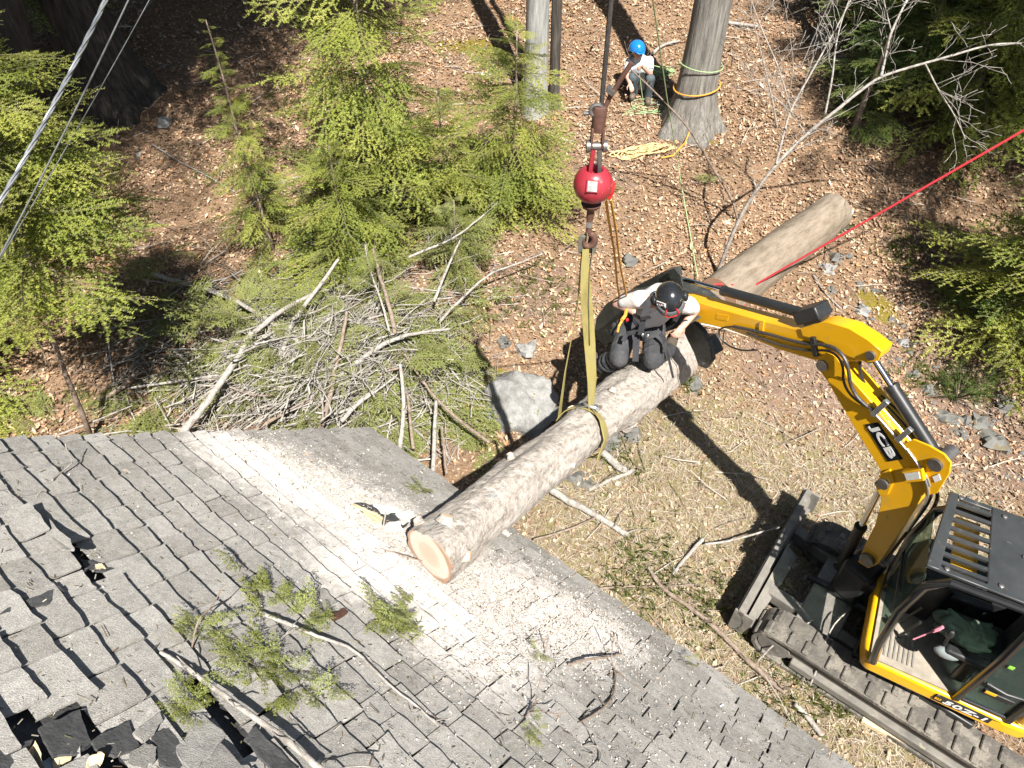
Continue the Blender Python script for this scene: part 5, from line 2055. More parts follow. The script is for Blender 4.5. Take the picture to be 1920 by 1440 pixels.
tag(link_mesh('brush_foliage', np_mesh('brush_foliage', np.concatenate(V0), np.concatenate(F0), [MT['twig'], MT['needles_cut']], np.concatenate(M0))),
    'cut hemlock foliage heaped between the house and the saplings', kind='stuff')


def limb_thing(name, label, px, dz, r0, r1, mat='limb', cat='branch', group=None, twigs=4, seed=0, tl=.35, ground_fn=None, stub=True):
    gf_ = ground_fn or on_ground
    dz = dz if hasattr(dz, '__len__') else [dz] * len(px)
    pts = [gf_(u, v, h) for (u, v), h in zip(px, dz)]
    for _ in range(2):
        q = [pts[0]]
        for i in range(len(pts) - 1):
            q += [pts[i].lerp(pts[i + 1], .25), pts[i].lerp(pts[i + 1], .75)]
        q.append(pts[-1])
        pts = q
    rr = random.Random(seed)
    pts = [p + Vector((rr.uniform(-1, 1), rr.uniform(-1, 1), rr.uniform(-.5, .5))) * r0 * .22 for p in pts]
    q = MB()
    twiggy(q, pts, r0, r1, rr, twigs, tl, 9, lvl=0 if twigs > 6 else 1)
    me_loc = pts[0]
    o = q.build(name, MT[mat], None, loc=me_loc, smooth=180)
    tag(o, label, cat, group)
    return o


G = 'cut limbs in the brush pile'
limbs = [
    ('long pale limb lying across the back of the brush pile from the left', [(285, 514), (380, 540), (435, 560), (489, 591), (537, 622), (570, 650)], [.10, .2, .35, .45, .5, .5], .040, .03, 'limb', 7),
    ('thick forked limb rising diagonally in the middle of the brush pile', [(634, 486), (599, 537), (562, 584), (540, 620), (526, 668), (520, 692)], [.75, .65, .6, .5, .4, .2], .022, .045, 'limb', 6),
    ('broken pale limb end poking left out of the brush pile', [(586, 552), (533, 578), (489, 613), (478, 622)], [.6, .55, .5, .45], .030, .046, 'limb', 3),
    ('thick whitish limb running down to the roof edge at the left of the pile', [(473, 622), (445, 671), (402, 733), (380, 766), (335, 818)], [.5, .45, .4, .35, .2], .042, .056, 'limb', 5),
    ('brown limb standing nearly upright in the middle of the pile', [(650, 584), (642, 635), (628, 690), (620, 745), (599, 806)], [.8, .7, .6, .5, .3], .020, .042, 'limb_brown', 5),
    ('long grey limb sloping from the pile centre up to the right', [(631, 710), (690, 664), (737, 635), (781, 624), (845, 617)], [.5, .55, .55, .5, .4], .045, .016, 'limb', 7),
    ('whitish branch high at the right of the pile pointing at the bushy sapling', [(766, 482), (810, 464), (854, 446), (908, 402)], [.4, .5, .6, .8], .022, .012, 'limb', 7),
    ('grey branch stretching out over the bare soil right of the pile', [(822, 606), (865, 559), (919, 511), (963, 497), (1018, 475)], [.2, .25, .3, .3, .3], .024, .010, 'limb', 9),
    ('straight pale branch crossing the back right of the pile', [(814, 566), (839, 500), (865, 446)], [.3, .4, .5], .025, .015, 'limb', 5),
    ('thick mossy limb leaning back behind the pile centre', [(741, 626), (730, 570), (712, 518), (700, 467)], [.5, .5, .5, .6], .036, .022, 'limb_brown', 4),
    ('pale limb leaning beside the mossy one', [(730, 624), (715, 562), (695, 515), (684, 457)], [.55, .55, .55, .6], .018, .012, 'limb', 5),
    ('brown branch running from the pile down to the log butt', [(757, 662), (788, 708), (817, 748), (865, 792), (918, 830)], [.5, .4, .35, .3, .3], .014, .026, 'limb_brown', 5),
    ('long low limb along the roof edge side of the pile', [(468, 812), (533, 774), (599, 741), (657, 719), (748, 690)], [.3, .35, .4, .4, .45], .030, .018, 'limb_brown', 8),
    ('white barked pole upright at the right front of the pile', [(750, 682), (759, 763), (750, 840)], [.7, .5, .3], .022, .036, 'limb', 2),
    ('pinkish pole beside the white barked pole', [(764, 740), (775, 842)], [.4, .25], .02, .026, 'limb_brown', 1),
    ('pale pole end standing near the roof corner', [(818, 752), (812, 884)], [.4, .2], .026, .032, 'limb', 1),
    ('thin tan pole end nearest the log butt', [(828, 798), (837, 888)], [.3, .2], .016, .018, 'limb_brown', 1),
    ('slender grey stem upright in the front of the pile', [(570, 600), (573, 700), (586, 760)], [.7, .5, .4], .010, .020, 'limb', 4),
    ('long thin branch lying along the roof edge at the left', [(65, 830), (160, 797), (249, 760)], [.15, .2, .2], .016, .008, 'limb', 6),
    ('short dark limb lying in the shade left of the pile', [(186, 757), (230, 726), (260, 694)], [.06, .1, .12], .04, .03, 'limb_brown', 3),
    ('pale branch low at the left front of the pile', [(240, 728), (330, 715), (440, 700), (520, 694)], [.1, .15, .25, .3], .018, .024, 'limb', 6),
    ('whitish limb stub at the front centre of the pile', [(700, 735), (668, 758), (640, 790)], [.5, .45, .4], .030, .034, 'limb', 2),
    ('grey limb leaning over the front of the pile', [(742, 706), (690, 745), (650, 772), (560, 790)], [.5, .45, .4, .3], .016, .02, 'limb', 6),
    ('bent grey limb low at the front left of the pile', [(430, 725), (480, 745), (540, 735), (600, 700)], [.3, .35, .4, .45], .016, .012, 'limb_brown', 6),
    ('dead grey stick lying in the shade at the left', [(198, 585), (203, 640), (208, 680), (214, 720)], [.3, .3, .2, .1], .012, .010, 'limb', 3),
]
for k, (lb, px, dz, r0, r1, mt, tw) in enumerate(limbs):
    limb_thing('cut_limb', lb, px, [h_ * 1.15 + .03 for h_ in dz], r0 * .78, r1 * .78, mt, 'limb', G, tw, seed=500 + k)
# finer sticks of the pile, too many to count
q = MB()
rr = random.Random(55)
for k in range(1700):
    u = rr.gauss(600, 150)
    v = rr.gauss(690, 85)
    if not (180 < u < 960 and 450 < v < 850):
        continue
    hg = .72 * math.exp(-((u - 610) / 200) ** 2 - ((v - 660) / 130) ** 2) * rr.uniform(.3, 1.15) + .05
    p = on_ground(u, v, hg)
    az = rr.gauss(.9, .9)
    L = rr.uniform(.25, 1.1)
    d = Vector((math.cos(az), math.sin(az), rr.uniform(-.3, .35))).normalized()
    rad = rr.choice((.003, .0035, .004, .005, .007, .011))
    pp = wavy(p - d * L / 2, p + d * L / 2, 5, .04, k)
    q.tube(pp, [rad * (1 - .1 * i) for i in range(6)], 5)
    if rr.random() < .6:
        s_ = pp[rr.randrange(1, 5)]
        d2 = (d + Vector((rr.uniform(-1, 1), rr.uniform(-1, 1), rr.uniform(-.3, .6)))).normalized()
        q.tube(wavy(s_, s_ + d2 * L * .4, 3, .05, k + 900), [rad * .6, rad * .5, rad * .3, .002], 4)
o = q.build('brush_sticks', MT['limb'], None, loc=(0, 0, 0), smooth=180)
tag(o, 'tangle of thin cut sticks through the brush pile', kind='stuff')

# sticks on the open ground
sticks = [
    ('thick lichen white stick lying near the cut end of the log', [(1024, 911), (1060, 936), (1110, 962), (1177, 1004)], [.09, .06, .05, .045], .042, .030, 'limb', 2),
    ('pale stick lying above the lichen white one', [(1104, 918), (1140, 902), (1188, 882)], .03, .020, .024, 'limb', 1),
    ('thin dark stick beside the roof edge by the log', [(1000, 1012), (1060, 996), (1105, 975), (1120, 970)], [.1, .08, .05, .04], .012, .008, 'limb_brown', 3),
    ('long thin brown branch lying between roof edge and excavator track', [(1215, 1062), (1240, 1104), (1294, 1138), (1353, 1187), (1419, 1256), (1472, 1298)], [.05] * 6, .016, .028, 'limb_brown', 8),
    ('short grey stick by the roof edge below the track', [(1492, 1320), (1515, 1346), (1542, 1380)], .04, .026, .022, 'limb', 1),
    ('slender bent whip leaning on the front of the track', [(1519, 1284), (1538, 1240), (1555, 1180), (1582, 1152)], [.1, .3, .45, .5], .009, .006, 'limb', 2),
    ('thin pale whip reaching from the grass to the blade frame', [(1420, 1240), (1455, 1204), (1490, 1180), (1528, 1162)], [.05, .25, .35, .4], .010, .005, 'limb', 2),
    ('white peeled stick pointing at the top of the dozer blade', [(1322, 1020), (1360, 1016), (1410, 1003), (1462, 988)], [.12, .14, .2, .3], .012, .010, 'limb', 2),
    ('short pale stick on the grass left of the blade', [(1262, 1076), (1285, 1048), (1318, 1010)], [.04, .05, .08], .018, .020, 'limb', 1),
    ('brown branch with side twigs lying on the grass below the white stick', [(1120, 1104), (1180, 1098), (1240, 1100), (1300, 1096)], .04, .012, .008, 'limb_brown', 6),
    ('sawn branch stub lying under the log beside the sling tail', [(1130, 848), (1150, 868), (1170, 882)], .06, .045, .04, 'limb', 0),
    ('bent twig below the sling tail on the stones', [(1158, 800), (1172, 830), (1180, 860), (1200, 880)], .03, .008, .005, 'limb_brown', 2),
    ('thin stick lying in the leaves beyond the excavator arm', [(1525, 515), (1545, 548), (1578, 580)], .03, .010, .008, 'limb', 1),
    ('fallen branch lying on the leaf slope at the left', [(285, 270), (330, 300), (390, 330), (440, 360)], .04, .012, .007, 'limb', 5),
    ('pale forked stick at the foot of the thin sapling', [(465, 395), (500, 350), (560, 330)], .08, .010, .008, 'limb', 3),
    ('dead branch lying in the leaves above the blue helmet', [(1225, 100), (1240, 84), (1275, 76)], .05, .03, .02, 'limb', 2),
    ('fallen grey branch behind the oak at the top', [(1362, 42), (1390, 46), (1420, 50)], .05, .03, .03, 'limb', 1),
]
for k, (lb, px, dz, r0, r1, mt, tw) in enumerate(sticks):
    limb_thing('fallen_stick', lb, px, dz, r0, r1, mt, 'stick', 'sticks lying on the ground', tw, seed=700 + k, tl=.25)

# branches and sprigs on the roof
rsticks = [
    ('long grey branch lying across the torn part of the roof', [(300, 1222), (340, 1246), (373, 1270), (452, 1328), (500, 1361), (544, 1392), (600, 1442)], [.03, .04, .05, .06, .06, .06, .05], .010, .017, 'limb', 5),
    ('bent branch with a sharp elbow lying on the roof below the log', [(487, 1149), (525, 1163), (555, 1176), (598, 1195), (660, 1214), (693, 1246), (731, 1287), (787, 1327), (822, 1362)], [.03, .05, .06, .05, .04, .03, .03, .03, .03], .013, .005, 'limb', 4),
    ('short side stick joining the bent branch on the roof', [(498, 1224), (522, 1200), (554, 1177)], [.03, .05, .06], .008, .008, 'limb', 1),
    ('curved dark twig at the right of the roof', [(1085, 1356), (1130, 1330), (1150, 1305), (1155, 1270), (1150, 1250)], [.025] * 5, .008, .006, 'limb_brown', 3),
    ('strip of bark curled on the right of the roof', [(1065, 1246), (1100, 1236), (1140, 1232), (1165, 1226)], [.03, .05, .05, .03], .010, .006, 'limb_brown', 2),
    ('thin twig standing up beside the cut end of the log', [(712, 1028), (718, 990), (724, 958)], [.02, .1, .2], .008, .006, 'limb', 0),
    ('thin brown twig lying against the cut end of the log', [(712, 1028), (750, 1040), (792, 1052)], [.02, .05, .08], .006, .004, 'limb_brown', 1),
    ('small broken twig on the upper left of the roof', [(98, 900), (115, 886), (136, 868)], [.03, .03, .05], .007, .004, 'limb', 1),
    ('forked twig at the bottom right of the roof', [(1124, 1430), (1128, 1412), (1120, 1396)], [.02, .03, .04], .007, .004, 'limb', 2),
    ('dark twig stuck upright in the sawdust on the right', [(1022, 1225), (1026, 1205), (1028, 1192)], [.02, .06, .1], .006, .004, 'limb_brown', 1),
    ('dark forked twig beside the mossy clump at the roof bottom', [(985, 1345), (998, 1325), (1010, 1312)], [.02, .04, .05], .006, .004, 'limb_brown', 2),
    ('thin arched twig at the left of the bent branch', [(360, 1215), (368, 1170), (385, 1145), (418, 1128)], [.02, .09, .12, .08], .005, .003, 'limb_brown', 1),
]
for k, (lb, px, dz, r0, r1, mt, tw) in enumerate(rsticks):
    limb_thing('roof_branch', lb, px, dz, r0 * .6, r1 * .6, mt, 'branch', 'broken branches on the roof', tw, seed=900 + k, tl=.16, ground_fn=on_roof)


def sprig(label, u, v, n, size, spread, seed, mat='needles_cut'):
    rr = random.Random(seed)
    q = on_roof(u, v, .02)
    root = thing('hemlock_sprig', label, 'sprig', q, 'green sprigs on the roof')
    for k in range(n):
        s = size * rr.uniform(.42, .85)
        p = RE * rr.gauss(0, spread * .62) + RU * rr.gauss(0, spread * .62) + RN * rr.uniform(.005, .05)
        az = rr.uniform(0, 6.28)
        x = (RE * math.cos(az) + RU * math.sin(az) + RN * rr.uniform(-.05, .7)).normalized()
        y = RN.cross(x).normalized()
        z = x.cross(y)
        M3 = Matrix((x, y, z)).transposed()
        o = link_mesh('bough', SME[rr.randrange(4)], root, p, M3.to_euler(), s)


SME = [np_mesh('bough', V, F, [MT['twig'], MT['needles_sprig']], M) for V, F, M in SPRIG]
for k, (lb, u, v, n, size, spread) in enumerate([
        ('largest green hemlock clump on the roof below the cut log end', 728, 1172, 26, .17, .075),
        ('small sprig above the largest clump beside the sawdust', 762, 1132, 6, .10, .025),
        ('spread of hemlock sprigs at the top of the bent branch', 520, 1135, 18, .16, .09),
        ('hemlock sprigs under the bend of the bent branch', 600, 1180, 10, .15, .07),
        ('pale green hemlock tuft beside the long grey branch', 468, 1268, 24, .16, .085),
        ('hemlock tuft at the left end of the long grey branch', 372, 1200, 12, .13, .05),
        ('mixed tuft right of the long grey branch', 556, 1312, 14, .13, .07),
        ('grassy tuft growing from the torn gap in the roof', 330, 1330, 12, .11, .04),
        ('single fern like sprig on the dusty shingles above the log', 786, 926, 7, .15, .02),
        ('tiny sprig in the sawdust at the right', 1005, 1232, 5, .09, .02),
        ('mossy clump at the bottom of the roof', 992, 1378, 7, .09, .04),
        ('small green sprig on the roof eave by the excavator', 1290, 1250, 5, .09, .04)]):
    sprig(lb, u, v, n, size, spread, 60 + k)
o = roof_patch([(620, 1152), (645, 1140), (653, 1147), (628, 1162)], 'bark_scrap', MT['rust'], (.035, .035, .035, .035), .01)

# ================================================================== ROCKS
def rock(name, label, c, r, seed, mat='boulder', cat='boulder', group=None, n=20, rough=.28):
    q = MB().ell((0, 0, 0), (1, 1, 1), n=n)
    V = []
    for v in q.V:
        d = v.normalized()
        k = 1 + rough * noise.noise(d * 1.3 + Vector((seed * 3.7, 0, 0))) + rough * .5 * noise.noise(d * 3.1 + Vector((0, seed * 2.1, 0))) + .06 * noise.noise(d * 8) + rough * .12 * noise.noise(d * 16)
        V.append(Vector((d.x * r[0] * k, d.y * r[1] * k, max(-.5, d.z) * r[2] * k)))
    q.V = V
    o = q.build(name, MT[mat], None, loc=(0, 0, 0), smooth=180 if n > 20 else 32)
    o.location = c
    o.rotation_euler = (0, 0, seed * 1.3)
    return tag(o, label, cat, group)


bp = on_ground(975, 768)
rock('boulder', 'large flat topped grey boulder catching the shadow of the crane ball', bp + Vector((0, .05, .02)), (.40, .48, .36), 1.0, n=40, rough=.36)
rk_list = [
    (1552, 506, .13, 'white stone beside the tan log'), (1568, 482, .12, 'pale stone just above the white one by the log'), (1616, 582, .15, 'largest white stone near the excavator elbow'), (1612, 536, .08, 'small white stone on the moss beyond the elbow'),
    (1675, 602, .09, 'flat pale stone right of the largest white one'), (1640, 545, .07, 'small stone in the mossy bank'), (1560, 545, .07, 'small grey stone above the hose guard'), (1690, 642, .10, 'white stone in the shadow below the elbow'),
    (1740, 735, .12, 'dark rounded rock left of the pine seedling'), (1710, 702, .10, 'grey rock behind the dipper ram'), (1770, 785, .15, 'fractured grey rock below the pine seedling'), (1808, 790, .12, 'angular grey rock right of the fractured one'),
    (1862, 658, .16, 'greenish boulder under the dark hemlock'), (1800, 815, .12, 'flat rock at the bottom of the bank'), (1838, 790, .14, 'wet dark rock by the shaded hollow'), (1860, 830, .18, 'rock in deep shade at the right edge'),
    (1145, 830, .2, 'grey stone under the log beyond the sling tail'), (1090, 905, .17, 'stone half buried beside the lichen white stick'), (1180, 815, .12, 'small stone at the log below the thumb'), (1300, 720, .14, 'pale stones under the thumb'),
    (308, 232, .16, 'pale stone at the foot of the dark trunk'), (262, 290, .08, 'white chip of stone on the shaded slope'), (985, 655, .14, 'round stone behind the boulder'), (1180, 490, .14, 'grey stone in the soil by the orange ropes'),
    (945, 640, .10, 'stone at the edge of the pile beside the boulder'), (888, 705, .15, 'leaf covered stone left of the boulder'), (1590, 480, .08, 'little grey stone by the red rope'), (1885, 760, .2, 'shaded rock at the right edge below the hemlock'),
]
for k, (u, v, r, lb) in enumerate(rk_list):
    p = on_ground(u, v)
    rr = random.Random(k + 5)
    rock('stone', lb, p + Vector((0, 0, -r * .08)), (r * rr.uniform(.65, 1.05), r * rr.uniform(.6, .95), r * rr.uniform(.42, .7)), 2 + k, 'boulder' if k in (0, 2, 7, 20, 21, 22) else 'rock', 'stone', None, 14, .8)
x, y = scatter(700, 3.0, 8.0, 3.5, 9.0, lambda x, y: np.clip(gauss(x, y, (5.2, 5.8), .9, 1.3) + .5 * gauss(x, y, (3.9, 7.0), .7), 0, 1))
q = MB()
for k in range(len(x)):
    r = random.Random(k).uniform(.012, .05)
    q.ell((x[k], y[k], gh(x[k], y[k]) + r * .2), (r, r * .8, r * .6), n=6)
tag(q.build('rubble', MT['rock'], None, loc=(0, 0, 0), smooth=0), 'broken stones along the rocky bank', kind='stuff')


# ================================================================== CRANE RIG
RIG = Vector((.49, 3.62, 0))


def rig(z, dx=0, dy=0):
    return Vector((RIG.x + dx, RIG.y + dy, z))


# height of a point on the plumb line seen at pixel row v
def rig_z(v, y=None):
    d = ray(1100, v)
    return CAM.z + d.z / d.y * (y or RIG.y)


zb = rig_z(345)
BALLR = 0.5 * 74 / FPX * (ray(1112, 345) * (RIG.y / ray(1112, 345).y)).y / ray(1112, 345).y * 1.0
zt = 14.5
cable_x = at_y(1127, 0, RIG.y)
ball_c = at_y(1112, 345, RIG.y)
RIG.x = ball_c.x
crane = thing('crane_hook', 'red headache ball with wedge socket and hook hanging from the crane cable', 'crane hook', ball_c)
zr_ = lambda v: at_y(1112, v, RIG.y).z
X_, Y_ = Vector((1, 0, 0)), Vector((0, 1, 0))
prof = []
for k in range(17):
    a = -math.pi / 2 + math.pi * k / 16
    prof.append((max(BALLR * math.cos(a), .02), BALLR * math.sin(a)))
prof = [p for p in prof if p[1] < BALLR * .86]
prof += [(BALLR * .48, BALLR * .86), (BALLR * .40, BALLR * .80), (BALLR * .36, BALLR * .55), (.004, BALLR * .5)]
MB().lathe(prof, ball_c, (X_, Y_, Z3), 40).build('ball', MT['ballred'], crane, smooth=50)
d = (CAM - ball_c).normalized()
x_, y_, z_ = basis((d + Vector((-.02, 0, -.12))).normalized())
q = MB()
q.box(ball_c + z_ * BALLR * .995 + Vector((.0, 0, 0)) - y_ * .0, (BALLR * .62, BALLR * .62, .012), (x_, y_, z_))
pl = q.build('data_plate', MT['ballred'], crane, bevel=.003)
MB().box(ball_c + z_ * (BALLR * .995 + .008), (BALLR * .48, BALLR * .5, .003), (x_, y_, z_)).build('plate_face', surf('worn_plate', [(.35, (.22, .23, .22)), (.6, (.38, .39, .37)), (.7, (.32, .08, .09))], 30, .5), pl, smooth=0)
# yoke above the ball
ztop = zr_(232)
zw0 = zr_(282)
q = MB()
for sx, mt in ((-.026, 0), (.032, 1)):
    a = rig(ball_c.z + BALLR * .6, sx * .9)
    b_ = rig(zw0 + .04, sx * .55)
    q.bar(a, b_, .024, .032, up=Y_, mi=mt)
q.build('yoke', [MT['ballred'], MT['steel']], crane, bevel=.003)
q = MB()
q.lathe([(.022, -.05), (.022, .05)], rig(zw0 + .025), (Y_, Z3, X_), 14)
for sx in (-.045, .045):
    q.lathe([(.034, -.01), (.034, .01)], rig(zw0 + .025, sx), (Y_, Z3, X_), 14)
q.build('yoke_pin', MT['steel'], crane)
q = MB()
for sx in (-.030, .030):
    q.bar(rig(zw0 + .02, sx), rig(zr_(238), sx), .014, .05, up=Y_)
q.lathe([(.032, 0), (.036, .03), (.040, .12), (.034, .14)], rig(zr_(246)), (X_, Y_, Z3), 14)
q.build('wedge_socket', MT['rust'], crane, bevel=.003)
q = MB()
pts = []
zc = zr_(205)
for k in range(15):
    a = R(-60 + 300 * k / 14)
    pts.append(rig(zc, -.018 + .032 * math.cos(a), -.01) + Z3 * (.030 * math.sin(a)))
q.tube(pts, .0115, 8)
q.lathe([(.012, -.03), (.012, .03)], rig(zc - .02, -.055), (Y_, Z3, X_), 8)
q.build('cable_clip', MT['steel'], crane)
# hook under the ball
zh = zr_(436)
q = MB()
q.lathe([(.06, 0), (.05, .02), (.022, .03), (.022, .09), (.016, .16), (.02, .19)], rig(ball_c.z - BALLR - .015), (X_, -Y_, -Z3), 14)
q.build('hook_shank', MT['rust'], crane)
q = MB()
q.tube([rig(zr_(400)), rig(zr_(425))], .02, 10)
q.build('hook_swivel', MT['galv'], crane)
q = MB()
pts = []
for k in range(14):
    a = R(100 - 290 * k / 13)
    pts.append(rig(zr_(450), .004 + .036 * math.cos(a) * (1 if k < 11 else .9), 0) + Z3 * (.045 * math.sin(a)))
q.tube(pts, [.016, .018, .02, .021, .022, .022, .022, .021, .02, .018, .016, .013, .010, .006], 10)
q.build('hook', MT['rust'], crane)

# cables
o = MB().tube([rig(zr_(214), .006), rig(9.5, .006), rig(zt, .006)], .0125, 8).build('crane_cable', MT['cable'], None, loc=rig(zr_(214)))
tag(o, 'dark wire rope running straight up from the red ball', 'cable')
de = [at_y(1128, 214, RIG.y), at_y(1146, 178, RIG.y), at_y(1166, 146, RIG.y - .02), at_y(1184, 118, RIG.y - .03)]
q = MB().tube(de, [.0135, .0135, .014, .014], 8)
o = q.build('cable_tail', MT['rust'], None, loc=de[0])
tag(o, 'short stiff cable tail angling up right from the wedge socket', 'cable')
c_ = at_y(1147, 168, RIG.y)
q = MB()
x_, y_, z_ = basis(de[2] - de[1])
pts = [c_ + (x_ * math.cos(R(a)) + y_ * math.sin(R(a))) * .022 for a in range(0, 331, 30)]
q.tube(pts, .008, 6)
q.box(c_ - x_ * .022, (.02, .045, .024), (x_, y_, z_))
q.build('rope_clamp', MT['steel'], o)

# yellow sling: wide front leg, narrow back leg, wrapped round the log, tail hanging
tS = min(((logpt(k / 200) - at_y(1066, 800, logpt(k / 200).y)).length, k / 200) for k in range(40, 160))[1]
SL = logpt(tS)
rS = log_r(tS)
top = rig(zr_(462))
tn = LOGD.normalized()
side = Vector((tn.y, -tn.x, 0)).normalized()
upn = side.cross(tn)
if upn.z < 0:
    upn = -upn
sl = thing('lifting_sling', 'yellow webbing sling running from the crane hook down round the log', 'sling', SL)
kn = SL + upn * (rS + .03) + side * .02
fr_ = [top + Vector((-.012, -.03, 0)), top.lerp(kn, .12) + Vector((-.02, -.03, 0)), top.lerp(kn, .3) + Vector((-.015, -.03, 0)), top.lerp(kn, .55) + Vector((0, -.02, 0)), top.lerp(kn, .8) + Vector((.01, -.01, 0)), kn]
wd_ = [X_, X_, X_, (X_ + Y_ * .25).normalized(), (X_ + Y_ * .5).normalized(), (X_ + Y_ * .8).normalized()]
MB().ribbon(fr_, wd_, [.040, .055, .075, .078, .072, .05], .006).build('front_leg', MT['sling'], sl, smooth=0)
MB().ribbon([p + Vector((.043, .01, 0)) * max(0, 1 - k * .35) for k, p in enumerate(fr_[:4])], Y_, .035, .005).build('rear_strand', MT['slingdark'], sl, smooth=0)
lf = SL - side * (rS + .015) + upn * .06
MB().ribbon([top + Vector((-.03, .02, 0)), top.lerp(lf, .3), top.lerp(lf, .7) + Vector((-.01, 0, 0)), lf], [Y_, Y_, (Y_ + X_ * .3).normalized(), Vector((tn.x, tn.y, 0))], [.03, .03, .035, .05], .006).build('back_leg', MT['sling'], sl, smooth=0)
q = MB()
pts, wds = [], []
for k in range(25):
    a = R(-190 + 380 * k / 24 * .98)
    pts.append(SL + (side * math.sin(a) + upn * math.cos(a)) * (rS + .022))
    wds.append(tn)
q.ribbon(pts, wds, .06, .006)
q.build('log_wrap', MT['sling'], sl, smooth=0)
q = MB()
for k, off in enumerate((-.012, .012)):
    a0 = top + Vector((off * 2, 0, .05))
    q.ribbon([a0 + Vector((off, 0, -.10)), a0 + Vector((off * 1.6, 0, -.03)), a0 + Vector((off, 0, .02)), a0 + Vector((0, .02, .025)), a0 + Vector((-off * .2, .03, -.04)), a0 + Vector((-off * .2, .03, -.12))], X_, .034, .008)
q.build('eye_sleeve', MT['slingdark'], sl, smooth=0)
MB().ribbon([kn - side * .10 - upn * .03 - tn * .02, kn - side * .03 + upn * .012, kn + upn * .02, kn + side * .03 + upn * .0], tn, .05, .012).build('choker_sleeve', MT['slingdark'], sl, smooth=0)
q = MB()
pts = []
for k in range(13):
    a = R(20 + 320 * k / 12)
    pts.append(kn + upn * .022 + (side * math.cos(a) * .055 + tn * math.sin(a) * .030))
q.tube(pts, .012, 8)
q.lathe([(.016, -.035), (.016, .035)], kn + upn * .022 + side * .055, (side, upn, tn), 10)
q.build('shackle', MT['galv'], sl)
td = [kn + side * .03, SL + (side * math.sin(R(38)) + upn * math.cos(R(38))) * (rS + .035), SL + (side * math.sin(R(75)) + upn * math.cos(R(75))) * (rS + .04), SL + (side * math.sin(R(105)) + upn * math.cos(R(105))) * (rS + .035) - Z3 * .05]
MB().ribbon([p - tn * (.05 * k) for k, p in enumerate(td)], tn, [.05, .055, .06, .05], .006).build('tail', MT['sling'], sl, smooth=0)

# orange climbing ropes from a red strop on the ball to the climber
ra = at_y(1143, 372, RIG.y + .02)
q = MB()
q.ell(at_y(1146, 352, RIG.y), (.022, .02, .055), n=10)
q.tube([at_y(1147, 342, RIG.y), at_y(1148, 362, RIG.y), at_y(1141, 374, RIG.y)], .012, 8)
o = q.fuse('red_strop', MT['red'], None, loc=at_y(1146, 352, RIG.y), voxel=.006, smooth_it=3)
tag(o, 'bright red strop tied at the side of the crane ball', 'strop')
HL = at_z(1165, 572, 2.2)
hand_rope = [at_z(1163, 566, 2.22), at_z(1176, 566, 2.20)]
for k, (u0, w1) in enumerate(((1136, hand_rope[0]), (1145, hand_rope[1]))):
    a = at_y(u0, 374, RIG.y + .02)
    o = MB().tube(wavy(a, w1, 8, .003, k), .0085, 8).build('climbing_rope', MT['orope'], None, loc=a)
    tag(o, ('left of the two orange ropes from the red strop to the climber', 'right of the two orange ropes from the red strop to the climber')[k], 'rope', 'orange climbing ropes')

# red tag line to the right
ta = on_ground(1398, 540, .25)
tb = at_y(1925, 241, 6.4)
tdir = tb - at_y(1430, 520, 7.0)
o = MB().tube([on_ground(1340, 533, .52), on_ground(1372, 534, .56), at_y(1405, 541, 7.05), at_y(1430, 526, 7.0), tb, tb + tdir * .6], .0125, 8).build('tag_line', MT['redrope'], None, loc=tb)
tag(o, 'taut red rope running from the tan log out to the right', 'rope')
o = MB().tube(wavy(at_y(1405, 541, 7.05), on_ground(1396, 575, .3), 3, .05, 3), .010, 6).build('rope_end', MT['redrope'], None, loc=at_y(1405, 541, 7.05))
tag(o, 'loose end of red rope hanging beside the dipper arm', 'rope')
# green lowering line, high overhead down to the ground
gl = [at_y(1216, -60, 6.5), at_y(1224, 0, 6.9), at_y(1250, 180, 8.6), at_y(1270, 300, 9.2), on_ground(1278, 350, .1), on_ground(1298, 460, .05), on_ground(1308, 520, .1)]
o = MB().tube(gl, .0075, 6).build('lowering_line', MT['grope'], None, loc=gl[4])
tag(o, 'thin green line dropping past the big oak to the leaves', 'rope')

# ropes round and beside the oak
def ring_on(base, z, r, a0, a1, n, tilt=0.0):
    return [Vector((base.x + r * math.cos(R(a0 + (a1 - a0) * k / n)), base.y + r * math.sin(R(a0 + (a1 - a0) * k / n)), base.z + z + tilt * math.cos(R(a0 + (a1 - a0) * k / n)))) for k in range(n + 1)]


o = MB().tube(ring_on(BT, .66, .345, 150, 390, 20, .05) + [on_ground(1300, 240, .0) + Vector((.0, -.12, .35)), on_ground(1284, 268, .06), on_ground(1262, 292, .05), on_ground(1240, 296, .05)], .0115, 8).build('anchor_rope', MT['orope'], None, loc=BT)
tag(o, 'orange rope tied round the big oak and trailing to the coil', 'rope')
o = MB().tube(ring_on(BT, 1.0, .33, 170, 380, 20, -.03), .008, 6).build('green_rope', MT['grope'], None, loc=BT)
tag(o, 'green rope passed round the big oak above the orange one', 'rope')


def rope_heap(name, label, c, sx, sy, n, mat, rad, seed, h=.10, loops=14):
    rr = random.Random(seed)
    pts = []
    for k in range(n):
        a = k * 2 * math.pi * loops / n
        rx = sx * (.45 + .55 * math.sin(k * .071 + 1.3) ** 2)
        ry = sy * (.45 + .55 * math.cos(k * .053) ** 2)
        px_ = c.x + rx * math.cos(a) + .3 * sx * math.sin(k * .031)
        py_ = c.y + ry * math.sin(a * 1.03) + .25 * sy * math.cos(k * .027)
        pts.append(Vector((px_, py_, gh(px_, py_) + .015 + h * (.5 + .5 * math.sin(k * .19 + seed)) * rr.uniform(.6, 1))))
    o = MB().tube(pts, rad, 5).build(name, MT[mat], None, loc=c)
    return tag(o, label, 'rope')


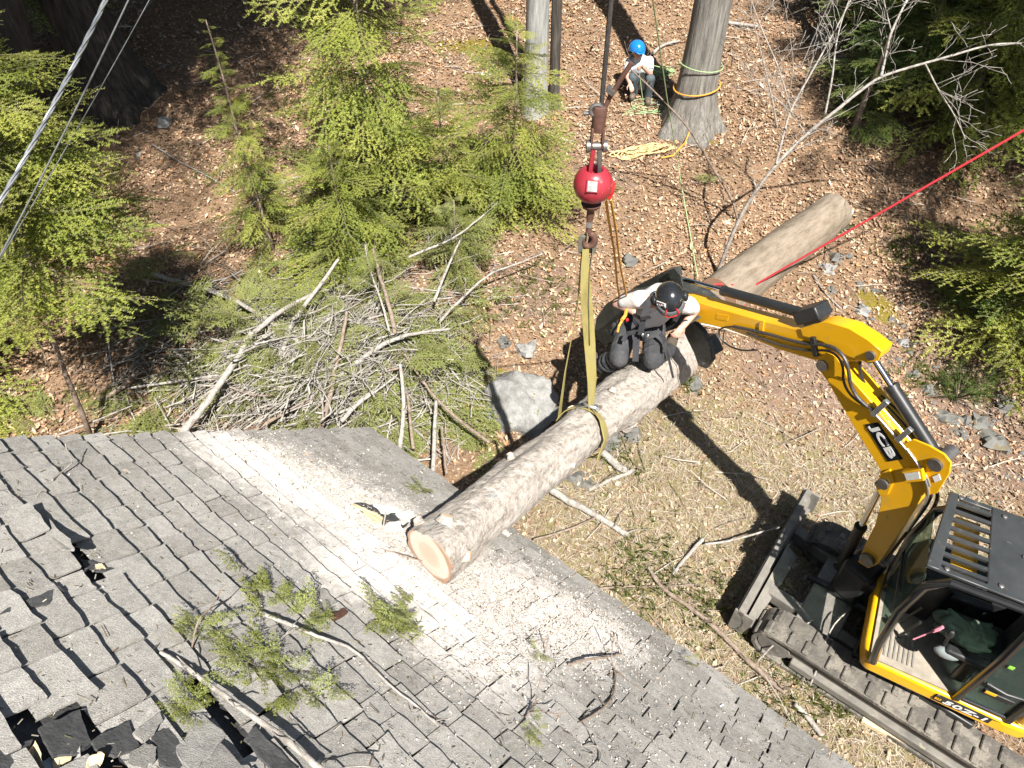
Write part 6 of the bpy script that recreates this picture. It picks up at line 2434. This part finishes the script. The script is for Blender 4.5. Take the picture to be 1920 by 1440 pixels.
rope_heap('rope_coil', 'loose heap of yellow orange rope lying below the oak', on_ground(1205, 289), .42, .15, 420, 'yrope', .009, 3)
rope_heap('rope_coil', 'bunch of green rope between the crouching man and the oak', on_ground(1243, 130, .1), .20, .10, 200, 'grope', .006, 4, h=.10)
rope_heap('rope_coil', 'green rope lying loose at the feet of the crouching man', on_ground(1215, 205), .42, .16, 140, 'grope', .0055, 6, h=.03, loops=5)

# utility wires at the top left
def wire(label, pa, pb, rad, mat, twist=0):
    a, b_ = at_s(*pa), at_s(*pb)
    d = b_ - a
    a, b_ = a - d * .9, b_ + d * 1.2
    n = 60
    pts = []
    for k in range(n + 1):
        f = k / n
        pts.append(a.lerp(b_, f) - Z3 * (.10 * math.sin(math.pi * f)) + Z3 * .0)
    if not twist:
        o = MB().tube(pts, rad, 8).build('utility_wire', MT[mat], None, loc=a)
    else:
        x_, y_, z_ = basis(d)
        q = MB()
        n2 = 420
        for s_ in range(3):
            pp = []
            for k in range(n2 + 1):
                f = k / n2
                an = f * twist * 6.283 + s_ * 2.094
                pp.append(a.lerp(b_, f) - Z3 * (.10 * math.sin(math.pi * f)) + (x_ * math.cos(an) + y_ * math.sin(an)) * rad)
            q.tube(pp, rad * (.95 if s_ else .8), 6, mi=0 if s_ else 1)
        o = q.build('utility_wire', [MT['wireins'], MT['galv']], None, loc=a)
    return tag(o, label, 'wire', 'utility wires')


MT['wireins'] = surf('wire_insulation', [(.3, (.10, .11, .12)), (.7, (.20, .21, .22))], 20, .3)
MT['wiregrey'] = surf('grey_wire', [(.3, (.06, .065, .065)), (.7, (.12, .125, .125))], 20, .5)
wire('thick twisted service wire with a bright strand', (176, 0, 4.4), (2, 320, 4.0), .0075, 'galv', twist=11)
wire('middle thin utility wire', (222, 0, 5.0), (2, 427, 4.5), .006, 'wiregrey')
wire('thinnest utility wire furthest right', (262, 0, 5.6), (20, 412, 5.2), .004, 'wiregrey')


# ================================================================== PEOPLE
MT['skin'] = surf('skin', [(.3, (.50, .27, .20)), (.7, (.60, .35, .27))], 7, .5)
MT['trousers'] = surf('black_work_trousers', [(.3, (.022, .023, .025)), (.55, (.05, .051, .055)), (.8, (.10, .098, .096))], 6, .85, bmp=.9, bscale=14, bdist=.02)
MT['tee'] = surf('white_tee', [(.3, (.66, .63, .60)), (.7, (.76, .73, .70))], 5, .9, bmp=.4, bscale=12, bdist=.02)
MT['tee2'] = surf('grey_tee', [(.3, (.50, .52, .56)), (.7, (.62, .64, .68))], 5, .9, bmp=.4, bscale=12, bdist=.02)
MT['jeans'] = surf('dark_jeans', [(.3, (.035, .05, .06)), (.7, (.09, .115, .13))], 8, .9, bmp=.3, bscale=14)
MT['boot'] = surf('work_boot', [(.3, (.07, .055, .04)), (.7, (.15, .12, .09))], 8, .7)
MT['web'] = surf('black_webbing', [(.3, (.012, .012, .014)), (.7, (.03, .03, .034))], 30, .8)
MT['bluehelm'] = surf('blue_helmet', [(.3, (.008, .16, .50)), (.7, (.015, .21, .58))], 3, .22, coat=.4)
MT['hair'] = surf('dark_hair', [(.3, (.03, .02, .015)), (.7, (.06, .045, .03))], 30, .7)
MT['beard'] = MT['hair']


def hand(q, wrist, fdir, pdir, size=1.0, curl=.8, thumb=1):
    """palm and five bent fingers: fdir towards the finger tips, pdir out of the palm"""
    f = fdir.normalized()
    p = (pdir - f * pdir.dot(f)).normalized()
    s = f.cross(p)
    L = .085 * size
    q.ell(wrist + f * L * .5, (L * .46, L * .60, L * .24), (s, f, p), 12)
    for k in range(4):
        off = (k - 1.5) * .020 * size
        ln = (.070, .080, .076, .060)[k] * size
        a = wrist + f * L * .92 + s * off
        d1 = (f * math.cos(curl * .5) + p * math.sin(curl * .5))
        d2 = (f * math.cos(curl * 1.3) + p * math.sin(curl * 1.3))
        d3 = (f * math.cos(curl * 2.1) + p * math.sin(curl * 2.1))
        b_ = a + d1 * ln * .42
        c_ = b_ + d2 * ln * .34
        e = c_ + d3 * ln * .26
        rad = .0095 * size
        q.limb(wrist + f * L * .5 + s * off * .8, a, rad, rad, 8).limb(a, b_, rad, rad * .95, 8).limb(b_, c_, rad * .95, rad * .88, 8).limb(c_, e, rad * .88, rad * .75, 8)
    a = wrist + f * L * .25 - s * thumb * .030 * size
    b_ = a + (f * .55 - s * thumb * .7 + p * .35).normalized() * .042 * size
    c_ = b_ + (f * .85 - s * thumb * .1 + p * .5).normalized() * .034 * size
    q.limb(wrist + f * L * .3, a, .012 * size, .0125 * size, 8).limb(a, b_, .0125 * size, .011 * size, 8).limb(b_, c_, .011 * size, .009 * size, 8)


def head(q, c, face, up, s=1.0):
    """skull, jaw, nose, ears, brow, lips; face = direction it looks"""
    f = face.normalized()
    u = (up - f * up.dot(f)).normalized()
    l = u.cross(f)
    q.ell(c + u * .02 * s - f * .01 * s, (.076 * s, .096 * s, .105 * s), (l, f, u), 18)
    q.ell(c - u * .055 * s + f * .030 * s, (.056 * s, .058 * s, .062 * s), (l, f, u), 14)
    q.limb(c + f * .088 * s - u * .0 * s, c + f * .108 * s - u * .030 * s, .010 * s, .014 * s, 8)
    q.ell(c + f * .083 * s - u * .066 * s, (.026 * s, .010 * s, .009 * s), (l, f, u), 8)
    q.ell(c + f * .080 * s - u * .092 * s, (.02 * s, .014 * s, .014 * s), (l, f, u), 8)
    for sg in (-1, 1):
        q.ell(c + l * sg * .078 * s - u * .01 * s, (.010 * s, .022 * s, .034 * s), (l, f, u), 8)
        q.limb(c + f * .082 * s + u * .018 * s + l * sg * .012 * s, c + f * .070 * s + u * .018 * s + l * sg * .045 * s, .010 * s, .009 * s, 8)
        q.ell(c + f * .060 * s - u * .025 * s + l * sg * .042 * s, (.02 * s, .02 * s, .02 * s), (l, f, u), 8)
    return l, f, u


# ---- climber kneeling on the log
CL = thing('person', 'climber in black helmet and white T-shirt kneeling on the log and holding orange ropes', 'person', logpt(.68) + Vector((0, 0, log_r(.68))))
t0 = Vector((1.21, 4.99, 1.98))
hipL, hipR = t0 + Vector((-.115, .0, .0)), t0 + Vector((.105, -.02, .0))
kneeL = at_z(1160, 668, 1.92)
kneeR = at_z(1224, 672, 1.92)
ankL = at_z(1122, 690, 1.62)
ankR = at_z(1255, 655, 1.62)
footL = at_z(1112, 668, 1.55)
footR = at_z(1262, 632, 1.60)
chest = Vector((1.32, 4.92, 2.26))
neck = Vector((1.375, 4.88, 2.43))
hd = at_z(1256, 562, 2.49)
shL = at_z(1199, 561, 2.37)
shR = at_z(1290, 572, 2.36)
elL = at_z(1146, 574, 2.12)
wrL = at_z(1161, 573, 2.20)
elL = shL + (Vector((.86, 5.03, 2.12)) - shL).normalized() * .27
wrL = elL + (at_z(1166, 574, 2.22) - elL).normalized() * .22
elR = at_z(1304, 581, 2.24)
wrR = at_z(1281, 611, 2.17)
face = (Vector((.13, -.70, -.70))).normalized()
q = MB()
lv, fv, uv = head(q, hd, face, Vector((-.15, -.75, .45)), .98)
q.limb(neck, hd - uv * .03 - fv * .03, .06, .055)
q.limb(t0, chest, .145, .15).limb(chest, neck, .14, .075).limb(shL, shR, .062, .062).limb(chest, shL, .09, .065).limb(chest, shR, .09, .065)
q.limb(shL, elL, .056, .043).limb(elL, wrL, .042, .029).limb(shR, elR, .056, .043).limb(elR, wrR, .043, .030)
hand(q, wrL, (at_z(1168, 566, 2.24) - wrL).normalized() + Vector((.2, -.1, .25)), Vector((.7, -.3, -.3)), 1.0, 1.2, 1)
hand(q, wrR, (at_z(1266, 632, 2.12) - wrR), Vector((-.6, -.2, -.5)), 1.0, .75, -1)
q.limb(hipL, kneeL, .085, .06).limb(hipR, kneeR, .085, .06).limb(kneeL, ankL, .058, .04).limb(kneeR, ankR, .058, .04)
q.limb(ankL, footL, .04, .04).limb(ankR, footR, .04, .04)
body = q.fuse('body', MT['skin'], CL, voxel=.0065, smooth_it=3)
# clothes
q = MB()
q.limb(t0 + Vector((0, 0, .02)), chest, .165, .172).limb(chest, neck - (neck - chest) * .25, .16, .10).limb(chest, shL, .11, .082).limb(chest, shR, .11, .082)
q.limb(shL, shL.lerp(elL, .62), .080, .068).limb(shR, shR.lerp(elR, .55), .080, .068)
q.fuse('t_shirt', MT['tee'], CL, voxel=.012, smooth_it=3)
q = MB()
q.limb(t0 + Vector((-.02, .02, .05)), t0 + Vector((0, 0, -.04)), .155, .165)
q.limb(hipL, kneeL, .108, .094).limb(hipR, kneeR, .108, .092)
q.limb(kneeL, ankL, .088, .062).limb(kneeR, ankR, .086, .062)
q.ell(kneeL + Vector((0, -.01, .0)), .096, n=14).ell(kneeR + Vector((0, -.01, 0)), .094, n=14)
rr = random.Random(4)
for k in range(11):                                   # cloth folds bunched behind knees and at the shins
    f = .12 + .8 * k / 11
    for (a, b_, r) in ((kneeL, ankL, .088), (kneeR, ankR, .082), (hipL, kneeL, .108), (hipR, kneeR, .106)):
        c_ = a.lerp(b_, f)
        x_, y_, z_ = basis(b_ - a)
        tl_ = (z_ + x_ * rr.uniform(-.5, .5) + y_ * rr.uniform(-.5, .5)).normalized()
        x2, y2, z2 = basis(tl_)
        rad = r * (1 - .25 * f) * rr.uniform(.92, 1.0)
        pts = [c_ + (x2 * math.cos(R(t_)) + y2 * math.sin(R(t_))) * rad for t_ in range(0, 361, 30)]
        q.tube(pts, rr.uniform(.014, .024), 6)
q.fuse('trousers', MT['trousers'], CL, voxel=.009, smooth_it=1)
q = MB()
for a, b_ in ((ankL, footL), (ankR, footR)):
    d = (b_ - a).normalized()
    q.limb(a, b_, .06, .055).limb(b_, b_ + d * .10 - Z3 * .05, .055, .045).limb(a - d * .03, a + d * .02 - Z3 * .06, .05, .045)
q.fuse('boot', MT['boot'], CL, voxel=.012)
# harness: waist belt, shoulder and leg straps, front strap, gear
q = MB()
wv = (neck - t0).normalized()
x_, y_, z_ = basis(wv)
pts = [t0 + wv * .06 + (x_ * math.cos(R(a)) + y_ * math.sin(R(a))) * .178 for a in range(0, 361, 20)]
q.ribbon(pts, z_, .06, .014)
q.build('harness_belt', MT['web'], CL, smooth=60)
fwd = (Vector((.15, -.75, .35))).normalized()


def strap(pts, w_, name='harness_strap', mat='web'):
    q = MB()
    wd = []
    for i in range(len(pts)):
        t_ = (pts[min(i + 1, len(pts) - 1)] - pts[max(i - 1, 0)]).normalized()
        n_ = (CAM - pts[i]).normalized()
        wd.append(t_.cross(n_).normalized())
    q.ribbon(pts, wd, w_, .008)
    return q.build(name, MT[mat], CL, smooth=0)


strap([at_z(1201, 628, 2.20), at_z(1206, 596, 2.36), at_z(1216, 566, 2.47), at_z(1229, 552, 2.50)], .05)
strap([at_z(1188, 590, 2.26), at_z(1203, 598, 2.36), at_z(1220, 594, 2.42), at_z(1238, 582, 2.45)], .03)
strap([at_z(1265, 602, 2.30), at_z(1275, 585, 2.40), at_z(1280, 566, 2.46)], .04)
strap([at_z(1194, 622, 2.17), at_z(1193, 650, 2.07), at_z(1191, 678, 2.01)], .055, 'leg_strap')
strap([at_z(1245, 640, 2.10), at_z(1253, 668, 1.95), at_z(1262, 708, 1.75)], .022, 'lanyard')
strap([at_z(1168, 640, 2.10), at_z(1175, 626, 2.15), at_z(1192, 622, 2.19)], .04)
strap([at_z(1238, 626, 2.16), at_z(1248, 640, 2.10), at_z(1246, 660, 2.04)], .035)
for (u, v, zz, mt, r) in [(1160, 606, 2.20, 'web', .03), (1152, 612, 2.16, 'web', .032), (1176, 600, 2.26, 'red', .014), (1170, 596, 2.26, 'web', .02), (1205, 628, 2.22, 'galv', .012), (1215, 630, 2.22, 'galv', .012), (1150, 622, 2.1, 'web', .035)]:
    MB().ell(at_z(u, v, zz), (r, r * .7, r * 1.4), n=10).build('harness_gear', MT[mt], CL)
q = MB()
q.tube([at_z(1176, 580, 2.26), at_z(1168, 598, 2.27), at_z(1160, 612, 2.25), at_z(1158, 622, 2.2)], .011, 8)
q.tube([at_z(1174, 582, 2.27), at_z(1172, 592, 2.28), at_z(1166, 600, 2.28)], .016, 8)
q.build('rope_bridge', MT['orope'], CL)
# helmet
hx, hy, hz = lv, fv, uv
hc = hd + uv * .035 - fv * .012
prof = []
q = MB()
for i in range(13):
    th = math.pi / 2 * i / 12
    prof.append((.122 * math.cos(th) if i < 12 else .003, .125 * math.sin(th) ** .92))
b0_ = len(q.V)
q.lathe([(.105, -.012), (.126, -.014), (.1245, .0)] + [(p, z) for p, z in prof[1:]], hc, (hx, hy * 1.14, hz), 28)
hel = q.build('helmet', MT['blackgloss'], CL, smooth=60)
q = MB()
def on_shell(a, e, lift=.004):
    """point on the helmet shell: a = angle from the brow, e = elevation"""
    ca = math.cos(R(e))
    return hc + hx * math.sin(R(a)) * (.122 + lift) * ca + hy * math.cos(R(a)) * (.122 + lift) * 1.14 * ca + hz * (.125 + lift) * (abs(math.sin(R(e))) ** .92 if e > 0 else math.sin(R(e)))


rows = []
for e, lf_ in ((34, .008), (22, .011), (8, .014), (-10, .018), (-28, .03)):
    rows.append([on_shell(a, e, lf_) for a in range(-66, 67, 12)])
n = len(rows[0])
q.add([p for r_ in rows for p in r_], [(i * n + k, i * n + k + 1, (i + 1) * n + k + 1, (i + 1) * n + k) for i in range(len(rows) - 1) for k in range(n - 1)])
vis = q.build('visor', surf('smoke_visor', [(.3, (.07, .075, .08)), (.7, (.12, .125, .13))], 4, .12, coat=.6), hel, smooth=180)
sm = vis.modifiers.new('thick', 'SOLIDIFY')
sm.thickness = .003
for sg in (-1, 1):
    q = MB()
    q.ell(hc + hx * sg * .126 - hz * .02, (.03, .05, .055), (hx, hy, hz), 14)
    q.build('ear_defender', MT['black'], hel)


rd = [on_shell(-24, 40, .010), on_shell(-25, 25, .014), on_shell(-24, 10, .017), on_shell(-18, 2, .018), on_shell(0, -1, .018), on_shell(18, 2, .018), on_shell(24, 10, .017), on_shell(25, 25, .014), on_shell(24, 40, .010)]
MB().tube(rd, .0065, 6).build('red_stripe', MT['red'], hel)
for sg in (-1, 1):
    MB().tube([on_shell(sg * 60, 48), on_shell(sg * 75, 40)], .006, 6).build('vent', MT['red' if sg < 0 else 'felt'], hel)
pc = on_shell(-62, 46, .003)
nrm = (pc - hc).normalized()
xx = (on_shell(-40, 60) - on_shell(-85, 30)).normalized()
xx = (xx - nrm * xx.dot(nrm)).normalized()
yy = nrm.cross(xx)
MB().box(pc + nrm * .001, (.088, .036, .004), (xx, yy, nrm)).build('logo_field', MT['white'], hel, smooth=0)
put_text('PETZL', pc - xx * .039 - yy * .013 + nrm * .0045, xx, yy, .078, .026, 'blackgloss', 'lettering', hel, bold=.02, nrm=nrm)
MB().tube([wrR + (elR - wrR).normalized() * .03 + v_ for v_ in [(Vector((math.cos(R(a)), 0, math.sin(R(a)))) * .034) for a in range(0, 361, 40)]], .009, 6).build('wrist_watch', MT['web'], CL)

# ---- ground man crouching by the oak
gp = on_ground(1202, 184)
GM = thing('person', 'man in a blue helmet and grey T-shirt crouching in the leaves beside the oak', 'person', gp)
sG = gp.y


def gz_(u, v, y):
    return at_y(u, v, y)


y0 = gp.y
hip = gz_(1205, 152, y0 + .22)
hl, hr = hip + Vector((-.11, 0, 0)), hip + Vector((.11, 0, 0))
kl, kr = gz_(1186, 146, y0 - .12), gz_(1219, 148, y0 - .10)
al, ar = gz_(1188, 176, y0 + .02), gz_(1214, 184, y0 - .02)
fl, fr2 = gz_(1185, 182, y0 - .14), gz_(1215, 192, y0 - .20)
ch = gz_(1199, 122, y0 + .12)
nk = gz_(1197, 108, y0 + .06)
hd2 = gz_(1194, 96, y0 + .0)
sl_, sr_ = gz_(1181, 117, y0 + .08), gz_(1217, 114, y0 + .10)
el_, er_ = gz_(1174, 138, y0 - .04), gz_(1219, 138, y0 - .06)
wl2, wr2 = gz_(1181, 156, y0 - .2), gz_(1206, 126, y0 - .16)
q = MB()
lv2, fv2, uv2 = head(q, hd2, Vector((.35, -.9, .12)), Z3, 1.0)
q.limb(nk, hd2 - Z3 * .04, .06, .055)
q.limb(hip, ch, .14, .15).limb(ch, nk, .13, .07).limb(sl_, sr_, .06, .06)
q.limb(sl_, el_, .056, .043).limb(el_, wl2, .043, .03).limb(sr_, er_, .056, .043).limb(er_, wr2, .043, .03)
hand(q, wl2, Vector((.2, -.5, -.4)), Vector((.2, .2, -.8)), 1.0, .6, 1)
hand(q, wr2, Vector((-.6, -.3, .2)), Vector((-.2, -.6, -.3)), 1.0, 1.2, -1)
q.limb(hl, kl, .085, .06).limb(hr, kr, .085, .06).limb(kl, al, .06, .045).limb(kr, ar, .06, .045).limb(al, fl, .045, .04).limb(ar, fr2, .045, .04)
q.fuse('body', MT['skin'], GM, voxel=.009, smooth_it=3)
q = MB()
q.limb(hip, ch, .158, .17).limb(ch, nk, .155, .085).limb(ch, sl_, .10, .078).limb(ch, sr_, .10, .078).limb(sl_, sl_.lerp(el_, .62), .076, .066).limb(sr_, sr_.lerp(er_, .62), .076, .066)
q.fuse('t_shirt', MT['tee2'], GM, voxel=.014)
q = MB()
q.limb(hl, hr, .12, .12).limb(hl, kl, .102, .082).limb(hr, kr, .102, .082).limb(kl, al, .078, .066).limb(kr, ar, .078, .066)
q.fuse('jeans', MT['jeans'], GM, voxel=.014)
q = MB()
for a, b_ in ((al, fl), (ar, fr2)):
    q.limb(a, b_, .056, .05).limb(a - Z3 * .03, b_ - Z3 * .02, .05, .045)
q.fuse('boot', MT['boot'], GM, voxel=.014)
q = MB()
hc2 = hd2 + uv2 * .03
q.lathe([(.11, -.01), (.128, -.012)] + [(.126 * math.cos(math.pi / 2 * i / 12) + .002, .135 * math.sin(math.pi / 2 * i / 12) ** .9) for i in range(13)], hc2, (lv2, fv2 * 1.14, uv2), 24)
h2 = q.build('helmet', MT['bluehelm'], GM, smooth=60)
q = MB()
q.prism([hc2 + lv2 * .09 + fv2 * .10 - uv2 * .005, hc2 + lv2 * .05 + fv2 * .165 - uv2 * .03, hc2 - lv2 * .05 + fv2 * .165 - uv2 * .03, hc2 - lv2 * .09 + fv2 * .10 - uv2 * .005], uv2 * -.008)
q.build('helmet_peak', MT['bluehelm'], h2, bevel=.003)
q = MB()
for sg in (-1, 1):
    q.tube([hc2 + lv2 * sg * .10 - uv2 * .01, hd2 + lv2 * sg * .075 - uv2 * .06, hd2 - uv2 * .12 + fv2 * .04], .006, 6)
o = q.build('chin_strap', MT['web'], GM)
o['kind'] = 'stuff'
# green line running through his hands
o = MB().tube([BT + Vector((-.30, -.12, 1.0)), gz_(1243, 127, y0 - .02), gz_(1222, 122, y0 - .1), wr2 + Vector((-.05, -.06, 0)), gz_(1199, 140, y0 - .2), gz_(1203, 170, y0 - .2), on_ground(1206, 192, .02)], .0065, 6).build('hand_line', MT['grope'], None, loc=gp)
tag(o, 'thin pale green line held in the crouching man\'s hand', 'rope')
# pink flagging ribbon
o = MB().ribbon([on_ground(1114, 80, .22), on_ground(1113, 80, .12), on_ground(1116, 82, .04)], X_, .03, .003).build('flagging_ribbon', surf('pink_tape', [(.3, (.8, .15, .35)), (.7, (.85, .2, .4))], 3, .5), None, loc=on_ground(1114, 80))
tag(o, 'short pink ribbon among the leaves near the top', 'ribbon')
# plank under the track
a = at_z(1618, 1338, .03)
b_ = at_z(1830, 1452, .03)
o = MB().bar(a, b_, .16, .05).build('timber_plank', MT['splinter'], None, loc=a, bevel=.004)
tag(o, 'pale timber plank lying beside the excavator track', 'plank')
